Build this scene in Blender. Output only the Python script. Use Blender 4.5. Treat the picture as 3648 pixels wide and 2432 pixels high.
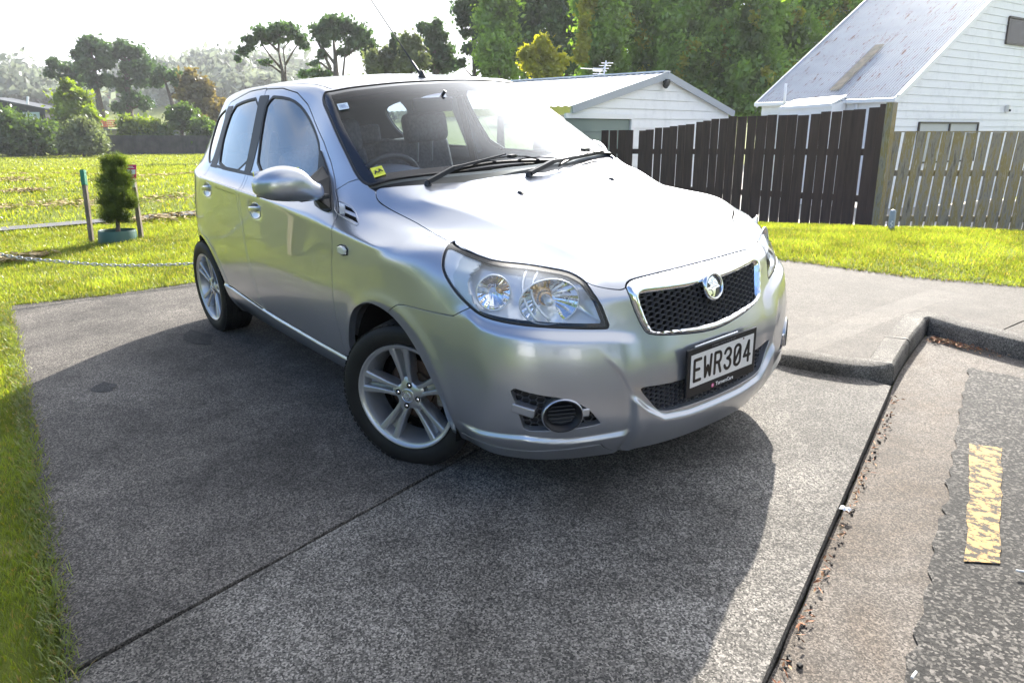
import bpy, bmesh, math, random
import numpy as np
from mathutils import Matrix, Vector, noise
from mathutils.bvhtree import BVHTree

for _o in list(bpy.data.objects):
    bpy.data.objects.remove(_o, do_unlink=True)
SC = bpy.context.scene
COL = SC.collection
rnd = random.Random(7)
rad = math.radians

# ------------------------------------------------------------ camera
CAM = np.array([2.555487, -2.257333, 1.217781])
RW = np.array([0.605478, 0.795858, -0.002528]); UW = np.array([-0.205848, 0.159673, 0.965469]); FW = np.array([-0.76878, 0.58405, -0.260505])
cam = bpy.data.objects.new('camera', bpy.data.cameras.new('camera')); COL.objects.link(cam); SC.camera = cam
cam.data.sensor_width = 36; cam.data.lens = 2773.178/3648*36; cam.data.clip_start = 0.05; cam.data.clip_end = 3000
cam.matrix_world = Matrix([[RW[k], UW[k], -FW[k], CAM[k]] for k in range(3)] + [[0, 0, 0, 1]])
cam.data.dof.use_dof = False

# ------------------------------------------------------------ world, sun, exposure
SUN = Vector((-0.4705, 0.7243, 0.5041)).normalized()
elev = math.asin(SUN.z); az = math.atan2(SUN.y, SUN.x)
w = bpy.data.worlds.new('World'); SC.world = w; w.use_nodes = True
nt = w.node_tree; N = nt.nodes; L = nt.links
bg = N['Background']; bg.inputs[1].default_value = 0.056
sky = N.new('ShaderNodeTexSky'); sky.sky_type = 'NISHITA'; sky.sun_disc = False
sky.sun_elevation = elev; sky.sun_rotation = math.pi/2 - az; sky.air_density = 1.0; sky.dust_density = 1.2; sky.ozone_density = 1.5
tc = N.new('ShaderNodeTexCoord')
dot = N.new('ShaderNodeVectorMath'); dot.operation = 'DOT_PRODUCT'; L.new(tc.outputs['Generated'], dot.inputs[0]); dot.inputs[1].default_value = SUN
def wm(op, a, b=None, clamp=False):
    n = N.new('ShaderNodeMath'); n.operation = op; n.use_clamp = clamp
    for k, x in enumerate((a, b)):
        if x is None: continue
        if isinstance(x, (int, float)): n.inputs[k].default_value = x
        else: L.new(x, n.inputs[k])
    return n.outputs[0]
pos = wm('MAXIMUM', dot.outputs['Value'], 0.0)
glow = wm('ADD', wm('MULTIPLY', wm('POWER', pos, 18.0), 7.5), wm('MULTIPLY', wm('POWER', pos, 70.0), 14.0))   # bright thin cloud round the sun
sep = N.new('ShaderNodeSeparateXYZ'); L.new(tc.outputs['Generated'], sep.inputs[0])
zz = wm('ADD', wm('MAXIMUM', sep.outputs[2], 0.0), 0.12)
cmb = N.new('ShaderNodeCombineXYZ'); L.new(wm('DIVIDE', sep.outputs[0], zz), cmb.inputs[0]); L.new(wm('DIVIDE', sep.outputs[1], zz), cmb.inputs[1])
cn = N.new('ShaderNodeTexNoise'); cn.inputs['Scale'].default_value = 0.42; cn.inputs['Detail'].default_value = 7; cn.inputs['Roughness'].default_value = 0.56
coff = N.new('ShaderNodeVectorMath'); coff.operation = 'ADD'; coff.inputs[1].default_value = (7.0, 1.0, 3.0); L.new(cmb.outputs[0], coff.inputs[0]); L.new(coff.outputs[0], cn.inputs['Vector'])
cr = N.new('ShaderNodeMapRange'); cr.inputs['From Min'].default_value = 0.60; cr.inputs['From Max'].default_value = 0.73
L.new(wm('ADD', wm('ADD', cn.outputs['Fac'], wm('MULTIPLY', wm('POWER', wm('MAXIMUM', wm('ADD', wm('MULTIPLY', dot.outputs['Value'], 0.5), 0.5), 0.0), 3.0), 0.52)), wm('MULTIPLY', wm('POWER', wm('SUBTRACT', 1.0, wm('MAXIMUM', sep.outputs[2], 0.0), True), 14.0), 0.30)), cr.inputs['Value'])
sb = N.new('ShaderNodeVectorMath'); sb.operation = 'MULTIPLY'; sb.inputs[1].default_value = (1.25, 1.45, 1.75); L.new(sky.outputs[0], sb.inputs[0]); cc = N.new('ShaderNodeMix'); cc.data_type = 'RGBA'; L.new(cr.outputs[0], cc.inputs[0]); L.new(sb.outputs[0], cc.inputs[6])
cb = N.new('ShaderNodeVectorMath'); cb.operation = 'SCALE'; cb.inputs[0].default_value = (7.6, 7.8, 8.2)
L.new(wm('ADD', glow, 1.0), cb.inputs['Scale']); L.new(cb.outputs[0], cc.inputs[7]); L.new(cc.outputs[2], bg.inputs[0])
sun = bpy.data.objects.new('sun', bpy.data.lights.new('sun', 'SUN')); COL.objects.link(sun)
sun.data.energy = 5.0; sun.data.angle = rad(0.53); sun.data.color = (1.0, 0.93, 0.82)
sun.rotation_euler = SUN.to_track_quat('Z', 'Y').to_euler()
SC.view_settings.view_transform = 'Standard'; SC.view_settings.look = 'None'; SC.view_settings.gamma = 1.0
SC.view_settings.exposure = 1.66
SC.render.engine = 'CYCLES'
SC.cycles.max_bounces = 8; SC.cycles.transparent_max_bounces = 16
SC.cycles.sample_clamp_indirect = 8.0

# ------------------------------------------------------------ helpers
def put(name, me, mat=None, parent=None, label=None, cat=None, group=None, kind=None, loc=None, rot=None):
    o = bpy.data.objects.new(name, me); COL.objects.link(o)
    if mat is not None and me is not None and len(me.materials) == 0: me.materials.append(mat)
    if parent: o.parent = parent
    if loc is not None: o.location = loc
    if rot is not None: o.rotation_euler = rot
    if label: o['label'] = label
    if cat: o['category'] = cat
    if group: o['group'] = group
    if kind: o['kind'] = kind
    return o
def mesh(V, F, smooth=False, normals=None):
    me = bpy.data.meshes.new('m'); me.from_pydata([tuple(map(float, v)) for v in V], [], [tuple(map(int, f)) for f in F]); me.update()
    if smooth or normals is not None:
        me.polygons.foreach_set('use_smooth', [True]*len(me.polygons))
    if normals is not None:
        me.normals_split_custom_set_from_vertices([tuple(n) for n in normals])
    return me
class MB:
    """collects simple solids into one mesh"""
    def __init__(s): s.V = []; s.F = []
    def add(s, V, F):
        n = len(s.V); s.V += [tuple(v) for v in V]; s.F += [tuple(a+n for a in f) for f in F]; return s
    def box(s, c, d, M=None):
        x, y, z = [q/2 for q in d]
        P = [Vector((a*x, b*y, e*z)) for a in (-1, 1) for b in (-1, 1) for e in (-1, 1)]
        if M is not None: P = [M @ p for p in P]
        P = [p+Vector(c) for p in P]
        return s.add(P, [(0, 1, 3, 2), (4, 6, 7, 5), (0, 4, 5, 1), (2, 3, 7, 6), (0, 2, 6, 4), (1, 5, 7, 3)])
    def bar(s, a, b, wd, h, up=(0, 0, 1)):
        a = Vector(a); b = Vector(b); d = (b-a); l = d.length; d.normalize(); u = Vector(up); r = d.cross(u).normalized(); u = r.cross(d)
        P = []
        for t in (a, b):
            for i, j in ((-1, -1), (1, -1), (1, 1), (-1, 1)): P.append(t+r*i*wd/2+u*j*h/2)
        return s.add(P, [(0, 1, 2, 3), (7, 6, 5, 4), (0, 4, 5, 1), (1, 5, 6, 2), (2, 6, 7, 3), (3, 7, 4, 0)])
    def tube(s, pts, r, n=8, cap=True, closed=False):
        pts = [Vector(p) for p in pts]; rs = r if isinstance(r, (list, tuple)) else [r]*len(pts)
        m = len(pts); V = []; F = []; u = None
        for i, p in enumerate(pts):
            if closed: t = (pts[(i+1) % m]-pts[i-1]).normalized()
            else: t = (pts[min(i+1, m-1)]-pts[max(i-1, 0)]).normalized()
            if u is None: u = t.cross(Vector((0, 0, 1)) if abs(t.z) < .9 else Vector((1, 0, 0))).normalized()
            u = (u-t*u.dot(t)).normalized(); v = t.cross(u)
            for k in range(n):
                a = 2*math.pi*k/n; V.append(p+(u*math.cos(a)+v*math.sin(a))*rs[i])
        for i in range(m if closed else m-1):
            j = (i+1) % m
            for k in range(n): F.append((i*n+k, i*n+(k+1) % n, j*n+(k+1) % n, j*n+k))
        if cap and not closed: F.append(tuple(reversed(range(n)))); F.append(tuple((m-1)*n+k for k in range(n)))
        return s.add(V, F)
    def lathe(s, prof, n, M=None, a0=0, a1=2*math.pi, closed=False):
        """profile of (radius, height) about local z"""
        V = []; F = []; m = len(prof); full = abs(a1-a0-2*math.pi) < 1e-6; k2 = n if full else n+1
        for k in range(k2):
            a = a0+(a1-a0)*k/n
            for r, h in prof:
                p = Vector((r*math.cos(a), r*math.sin(a), h)); V.append(M @ p if M is not None else p)
        for k in range(n):
            q = (k+1) % k2
            for i in range(m if closed else m-1):
                j = (i+1) % m
                F.append((k*m+i, q*m+i, q*m+j, k*m+j))
        return s.add(V, F)
    def prism(s, poly, z0, z1, M=None):
        n = len(poly); V = [Vector((x, y, z)) for z in (z0, z1) for x, y in poly]
        if M is not None: V = [M @ v for v in V]
        return s.add(V, [tuple(reversed(range(n))), tuple(range(n, 2*n))]+[(i, (i+1) % n, n+(i+1) % n, n+i) for i in range(n)])
    def mesh(s, smooth=False, autosmooth=None):
        me = mesh(s.V, s.F, smooth)
        if autosmooth is not None: me.polygons.foreach_set('use_smooth', [True]*len(me.polygons)); me.set_sharp_from_angle(angle=rad(autosmooth))
        return me
    def put(s, name, mat, parent=None, smooth=False, auto=None, **k): return put(name, s.mesh(smooth, auto), mat, parent, **k)
def bevel(me, w_, seg=2, ang=40):
    bm = bmesh.new(); bm.from_mesh(me); bmesh.ops.remove_doubles(bm, verts=bm.verts, dist=1e-5)
    es = [e for e in bm.edges if len(e.link_faces) == 2 and e.calc_face_angle(0) > rad(ang)]
    bmesh.ops.bevel(bm, geom=es, offset=w_, segments=seg, affect='EDGES', profile=.6)
    bm.to_mesh(me); bm.free(); return me
def fr(o, x, y, z=None):
    """matrix from origin and axes"""
    x = Vector(x).normalized(); y = Vector(y); z = x.cross(y).normalized(); y = z.cross(x)
    return Matrix([[x[k], y[k], z[k], o[k]] for k in range(3)]+[[0, 0, 0, 1]])

def chaikin(P, it=2, closed=True, w_=.25):
    P = [np.array(p, float) for p in P]
    for _ in range(it):
        Q = []
        n = len(P)
        for i in range(n if closed else n-1):
            a, b = P[i], P[(i+1) % n]; Q += [a*(1-w_)+b*w_, a*w_+b*(1-w_)]
        if not closed: Q = [P[0]]+Q+[P[-1]]
        P = Q
    return np.array(P)
def sdf(P, uv):
    """signed distance of uv (N,2) to polygon P, negative inside"""
    d2 = np.full(len(uv), 1e9); ins = np.zeros(len(uv), bool); n = len(P)
    for i in range(n):
        a = P[i]; b = P[(i+1) % n]; e = b-a; w_ = uv-a
        t = np.clip((w_ @ e)/max(e @ e, 1e-12), 0, 1); q = w_-t[:, None]*e; d2 = np.minimum(d2, (q*q).sum(1))
        c1 = (a[1] <= uv[:, 1]) != (b[1] <= uv[:, 1])
        with np.errstate(divide='ignore', invalid='ignore'):
            xi = a[0]+(uv[:, 1]-a[1])/(b[1]-a[1])*e[0]
        ins ^= c1 & (uv[:, 0] < xi)
    d = np.sqrt(d2); return np.where(ins, -d, d)
def line_side(P, uv):
    """signed distance to an open polyline: positive on its left"""
    best = np.full(len(uv), 1e9); sg = np.zeros(len(uv))
    for i in range(len(P)-1):
        a = P[i]; b = P[i+1]; e = b-a; w_ = uv-a; t = np.clip((w_ @ e)/(e @ e), 0, 1); q = w_-t[:, None]*e; d = (q*q).sum(1)
        cr_ = e[0]*w_[:, 1]-e[1]*w_[:, 0]; m_ = d < best-1e-9; best = np.where(m_, d, best); sg = np.where(m_, np.sign(cr_), sg)
    return np.sqrt(best)*sg
def sst(x): x = np.clip(x, 0, 1); return x*x*(3-2*x)

# ------------------------------------------------------------ materials
def mat(name, col, rough=.6, metal=0., coat=0., spec=.5, coatr=.03):
    m = bpy.data.materials.new(name); m.use_nodes = True; b = m.node_tree.nodes['Principled BSDF']
    b.inputs['Base Color'].default_value = (*col, 1); b.inputs['Roughness'].default_value = rough; b.inputs['Metallic'].default_value = metal
    b.inputs['Coat Weight'].default_value = coat; b.inputs['Coat Roughness'].default_value = coatr; b.inputs['Specular IOR Level'].default_value = spec
    return m
def nd(m, t, **k):
    n = m.node_tree.nodes.new(t)
    for a, v in k.items():
        if a.startswith('i_'):
            key = a[2:].replace('_', ' '); n.inputs[int(key) if key.isdigit() else key].default_value = v
        else: setattr(n, a, v)
    return n
def lk(m, a, b): m.node_tree.links.new(a, b)
def noise_col(m, stops, scale=5., detail=4., rough=.6, coord='Object', stretch=None, bump=0., bscale=None, bdist=.01, w_=0):
    """colour ramp over noise + bump"""
    b = m.node_tree.nodes['Principled BSDF']; t = nd(m, 'ShaderNodeTexCoord'); src = t.outputs[coord]
    if stretch:
        mp = nd(m, 'ShaderNodeMapping'); mp.inputs['Scale'].default_value = stretch; lk(m, src, mp.inputs[0]); src = mp.outputs[0]
    n = nd(m, 'ShaderNodeTexNoise', i_Scale=scale, i_Detail=detail, i_Roughness=rough); lk(m, src, n.inputs['Vector'])
    r = nd(m, 'ShaderNodeValToRGB'); e = r.color_ramp.elements
    while len(e) < len(stops): e.new(.5)
    for k, (p, c) in enumerate(stops): e[k].position = p; e[k].color = (*c, 1)
    lk(m, n.outputs['Fac'], r.inputs[0]); lk(m, r.outputs[0], b.inputs['Base Color'])
    if bump:
        n2 = nd(m, 'ShaderNodeTexNoise', i_Scale=bscale or scale*3, i_Detail=6., i_Roughness=.65); lk(m, src, n2.inputs['Vector'])
        bp = nd(m, 'ShaderNodeBump', i_Strength=bump, i_Distance=bdist); lk(m, n2.outputs['Fac'], bp.inputs['Height']); lk(m, bp.outputs[0], b.inputs['Normal'])
    return m, r, src
def mixc(m, fac, a, b_, mode='MIX'):
    n = nd(m, 'ShaderNodeMix', data_type='RGBA', blend_type=mode)
    for k, x in ((0, fac), (6, a), (7, b_)):
        if isinstance(x, tuple): n.inputs[k].default_value = (*x, 1) if len(x) == 3 else x
        elif isinstance(x, (int, float)): n.inputs[k].default_value = x
        else: lk(m, x, n.inputs[k])
    return n.outputs[2]
def glassy(name, tint, refl=1.0, rough=0.0, ior=1.5):
    """thin single-sheet glass: tinted see-through plus mirror reflection"""
    m = bpy.data.materials.new(name); m.use_nodes = True; t = m.node_tree; t.nodes.clear()
    o = t.nodes.new('ShaderNodeOutputMaterial'); tr = t.nodes.new('ShaderNodeBsdfTransparent'); tr.inputs[0].default_value = (*tint, 1)
    g = t.nodes.new('ShaderNodeBsdfGlossy'); g.inputs['Roughness'].default_value = rough
    f = t.nodes.new('ShaderNodeFresnel'); ge = t.nodes.new('ShaderNodeNewGeometry'); im = t.nodes.new('ShaderNodeMapRange'); im.inputs['To Min'].default_value = ior; im.inputs['To Max'].default_value = 1/ior; t.links.new(ge.outputs['Backfacing'], im.inputs['Value']); t.links.new(im.outputs[0], f.inputs[0])
    mm = t.nodes.new('ShaderNodeMath'); mm.operation = 'MULTIPLY'; mm.inputs[1].default_value = refl; mm.use_clamp = True
    mx = t.nodes.new('ShaderNodeMixShader'); t.links.new(f.outputs[0], mm.inputs[0]); t.links.new(mm.outputs[0], mx.inputs[0])
    t.links.new(tr.outputs[0], mx.inputs[1]); t.links.new(g.outputs[0], mx.inputs[2]); t.links.new(mx.outputs[0], o.inputs[0]); return m

M_paint = mat('silver_paint', (.45, .47, .525), .29, .78, 1.0, .5, .006); M_paint.node_tree.nodes['Principled BSDF'].inputs['Coat IOR'].default_value = 1.62
_t = nd(M_paint, 'ShaderNodeTexCoord'); _v = nd(M_paint, 'ShaderNodeTexVoronoi', i_Scale=1400.)
lk(M_paint, _t.outputs['Object'], _v.inputs['Vector']); _b = nd(M_paint, 'ShaderNodeBump', i_Strength=.05, i_Distance=.001)
lk(M_paint, _v.outputs['Color'], _b.inputs['Height']); lk(M_paint, _b.outputs[0], M_paint.node_tree.nodes['Principled BSDF'].inputs['Normal'])
M_black = mat('black_plastic', (.018, .018, .02), .45)
M_satin = mat('satin_dark_plastic', (.013, .013, .016), .42, spec=.35)
M_rubber = mat('rubber_seal', (.012, .012, .013), .5)
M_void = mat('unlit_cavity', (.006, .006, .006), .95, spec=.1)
M_chrome = mat('chrome', (.86, .87, .89), .05, 1.0)
M_alloy = mat('alloy_silver', (.52, .53, .55), .32, .75, .6, .5, .08)
M_tyre = noise_col(mat('tyre_rubber', (.02, .02, .022), .62, spec=.35), [(.3, (.006, .006, .0065)), (.75, (.014, .0135, .013))], 9., 5., .7)[0]
M_frit = mat('black_glass_border', (.008, .008, .012), .06, spec=.6)
M_glass = glassy('window_glass', (.66, .74, .76), 2.6, 0., 1.55)
M_lens = glassy('headlight_lens', (.93, .95, .97), 1.3, 0.01, 1.5)
M_trim = mat('interior_grey', (.26, .275, .30), .8)
M_seat = noise_col(mat('seat_cloth', (.03, .032, .038), .85), [(.35, (.07, .076, .09)), (.7, (.125, .135, .155))], 60., 3.)[0]
M_dash = mat('dash_plastic', (.11, .12, .145), .6)
M_liner = mat('head_lining', (.34, .35, .36), .9)
# ============================================================ ground
FPX = 2773.178/1.551      # focal length in the units of the 2352 px wide survey of the photograph
def ray_(u, v): return FW+RW*((u-1176)/FPX)-UW*((v-784)/FPX)
def at(u, v, Z):
    """point seen at survey position (u, v), Z metres deep"""
    return Vector(CAM+ray_(u, v)*Z)
def hgt(v, Z): return at(1176, v, Z).z
def plane_p(x, y): return -.015638*x+.068264*y
def sm1(x): x = min(max(x, 0.), 1.); return x*x*(3-2*x)
FA = Vector((-2.168, 4.556, 0)); 
def terrain(x, y):
    p = plane_p(x, y)
    if p > .235: p = .235+.05*(1-math.exp(-(p-.235)/.05))
    if p < -.2: p = -.2-.1*(1-math.exp((p+.2)/.1))
    d = math.hypot(x+2, y)
    if d > 11: p -= 1.22*sm1((d-11)/45)
    # lower ground behind the fences
    b = (x-FA.x)*-0.560+(y-FA.y)*0.829-.1
    p -= (.50*min(max(b/2.8, 0.), 1.)**1.3+.45*sm1((b-2.8)/5.0))*sm1((y-2)/2)*sm1((x+16)/6)
    # far hills
    if d > 150: p += 26*sm1((d-150)/260)*(.75+.35*math.sin(math.atan2(y, x)*9+1)+.15*math.sin(math.atan2(y, x)*23))
    return p
def tsurf(u, v, h=0.):
    """where the sight line meets the terrain"""
    d = ray_(u, v); t0 = .5; 
    for k in range(1, 900):
        t1 = t0*1.012; P = CAM+d*t1
        if P[2] < terrain(P[0], P[1])+h:
            for _ in range(20):
                m_ = (t0+t1)/2; P = CAM+d*m_
                if P[2] < terrain(P[0], P[1])+h: t1 = m_
                else: t0 = m_
            return Vector(CAM+d*t1)
        t0 = t1
    return None
def polar_sheet(rs, na, z0=0.):
    V = []; F = []
    for r in rs:
        for k in range(na):
            a = 2*math.pi*k/na; x, y = -1+r*math.cos(a), r*math.sin(a); V.append((x, y, terrain(x, y)+z0))
    for i in range(len(rs)-1):
        for k in range(na): F.append((i*na+k, (i+1)*na+k, (i+1)*na+(k+1) % na, i*na+(k+1) % na))
    return V, F
rs = [0.01]+[.25*k for k in range(1, 60)]+[15*1.09**k for k in range(1, 52)]
V, F = polar_sheet(rs, 180)
PAVED = [(-4.25, -1.78), (-3.85, -.40), (-1.4, 2.9), (.6, 3.3), (3.4, 4.0), (9, 4), (9, -4.6), (.7, -4.3), (.55, -2.3), (-.31, -2.0)]
_xy = np.array([v[:2] for v in V]); _d = sdf(np.array(PAVED, float), _xy)
V = [(v[0], v[1], v[2]-.10*sm1((.12-d_)/.3)) for v, d_ in zip(V, _d)]
M_lawn = mat('lawn_ground', (.14, .22, .035), .9, spec=.1)
noise_col(M_lawn, [(.30, (.10, .125, .022)), (.5, (.135, .165, .030)), (.72, (.18, .20, .045))], .9, 8., .62, bump=.6, bscale=60., bdist=.03)
_b = M_lawn.node_tree.nodes['Principled BSDF']; _t = nd(M_lawn, 'ShaderNodeTexCoord'); _m = nd(M_lawn, 'ShaderNodeMapping'); _m.inputs['Scale'].default_value = (.9, .16, 1); _m.inputs['Rotation'].default_value = (0, 0, rad(-72)); lk(M_lawn, _t.outputs['Object'], _m.inputs[0])
_n = nd(M_lawn, 'ShaderNodeTexNoise', i_Scale=1.3, i_Detail=7., i_Roughness=.7); lk(M_lawn, _m.outputs[0], _n.inputs['Vector']); _r = nd(M_lawn, 'ShaderNodeMapRange'); _r.inputs['From Min'].default_value = .60; _r.inputs['From Max'].default_value = .70; lk(M_lawn, _n.outputs['Fac'], _r.inputs['Value'])
_s = _b.inputs['Base Color'].links[0].from_socket; lk(M_lawn, mixc(M_lawn, _r.outputs[0], _s, (.36, .30, .13)), _b.inputs['Base Color'])
put('field_ground', mesh(V, F, True), M_lawn, kind='structure')

def speckle(name, dark, mid, light, sc, stain=(.5, .5, .5), rough=.85, bumpd=.004, mott=.5):
    """exposed-aggregate surface: stones of different greys with relief, plus broad weather stains"""
    m = mat(name, mid, rough, spec=.35); b = m.node_tree.nodes['Principled BSDF']; t = nd(m, 'ShaderNodeTexCoord')
    v = nd(m, 'ShaderNodeTexVoronoi', i_Scale=sc); lk(m, t.outputs['Object'], v.inputs['Vector'])
    sx = nd(m, 'ShaderNodeSeparateColor'); lk(m, v.outputs['Color'], sx.inputs[0])
    n2 = nd(m, 'ShaderNodeTexNoise', i_Scale=sc*.55, i_Detail=5., i_Roughness=.7); lk(m, t.outputs['Object'], n2.inputs['Vector'])
    ad = nd(m, 'ShaderNodeMath', operation='ADD'); lk(m, sx.outputs[0], ad.inputs[0]); lk(m, n2.outputs['Fac'], ad.inputs[1])
    ml = nd(m, 'ShaderNodeMath', operation='MULTIPLY'); ml.inputs[1].default_value = .5; lk(m, ad.outputs[0], ml.inputs[0])
    r = nd(m, 'ShaderNodeValToRGB'); e = r.color_ramp.elements; e.new(.5); e[0].position = .24; e[0].color = (*dark, 1); e[1].position = .52; e[1].color = (*mid, 1); e[2].position = .82; e[2].color = (*light, 1); lk(m, ml.outputs[0], r.inputs[0])
    n3 = nd(m, 'ShaderNodeTexNoise', i_Scale=1.6, i_Detail=9., i_Roughness=.68, i_Distortion=.6); lk(m, t.outputs['Object'], n3.inputs['Vector'])
    r3 = nd(m, 'ShaderNodeValToRGB'); e = r3.color_ramp.elements; e[0].position = .36; e[0].color = (*stain, 1); e[1].position = .62; e[1].color = (1, 1, 1, 1); lk(m, n3.outputs['Fac'], r3.inputs[0])
    c = mixc(m, 1.0, r.outputs[0], r3.outputs[0], 'MULTIPLY')
    n4 = nd(m, 'ShaderNodeTexNoise', i_Scale=.55, i_Detail=5., i_Roughness=.6, i_Distortion=1.2); lk(m, t.outputs['Object'], n4.inputs['Vector']); r4 = nd(m, 'ShaderNodeMapRange'); r4.inputs['From Min'].default_value = .35; r4.inputs['From Max'].default_value = .62; r4.inputs['To Min'].default_value = .62; r4.inputs['To Max'].default_value = 1.12; lk(m, n4.outputs['Fac'], r4.inputs['Value'])
    n5 = nd(m, 'ShaderNodeTexNoise', i_Scale=9., i_Detail=8., i_Roughness=.8); lk(m, t.outputs['Object'], n5.inputs['Vector']); r5 = nd(m, 'ShaderNodeMapRange'); r5.inputs['From Min'].default_value = .40; r5.inputs['From Max'].default_value = .60; r5.inputs['To Min'].default_value = .80; r5.inputs['To Max'].default_value = 1.12; lk(m, n5.outputs['Fac'], r5.inputs['Value'])
    m4 = nd(m, 'ShaderNodeMath', operation='MULTIPLY'); lk(m, r4.outputs[0], m4.inputs[0]); lk(m, r5.outputs[0], m4.inputs[1]); cv4 = nd(m, 'ShaderNodeCombineXYZ'); [lk(m, m4.outputs[0], cv4.inputs[k]) for k in range(3)]
    c = mixc(m, 1.0, c, cv4.outputs[0], 'MULTIPLY'); lk(m, c, b.inputs['Base Color'])
    bp = nd(m, 'ShaderNodeBump', i_Strength=.9, i_Distance=bumpd); lk(m, ml.outputs[0], bp.inputs['Height']); lk(m, bp.outputs[0], b.inputs['Normal'])
    m['col'] = 1
    return m, c
M_conc, _c = speckle('aggregate_concrete', (.034, .031, .027), (.128, .115, .10), (.34, .305, .268), 210., (.55, .55, .56))
M_conc2, _c2 = speckle('aggregate_concrete_dark', (.032, .030, .027), (.155, .144, .128), (.45, .415, .37), 210., (.50, .49, .48))
M_path, _c = speckle('footpath_concrete', (.030, .026, .021), (.082, .071, .059), (.185, .162, .136), 230., (.75, .73, .71))
M_kerb, _c = speckle('kerb_concrete', (.055, .051, .045), (.175, .162, .142), (.40, .37, .33), 260., (.40, .38, .34), bumpd=.006)
M_chan, _c = speckle('channel_concrete', (.045, .038, .032), (.13, .112, .095), (.29, .255, .22), 220., (.66, .56, .46))
M_road, _c = speckle('chip_seal_road', (.004, .004, .004), (.020, .0185, .017), (.24, .22, .195), 125., (.65, .65, .65), bumpd=.012)
def hp(x, y, h): return (x, y, terrain(x, y)+h)
def sheet(name, poly, h, mt, step=.18, hfun=None, label=None, kind='structure', parent=None, skirt=0., jag=0.):
    """flat polygon sheet gridded so that it follows the ground"""
    bm = bmesh.new(); 
    P = []
    for i in range(len(poly)):
        a = Vector(poly[i]).to_2d() if len(poly[i]) > 2 else Vector(poly[i]); b = Vector(poly[(i+1) % len(poly)]); n = max(1, int((b-a).length/step))
        for k in range(n):
            q = a.lerp(b, k/n); 
            if jag: q = q+Vector((rnd.uniform(-jag, jag), rnd.uniform(-jag, jag)))
            P.append(q)
    vs = [bm.verts.new((q.x, q.y, 0)) for q in P]; f = bm.faces.new(vs)
    x0, x1 = min(q.x for q in P), max(q.x for q in P); y0, y1 = min(q.y for q in P), max(q.y for q in P)
    st = step*2
    k = x0+st
    while k < x1: bmesh.ops.bisect_plane(bm, geom=bm.verts[:]+bm.edges[:]+bm.faces[:], plane_co=(k, 0, 0), plane_no=(1, 0, 0)); k += st
    k = y0+st
    while k < y1: bmesh.ops.bisect_plane(bm, geom=bm.verts[:]+bm.edges[:]+bm.faces[:], plane_co=(0, k, 0), plane_no=(0, 1, 0)); k += st
    if skirt:
        be = [e for e in bm.edges if len(e.link_faces) == 1]; r_ = bmesh.ops.extrude_edge_only(bm, edges=be)
        sk = [v for v in r_['geom'] if isinstance(v, bmesh.types.BMVert)]; ss = set(sk)
    else: ss = set()
    for v in bm.verts: v.co.z = terrain(v.co.x, v.co.y)+(hfun(v.co.x, v.co.y) if hfun else 0)+h-(skirt if v in ss else 0)
    bmesh.ops.recalc_face_normals(bm, faces=bm.faces)
    if sum(f.normal.z for f in bm.faces) < 0: bmesh.ops.reverse_faces(bm, faces=bm.faces)
    me = bpy.data.meshes.new('m'); bm.to_mesh(me); bm.free(); return put(name, me, mt, parent, kind=kind, label=label)
# drive: two slabs with a sawn joint between them (12 mm)
J0, J1 = Vector((.50, -2.20)), Vector((.18, -.82)); JD = (J1-J0).normalized(); JN = Vector((-JD.y, JD.x))
EG = lambda y: .88+(1.24-y)*.3725          # channel edge of the near slab
def jx(y): return J0.x+(y-J0.y)*JD.x/JD.y
drive = put('driveway', None, None, kind='structure')
slabA = [(-4.36, -1.83), (-3.4, -1.88), (-2.54, -1.93), (-1.4, -2.0), (-.31, -2.09), (.46, -2.13), (jx(-2.13)-.006, -2.15), (jx(1.02)-.006, 1.02), (-.9, 2.6), (-1.25, 3.02), (-2.0, 2.72), (-3.2, 2.0), (-3.72, .9), (-3.99, -.47), (-4.09, -1.16)]
sheet('concrete_slab', slabA, .012, M_conc, .12, parent=drive, skirt=.06, kind=None, jag=.006)
slabB = [(jx(-4.2)+.006, -4.2), (EG(-4.2), -4.2), (EG(1.20), 1.20), (.70, 1.20), (.44, 1.14), (.16, 1.06), (jx(1.02)+.006, 1.02)]
sheet('concrete_slab', slabB, .011, M_conc2, .12, parent=drive, skirt=.06, kind=None)
M_oil, _c = speckle('oily_concrete', (.018, .018, .018), (.058, .056, .054), (.15, .145, .14), 210., (.55, .55, .55))
for (u, v, ra, rb) in ((240, 895, .085, .055), (455, 780, .20, .07)):
    P = tsurf(u, v); sheet('oil_stain', [(P.x+ra*math.cos(k*.42)*(1+.18*math.sin(k*2.1)), P.y+rb*math.sin(k*.42)*(1+.2*math.cos(k*1.7))) for k in range(15)], .0145, M_oil, .02, kind=None, parent=drive)
# raised footpath beyond the kerb
def foot_h(x, y): return .052*sm1((x-.12)/.35)*(1-sm1((y-2.25)/1.0))
slabC = [(-.01-.9, 2.62), (jx(1.02)+.0, 1.03), (.16, 1.075), (.43, 1.155), (.66, 1.215), (.735, 1.25), (.62, 1.62), (.53, 1.93), (.50, 2.12), (.56, 2.24), (1.05, 2.10), (1.9, 2.05), (3.2, 2.0), (4.6, 2.0), (4.6, 4.6), (2.4, 3.95), (.61, 3.43), (-.01, 3.23), (-.55, 3.17), (-1.02, 3.13), (-1.22, 3.03)]
foot = put('footpath', None, None, kind='structure')
def clipx(P, x, side):
    out = []
    for i in range(len(P)):
        a, b = P[i], P[(i+1) % len(P)]; ia = (a[0]-x)*side < 0; ib = (b[0]-x)*side < 0
        if ia: out.append(a)
        if ia != ib: t = (x-a[0])/(b[0]-a[0]); out.append((x, a[1]+(b[1]-a[1])*t))
    return out
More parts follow.
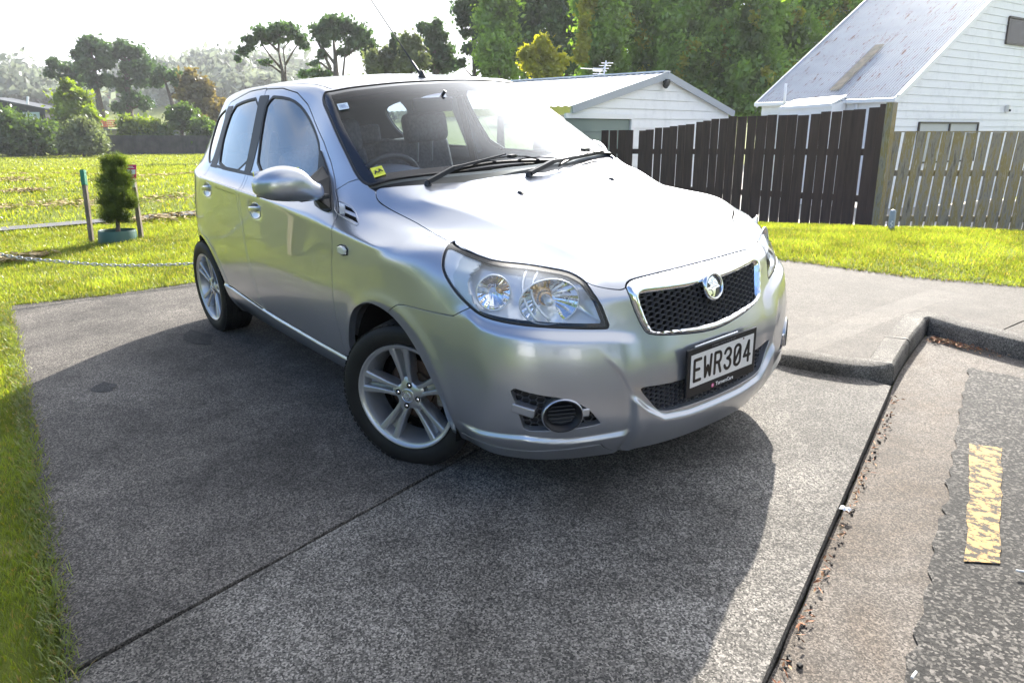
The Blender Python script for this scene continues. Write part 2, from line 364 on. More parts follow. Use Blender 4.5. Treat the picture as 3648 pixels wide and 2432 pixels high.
sheet('concrete_slab', clipx(slabC, .955-.004, 1), .012, M_path, .12, foot_h, parent=foot, skirt=.07, kind=None)
sheet('concrete_slab', clipx(slabC, .955+.004, -1), .012, M_path, .12, foot_h, parent=foot, skirt=.07, kind=None)
# kerb stones: section swept along a line
kerb = put('kerb', None, None, kind='structure')
def kerbrun(P, hf, wd=.115, base=-.05, name='kerb_stone'):
    """P: face line (x, y); top strip lies on the left of the direction of travel"""
    P = [Vector(p) for p in P]; V = []; F = []; n = len(P)
    for i, p in enumerate(P):
        t = (P[min(i+1, n-1)]-P[max(i-1, 0)]).normalized(); nn = Vector((-t.y, t.x)); h = hf(p.x, p.y)+rnd.uniform(-.0015, .0015)
        sec = [(-.006, base), (-.004, h*.4), (-.002, h-.012), (.004, h-.003), (.012, h+.004), (wd-.006, h+.006), (wd, h-.004), (wd, base)]
        for o_, z in sec: q = p+nn*o_; V.append((q.x, q.y, terrain(q.x, q.y)+.012+z))
    m = 8
    for i in range(n-1):
        for j in range(m-1): F.append((i*m+j, (i+1)*m+j, (i+1)*m+j+1, i*m+j+1))
    F += [tuple(range(m))[::-1], tuple((n-1)*m+j for j in range(m))]
    me = mesh(V, F, True); me.set_sharp_from_angle(angle=rad(40)); return put(name, me, M_kerb, kerb)
cv = chaikin([(.10, 1.02), (.30, 1.075), (.52, 1.115), (.70, 1.17), (.80, 1.235), (.83, 1.33)], 3, False)
fh = lambda x, y: foot_h(x, y)
kerbrun([tuple(p) for p in cv], fh)
kerbrun([(.828, 1.338), (.775, 1.50), (.735, 1.62), (.705, 1.725)], fh)
kerbrun([(.703, 1.733), (.665, 1.86), (.628, 2.00), (.60, 2.10)], fh)
kerbrun([(.598, 2.105), (.578, 2.16), (.585, 2.19), (.60, 2.175), (.612, 2.16)], lambda x, y: .050)
kerbrun([(.600, 2.165), (.78, 2.12), (1.05, 2.075), (1.30, 2.05)], lambda x, y: .052)
kerbrun([(1.306, 2.05), (1.7, 2.03), (2.3, 2.0), (3.0, 1.98)], lambda x, y: .052)
M_mort = mat('pale_mortar', (.30, .28, .25), .9)
for (x0, y0), (x1, y1) in (((.822, 1.335), (.712, 1.292)), ((.700, 1.729), (.592, 1.690))):
    MB().bar((x0, y0, terrain(x0, y0)+.012+.0565), (x1, y1, terrain(x1, y1)+.012+.0565), .009, .003).put('mortar_joint', M_mort, kerb)
# channel and road, a little lower
chan = [(EG(-4.3)+.008, -4.3), (EG(1.15)+.008, 1.15), (.845, 1.34), (.78, 1.52), (.70, 1.78), (.62, 2.09), (.63, 2.15), (1.06, 2.06), (1.9, 2.0), (4.6, 1.96), (4.6, 1.62), (2.0, 1.66), (1.15, 1.74), (1.02, 1.70), (1.10, 1.5), (1.33, .93), (1.60, .22), (1.87, -.52), (2.35, -1.85), (3.2, -4.3)]
sheet('channel', chan, -.022, M_chan, .12, jag=.004)
road = [(1.0, 1.76), (1.09, 1.5), (1.31, .93), (1.58, .22), (1.85, -.52), (2.33, -1.85), (3.15, -4.4), (9.5, -4.4), (10, 1.9), (4.6, 1.70), (2.0, 1.70), (1.15, 1.78)]
sheet('road', road, -.016, M_road, .05, jag=.012)
M_yp = mat('road_paint_yellow', (.62, .40, .10), .85, spec=.2); b = M_yp.node_tree.nodes['Principled BSDF']
_t = nd(M_yp, 'ShaderNodeTexCoord'); _m = nd(M_yp, 'ShaderNodeMapping'); _m.inputs['Rotation'].default_value = (0, 0, rad(-25)); _m.inputs['Scale'].default_value = (26, 44, 30); lk(M_yp, _t.outputs['Object'], _m.inputs[0])
_n = nd(M_yp, 'ShaderNodeTexNoise', i_Scale=1., i_Detail=6., i_Roughness=.75); lk(M_yp, _m.outputs[0], _n.inputs['Vector'])
_r = nd(M_yp, 'ShaderNodeMapRange'); _r.inputs['From Min'].default_value = .47; _r.inputs['From Max'].default_value = .53; lk(M_yp, _n.outputs['Fac'], _r.inputs['Value'])
lk(M_yp, mixc(M_yp, _r.outputs[0], (.44, .285, .11), (.06, .054, .046)), b.inputs['Base Color'])
sheet('painted_line', [(1.375, .90), (1.475, .95), (1.56, .72), (1.79, .15), (1.715, .09), (1.48, .66)], -.012, M_yp, .05, kind='structure', jag=.005)
sheet('road', [(9.5, -4.41), (3.15, -4.41), (3.9, -6.4), (9, -22), (17, -22), (12, -6), (11, 12), (9.9, 12), (9.9, 1.9)], -.02, M_road, 1.0)
sheet('yard', [(FA.x+.3, FA.y+1.6), (FA.x+7, FA.y+1.2), (FA.x+14, FA.y+9), (FA.x+6, FA.y+22), (FA.x-16, FA.y+22), (FA.x-9, FA.y+8)], .04, mat('yard_gravel', (.30, .29, .27), .9), 1.5)
sheet('verge_ground', [(-5.6, -2.35), (-2.5, -2.15), (.45, -2.30), (2.0, -4.2), (2.9, -6.4), (7.5, -20), (-16, -20), (-11, -4)], .006, noise_col(mat('thatch_turf', (.05, .06, .02), .95, spec=.1), [(.3, (.035, .045, .016)), (.7, (.075, .085, .032))], 3., 6.)[0], .8)  # dark soil and thatch tone, keeps green reflections on the car low
# small debris: gravel in the channel corner, dry leaves
deb = MB()
for k in range(150):
    t = rnd.random(); y = 1.0-3.6*t; x = EG(y)+.025+abs(rnd.gauss(0, .018)); s_ = rnd.uniform(.003, .009)*(1.6 if -1.3 < y < -.6 else .8)
    M_ = Matrix.Rotation(rnd.uniform(0, 3), 3, 'Z') @ Matrix.Rotation(rnd.uniform(0, 3), 3, 'X'); deb.box((x, y, terrain(x, y)-.022+s_*.4), (s_, s_*.8, s_*.7), M_)
deb.put('channel_gravel', M_road, kind='stuff', label='loose dark gravel gathered along the channel edge of the drive')
M_leafd = noise_col(mat('dry_leaf', (.25, .11, .05), .8), [(.3, (.12, .035, .02)), (.5, (.30, .12, .05)), (.7, (.50, .38, .20))], 60., 2.)[0]
lf = MB()
for k in range(420):
    if k < 260: x = .66+abs(rnd.gauss(0, .16)); y = 2.09-abs(rnd.gauss(0, .035))-.07*(x-.66)
    else: y = rnd.uniform(-1.6, 1.15); x = EG(y)+.02+abs(rnd.gauss(0, .02))
    a = rnd.uniform(0, 6.28); l_ = rnd.uniform(.012, .035); z = terrain(x, y)-.018+rnd.uniform(0, .012); w_ = rnd.uniform(.003, .009)
    dx, dy = math.cos(a), math.sin(a)
    lf.add([(x-dx*l_/2, y-dy*l_/2, z), (x-dy*w_/2, y+dx*w_/2, z+rnd.uniform(0, .008)), (x+dx*l_/2, y+dy*l_/2, z+rnd.uniform(0, .01)), (x+dy*w_/2, y-dx*w_/2, z+rnd.uniform(0, .004))], [(0, 1, 2, 3)])
for k, (u, v, l_) in enumerate(((2333, 1310, .022), (2094, 1557, .030))):
    P = tsurf(u, v); a = .5+k*1.2; MB().tube([P+Vector((0, 0, .002)), P+Vector((math.cos(a)*l_, math.sin(a)*l_, .002))], .0035, 8).put('cigarette_butt', mat('paper_white_%d' % k, (.7, .69, .66), .7), label=('white cigarette butt on the road below the yellow line', 'white stub at the bottom edge of the channel')[k], cat='litter')
P = tsurf(1941, 1173); sm_ = []
for k in range(14): a = 2*math.pi*k/14; r_ = .010+.009*abs(math.sin(k*2.3)); sm_.append((P.x+math.cos(a)*r_*1.3, P.y+math.sin(a)*r_, P.z+.004+.008*abs(math.sin(k*1.7))))
put('paper_scrap', mesh(sm_+[(P.x, P.y, P.z+.014)], [(k, (k+1) % 14, 14) for k in range(14)]), mat('scrap_white', (.72, .72, .74), .7), label='crumpled scrap of white paper by the drive edge', cat='litter')
lf.put('leaf_litter', M_leafd, kind='stuff', label='dry brown leaves blown into the kerb corner and channel')
# ------------------------------------------------------------ grass blades
def leafmat(name, col, trans, var=.35, nscale=8.):
    m = bpy.data.materials.new(name); m.use_nodes = True; t = m.node_tree; t.nodes.clear(); o = t.nodes.new('ShaderNodeOutputMaterial')
    d = t.nodes.new('ShaderNodeBsdfDiffuse'); tl = t.nodes.new('ShaderNodeBsdfTranslucent'); mx = t.nodes.new('ShaderNodeMixShader'); mx.inputs[0].default_value = .45
    tc_ = t.nodes.new('ShaderNodeTexCoord'); n = t.nodes.new('ShaderNodeTexNoise'); n.inputs['Scale'].default_value = nscale; n.inputs['Detail'].default_value = 3; t.links.new(tc_.outputs['Object'], n.inputs['Vector'])
    r = t.nodes.new('ShaderNodeValToRGB'); e = r.color_ramp.elements; e[0].position = .35; e[1].position = .65
    e[0].color = (*[c*(1-var) for c in col], 1); e[1].color = (*[min(1, c*(1+var)) for c in col], 1); t.links.new(n.outputs['Fac'], r.inputs[0]); t.links.new(r.outputs[0], d.inputs[0])
    r2 = t.nodes.new('ShaderNodeMix'); r2.data_type = 'RGBA'; r2.blend_type = 'MULTIPLY'; r2.inputs[0].default_value = 1; t.links.new(r.outputs[0], r2.inputs[6]); r2.inputs[7].default_value = (*trans, 1); t.links.new(r2.outputs[2], tl.inputs[0])
    g = t.nodes.new('ShaderNodeBsdfGlossy'); g.inputs['Roughness'].default_value = .35; g.inputs[0].default_value = (.8, .8, .8, 1); m2 = t.nodes.new('ShaderNodeMixShader'); m2.inputs[0].default_value = .04
    t.links.new(d.outputs[0], mx.inputs[1]); t.links.new(tl.outputs[0], mx.inputs[2]); t.links.new(mx.outputs[0], m2.inputs[1]); t.links.new(g.outputs[0], m2.inputs[2]); t.links.new(m2.outputs[0], o.inputs[0]); return m
M_grass = leafmat('grass_blades', (.135, .175, .030), (2.5, 2.3, .8), .35, 2.5)
_t = M_grass.node_tree; _r = [n for n in _t.nodes if n.type == 'VALTORGB'][0]; _n2 = _t.nodes.new('ShaderNodeTexNoise'); _n2.inputs['Scale'].default_value = 45; _t.links.new([n for n in _t.nodes if n.type == 'TEX_COORD'][0].outputs['Object'], _n2.inputs['Vector'])
_m2 = _t.nodes.new('ShaderNodeMapRange'); _m2.inputs['From Min'].default_value = .58; _m2.inputs['From Max'].default_value = .66; _t.links.new(_n2.outputs['Fac'], _m2.inputs['Value'])
_x = _t.nodes.new('ShaderNodeMix'); _x.data_type = 'RGBA'; _t.links.new(_m2.outputs[0], _x.inputs[0]); _x.inputs[7].default_value = (.26, .20, .085, 1)
for l_ in list(_r.outputs[0].links): _t.links.new(_x.outputs[2], l_.to_socket)
_t.links.new(_r.outputs[0], _x.inputs[6])
nrs = np.random.RandomState(5)
def fastmesh(co, nper, faces_per):
    """co (n, nper, 3) and faces given as index tuples within a group, all the same length"""
    n = len(co); k = len(faces_per[0]); me = bpy.data.meshes.new('m'); me.vertices.add(n*nper); me.vertices.foreach_set('co', co.reshape(-1))
    idx = (np.array(faces_per)[None]+np.arange(n)[:, None, None]*nper).reshape(-1); nf = n*len(faces_per)
    me.loops.add(nf*k); me.loops.foreach_set('vertex_index', idx); me.polygons.add(nf); me.polygons.foreach_set('loop_start', np.arange(nf)*k); me.update(calc_edges=True); return me
def inpoly(P, xy): return sdf(np.array(P, float), xy) < 0
def grass(name, poly, n, hh, wd, label, holes=(), clump=.0):
    P = np.array(poly, float); lo, hi = P.min(0), P.max(0); xy = nrs.uniform(lo, hi, (int(n*1.6), 2)); xy = xy[inpoly(P, xy)]
    for h_ in holes: xy = xy[~inpoly(h_, xy)]
    xy = xy[:n]; n = len(xy)
    z = np.array([terrain(x, y) for x, y in xy]); a = nrs.uniform(0, 6.283, n); l_ = hh*nrs.uniform(.45, 1.25, n); l_ *= .8+.4*np.sin(xy[:, 0]*3.1+np.sin(xy[:, 1]*2.3)*2)*np.cos(xy[:, 1]*2.7)*.6
    lean = nrs.uniform(.15, .9, n)*l_; w_ = wd*nrs.uniform(.6, 1.3, n); b_ = nrs.uniform(0, 6.283, n)
    dx, dy = np.cos(a)*w_/2, np.sin(a)*w_/2; ox, oy = np.cos(b_)*lean, np.sin(b_)*lean
    base = np.stack([xy[:, 0], xy[:, 1], z-.004], 1); co = np.zeros((n, 5, 3))
    co[:, 0] = base+np.stack([dx, dy, 0*z], 1); co[:, 1] = base-np.stack([dx, dy, 0*z], 1)
    mid = base+np.stack([ox*.35, oy*.35, l_*.6], 1); co[:, 2] = mid-np.stack([dx, dy, 0*z], 1)*.7; co[:, 3] = mid+np.stack([dx, dy, 0*z], 1)*.7; co[:, 4] = base+np.stack([ox, oy, l_], 1)
    me = fastmesh(co[:, [0, 1, 2, 3, 3, 2, 4, 4]].copy(), 8, [(0, 1, 2, 3), (4, 5, 6, 7)]) if False else fastmesh(co, 5, [(0, 1, 2), (0, 2, 3), (3, 2, 4)])
    return put(name, me, M_grass, kind='stuff', label=label)
drv = slabA[:]
grass('grass', [(-4.45, -1.84), (-2.54, -1.95), (-.31, -2.11), (.60, -2.17), (.62, -2.9), (.2, -3.1), (-2.4, -3.0), (-5.6, -2.7), (-5.4, -1.8)], 62000, .034, .0040, 'green and straw coloured grass verge along the left edge of the drive')
grass('grass', [(-4.0, 1.3), (-3.99, -.40), (-4.08, -1.10), (-4.33, -1.84), (-5.2, -2.4), (-8.6, -2.6), (-8.6, 2.2), (-5.5, 2.4)], 90000, .050, .0065, 'bright backlit lawn between the drive and the narrow path')
grass('grass', [(-1.4, 3.02), (-1.02, 3.15), (-.01, 3.25), (.61, 3.45), (2.6, 4.05), (3.2, 5.2), (-.2, 6.9), (-2.2, 6.1), (-3.4, 5.6), (-3.0, 3.0)], 90000, .050, .0065, 'sunny lawn between the footpath and the two fences')
grass('grass', [(-8.6, -6.0), (-8.6, 3.6), (-26, 10), (-30, -10)], 90000, .07, .018, 'mown field grass beyond the narrow path')
grass('grass', [(-26, -12), (-26, 12), (-84, 40), (-92, -28)], 90000, .13, .07, 'distant mown grass reaching the far fence')
# edge fringe that creeps over the concrete
def fringe(pts, n, name_label):
    P = [Vector(p) for p in pts]; co = np.zeros((n, 5, 3)); 
    seg = [(a, b, (b-a).length) for a, b in zip(P, P[1:])]; tot = sum(s[2] for s in seg)
    for i in range(n):
        t = rnd.random()*tot
        for a, b, l_ in seg:
            if t <= l_: break
            t -= l_
        q = a.lerp(b, min(t/l_, 1)); q = q+Vector((rnd.gauss(0, .022), rnd.gauss(0, .022))); an = rnd.uniform(0, 6.28); h_ = rnd.uniform(.015, .05); w_ = rnd.uniform(.002, .005); ox, oy = math.cos(an)*h_*.9, math.sin(an)*h_*.9; z = terrain(*q)+.008
        dx, dy = -math.sin(an)*w_/2, math.cos(an)*w_/2
        co[i] = [(q.x+dx, q.y+dy, z), (q.x-dx, q.y-dy, z), (q.x+ox*.5-dx*.7, q.y+oy*.5-dy*.7, z+h_*.5), (q.x+ox*.5+dx*.7, q.y+oy*.5+dy*.7, z+h_*.5), (q.x+ox, q.y+oy, z+h_*.65)]
    put('grass', fastmesh(co, 5, [(0, 1, 2), (0, 2, 3), (3, 2, 4)]), M_grass, kind='stuff', label=name_label)
fringe([(-3.9, .4), (-3.99, -.47), (-4.09, -1.16), (-4.36, -1.83), (-2.54, -1.93), (-.31, -2.09), (.52, -2.15)], 9000, 'ragged grass fringe creeping over the left slab edges')
fringe([(-1.3, 3.04), (-1.02, 3.11), (-.01, 3.21), (.61, 3.41), (2.6, 4.0)], 4000, 'ragged grass fringe along the back of the footpath')
# narrow asphalt path across the field
pa, pb, pc_ = tsurf(-60, 538), tsurf(300, 511), tsurf(560, 488)
pw = .16
sheet('narrow_path', [(pa.x-.1, pa.y-.6), (pb.x, pb.y), (pc_.x, pc_.y), (pc_.x-3*.3, pc_.y+3), (pc_.x-3*.3-.5, pc_.y+3), (pc_.x-.42, pc_.y), (pb.x-.36, pb.y), (pa.x-.46, pa.y-.6)], .035, mat('path_asphalt', (.11, .11, .115), .85), .5)
# clumps of cut hay on the field
M_hay = noise_col(mat('cut_grass', (.36, .27, .13), .9), [(.3, (.22, .16, .07)), (.7, (.50, .38, .20))], 30., 3.)[0]
n = 2600; co = np.zeros((n, 4, 3)); rows = []
for (u0, v0, u1, v1, th) in ((0, 478, 200, 470, 6), (200, 470, 450, 455, 6), (0, 402, 300, 404, 2), (150, 425, 450, 400, 2), (0, 412, 60, 418, 3), (0, 600, 90, 597, 1), (300, 512, 430, 500, 3), (40, 370, 440, 366, 1), (120, 384, 450, 378, 1), (20, 442, 100, 440, 1)):
    a = tsurf(u0, v0); b = tsurf(u1, v1)
    if a and b: rows.append((a, b, th))
for i in range(n):
    a, b, th = rows[rnd.randrange(len(rows))]; t = rnd.random(); 
    cl_ = math.sin(t*37+th)*math.sin(t*13.7)
    if cl_ < -.1: t = (t+.07) % 1
    q = a.lerp(b, t); s_ = .07+.03*th; q = q+Vector((rnd.gauss(0, s_), rnd.gauss(0, s_), 0)); z = terrain(q.x, q.y)+rnd.uniform(0.01, .06); an = rnd.uniform(0, 6.28); l_ = rnd.uniform(.05, .14); w_ = .012
    dx, dy = math.cos(an)*l_/2, math.sin(an)*l_/2
    co[i] = [(q.x-dx, q.y-dy, z), (q.x+dy*.2, q.y-dx*.2, z+.012), (q.x+dx, q.y+dy, z+rnd.uniform(-.01, .03)), (q.x-dy*.2, q.y+dx*.2, z)]
put('cut_grass', fastmesh(co, 4, [(0, 1, 2, 3)]), M_hay, kind='stuff', label='rows of dry mown grass lying on the field')

# ============================================================ buildings
M_wb = noise_col(mat('white_weatherboard', (.74, .75, .76), .55), [(.22, (.66, .67, .68)), (.5, (.80, .81, .82))], 3., 8., .7, bump=.1)[0]
M_wtrim = mat('white_trim', (.78, .79, .80), .45)
M_roofw = mat('corrugated_roof_pale', (.3, .33, .38), .55, .15)
noise_col(M_roofw, [(.3, (.25, .28, .33)), (.65, (.32, .35, .40))], 1.5, 6.)
_b = M_roofw.node_tree.nodes['Principled BSDF']; _t = nd(M_roofw, 'ShaderNodeTexCoord'); _m = nd(M_roofw, 'ShaderNodeMapping'); _m.inputs['Scale'].default_value = (5.0, .9, 1.); lk(M_roofw, _t.outputs['UV'], _m.inputs[0])
_n = nd(M_roofw, 'ShaderNodeTexNoise', i_Scale=1.6, i_Detail=9., i_Roughness=.78); lk(M_roofw, _m.outputs[0], _n.inputs['Vector']); _r = nd(M_roofw, 'ShaderNodeMapRange'); _r.inputs['From Min'].default_value = .555; _r.inputs['From Max'].default_value = .62; lk(M_roofw, _n.outputs['Fac'], _r.inputs['Value'])
lk(M_roofw, mixc(M_roofw, _r.outputs[0], _b.inputs['Base Color'].links[0].from_socket, (.12, .040, .022)), _b.inputs['Base Color'])
M_alu = mat('dark_window_frame', (.035, .028, .024), .4); M_pane = mat('far_pane', (.012, .016, .016), .08, .0, spec=.35)
M_curt = mat('curtained_pane', (.42, .44, .46), .25)
def corr(name, O, ux, uy, Lx, Ly, mt, parent, pitch=.076, amp=.009, seg=6, skew=0.):
    """corrugated sheet: waves run along uy; O corner, ux across, uy up the slope"""
    O = Vector(O); ux = Vector(ux).normalized(); uy = Vector(uy).normalized(); nn = ux.cross(uy).normalized(); 
    if nn.z < 0: nn = -nn
    nx = int(Lx/pitch*seg); V = []; F = []
    for i in range(nx+1):
        s_ = Lx*i/nx; h_ = amp*math.cos(2*math.pi*s_/pitch)
        V.append(O+ux*s_+nn*h_); V.append(O+ux*s_+uy*Ly+nn*h_)
    for i in range(nx): F.append((2*i, 2*i+2, 2*i+3, 2*i+1))
    me = mesh(V, F, True); uvl = me.uv_layers.new(name='uv')
    for p in me.polygons:
        for li in p.loop_indices:
            vi = me.loops[li].vertex_index; uvl.data[li].uv = (Lx*(vi//2)/nx, Ly*(vi % 2))
    return put(name, me, mt, parent)
# ---- steep-roofed house at right
Z0 = 19.; HC = at(2055, 222, Z0)                       # near corner at eave height
camr = Vector((RW[0], RW[1], 0)).normalized(); camf = Vector((FW[0], FW[1], 0)).normalized()
hw_ = (camr*1.42+camf).normalized(); he = (camf*1.0-camr*.700).normalized(); he = (he-hw_*he.dot(hw_)).normalized()   # along the gable wall / along the eave
def hitplane(u, v, P0, nrm):
    d = Vector(ray_(u, v)); t = (P0-Vector(CAM)).dot(nrm)/d.dot(nrm); return Vector(CAM)+d*t
house = put('weatherboard_house', None, None, label='white weatherboard house with steep rusty corrugated roof behind the fence', cat='house')
gz = -.75
wn = hw_.cross(Vector((0, 0, 1))).normalized()
if wn.dot(Vector(CAM)-HC) < 0: wn = -wn
en = he.cross(Vector((0, 0, 1))).normalized()
if en.dot(Vector(CAM)-HC) < 0: en = -en
rk = hitplane(2270, 0, HC, wn); slope = (rk.z-HC.z)/((rk-HC).dot(hw_)); Lg = 12.0; rdg = Lg/2
EL = (hitplane(1752, 228, HC, en)-HC).dot(he)
rise = slope*Lg/2
def gx0(z): return max(0., (z-HC.z)/slope)
MB().prism([(0, gz), (Lg, gz), (Lg, HC.z), (Lg/2, HC.z+rise), (0, HC.z)], 0, .04, Matrix([[hw_[k], (0, 0, 1)[k], -wn[k], (HC-Vector((0, 0, HC.z)))[k]] for k in range(3)]+[[0, 0, 0, 1]]) @ Matrix.Translation((0, 0, .02))).put('gable_wall', M_wb, house)
bh = .192; z = HC.z-bh*13+.06; k = 0
while z < HC.z+rise-.3 and k < 46:
    a0, a1 = gx0(z), gx0(z+bh); b0, b1 = Lg-a0, Lg-a1; B0 = HC-Vector((0, 0, HC.z)); q = lambda s_, zz_, o_: B0+hw_*s_+Vector((0, 0, zz_))+wn*o_
    V = [q(a0, z, .026), q(b0, z, .026), q(b1, z+bh-.004, .008), q(a1, z+bh-.004, .008), q(a0, z, -.0), q(b0, z, -.0), q(b1, z+bh-.004, -.0), q(a1, z+bh-.004, -.0)]
    put('weatherboard', mesh(V, [(0, 1, 2, 3), (0, 4, 5, 1), (3, 2, 6, 7), (0, 3, 7, 4), (1, 5, 6, 2)]), M_wb, house); z += bh; k += 1
z = HC.z-bh*10+.02
for k in range(10):
    B0 = HC-Vector((0, 0, HC.z)); q = lambda s_, zz_, o_: B0+he*s_+Vector((0, 0, zz_))+en*o_
    zt = min(z+bh-.004, HC.z)
    put('weatherboard', mesh([q(0, z, .026), q(EL, z, .026), q(EL, zt, .008), q(0, zt, .008), q(0, z, 0), q(EL, z, 0)], [(1, 0, 3, 2), (0, 1, 5, 4)]), M_wb, house); z += bh
MB().bar(HC-en*.03+he*.0+Vector((0, 0, -1.3)), HC-en*.03+he*EL+Vector((0, 0, -1.3)), .04, 2.6).put('side_wall', M_wb, house)
up_s = (hw_*1.0+Vector((0, 0, slope))).normalized()
corr('roof', HC-hw_*.10+Vector((0, 0, -.10*slope+.05))+wn*.14, he, up_s, EL+.28, math.hypot(Lg/2+.1, rise+.1), M_roofw, house)
up2 = (-hw_+Vector((0, 0, slope))).normalized(); corr('roof', HC+hw_*(Lg+.1)+Vector((0, 0, -.10*slope+.05))+wn*.14, he, up2, EL+.28, math.hypot(Lg/2+.1, rise+.1), M_roofw, house, seg=2)
MB().bar(HC+wn*.10-hw_*.12+Vector((0, 0, -.12*slope-.02)), HC+wn*.10+hw_*Lg/2+Vector((0, 0, rise-.02)), .035, .17, up_s.cross(wn)).put('barge_board', M_wtrim, house)
MB().bar(HC+wn*.145-hw_*.10+Vector((0, 0, -.1*slope+.085)), HC+wn*.145+hw_*Lg/2+Vector((0, 0, rise+.085)), .09, .02, up_s.cross(wn)).put('barge_flashing', mat('flashing_pale', (.66, .69, .73), .25, .5), house)
fa_ = HC+he*EL-wn*.0
MB().bar(fa_-wn*.12-hw_*.12+Vector((0, 0, -.12*slope-.02)), fa_-wn*.12+hw_*Lg/2+Vector((0, 0, rise-.02)), .04, .16, up_s.cross(wn)).put('barge_board', M_wtrim, house)
gut = MB(); G0 = HC-hw_*.14+Vector((0, 0, -.10*slope-.02))+wn*.12; gut.bar(G0, G0+he*(EL+.26), .11, .10); put('gutter', bevel(gut.mesh(), .02, 2), M_wtrim, house)
dp = HC+he*(.95)+en*.06; MB().tube([dp+Vector((0, 0, -.06)), dp+Vector((0, 0, -1.4))], .04, 10).put('downpipe', M_wtrim, house, smooth=True)
vp = hitplane(1803, 222, HC+en*.25, en); MB().tube([vp+Vector((0, 0, -.2)), vp+Vector((0, 0, .34))], .035, 10).put('vent_pipe', M_wtrim, house, smooth=True)
# lean-to porch roof under the eave
l0 = hitplane(1945, 219, HC+en*.05, en); l1 = hitplane(1826, 229, HC+en*.05, en); dn = en*.62+Vector((0, 0, -.20))
mb = MB(); V = [l0, l1, l1+dn, l0+dn]; V = V+[v+Vector((0, 0, -.06)) for v in V]; mb.add(V, [(0, 3, 2, 1), (4, 5, 6, 7), (0, 1, 5, 4), (1, 2, 6, 5), (2, 3, 7, 6), (3, 0, 4, 7)]).put('porch_roof', M_wtrim, house)
V = [l0+dn*.97+Vector((0, 0, -.06)), l1+dn*.97+Vector((0, 0, -.06)), l1+Vector((0, 0, -.1)), l0+Vector((0, 0, -.1))]; V2 = [Vector((v.x, v.y, gz)) for v in V]
MB().add(V+V2, [(0, 1, 5, 4), (1, 2, 6, 5), (3, 0, 4, 7)]).put('porch_wall', M_wb, house)
MB().bar(l0+dn+Vector((0, 0, -.05)), l1+dn+Vector((0, 0, -.05)), .09, .08).put('porch_gutter', M_wtrim, house)
# roof light strip of clear sheet and fixings
rn = he.cross(up_s).normalized(); rn = rn if rn.z > 0 else -rn
def roofpt(u, v): return hitplane(u, v, HC+rn*.065, rn)
a, b = roofpt(1915, 208), roofpt(2000, 105); st_ = [a-he*.14, a+he*.14]; d_ = up_s*(b-a).dot(up_s)
me = mesh([st_[0]+rn*.012, st_[1]+rn*.012, st_[1]+d_+rn*.012, st_[0]+d_+rn*.012], [(0, 1, 2, 3)]); put('clear_roof_sheet', me, noise_col(mat('weathered_clear_sheet', (.10, .10, .09), .75, spec=.1), [(.35, (.045, .065, .055)), (.6, (.16, .135, .11))], 4., 5.)[0], house)
sc_ = MB()
for rr in range(7):
    for k in range(46):
        P = HC+he*(k*.10-.05)+up_s*(.25+rr*.95)+rn*.082; sc_.box(P, (.014, .014, .014))
sc_.put('roof_screws', mat('lead_head', (.35, .33, .32), .5, .5), house, kind='stuff')
def window(house, P0, du, dv, c00, c11, frame, pane, n=(2,), nrm=None, mull=1, depth=.05, fw=.045):
    o = put('window', None, None, house); A = c00; w_ = (c11-c00).dot(du); h_ = (c11-c00).dot(dv); nn = nrm
    q = lambda s_, t_, o_=.0: A+du*s_+dv*t_+nn*(.045+o_)
    for s0, t0, s1, t1 in ((0, 0, w_, 0), (0, h_, w_, h_), (0, 0, 0, h_), (w_, 0, w_, h_)): MB().bar(q(s0, t0), q(s1, t1), fw, .06 if abs(s1-s0) > 0 else fw, nn).put('window_frame', frame, o)
    for k in range(1, mull+1): MB().bar(q(w_*k/(mull+1), 0), q(w_*k/(mull+1), h_), fw, .05, nn).put('window_mullion', frame, o)
    for k in range(mull+1):
        s0 = w_*k/(mull+1)+.02; s1 = w_*(k+1)/(mull+1)-.02; put('window_pane', mesh([q(s0, 0, -.012), q(s1, 0, -.012), q(s1, h_, -.012), q(s0, h_, -.012)], [(0, 1, 2, 3)]), pane, o)
    return o
UPV = Vector((0, 0, 1))
wc = hitplane(2108, 282, HC, wn); w1 = hitplane(2243, 284, HC, wn); window(house, None, hw_, UPV, Vector((wc.x, wc.y, wc.z-1.0)), Vector((w1.x, w1.y, wc.z)), M_alu, M_curt, nrm=wn)
wc = hitplane(2306, 100, HC, wn); w1 = hitplane(2420, 37, HC, wn); window(house, None, hw_, UPV, wc, Vector((w1.x, w1.y, hitplane(2306, 38, HC, wn).z)), M_alu, M_pane, nrm=wn, mull=0)
cp = hitplane(2312, 250, HC+wn*.05, wn); cm = put('wall_sensor', bevel(MB().box(cp+wn*.03, (.10, .10, .20)).mesh(), .03, 3), mat('sensor_cream', (.66, .64, .58), .4), house)
MB().box(cp+wn*.09+Vector((0, 0, -.05)), (.05, .05, .06)).put('sensor_eye', M_void, cm)
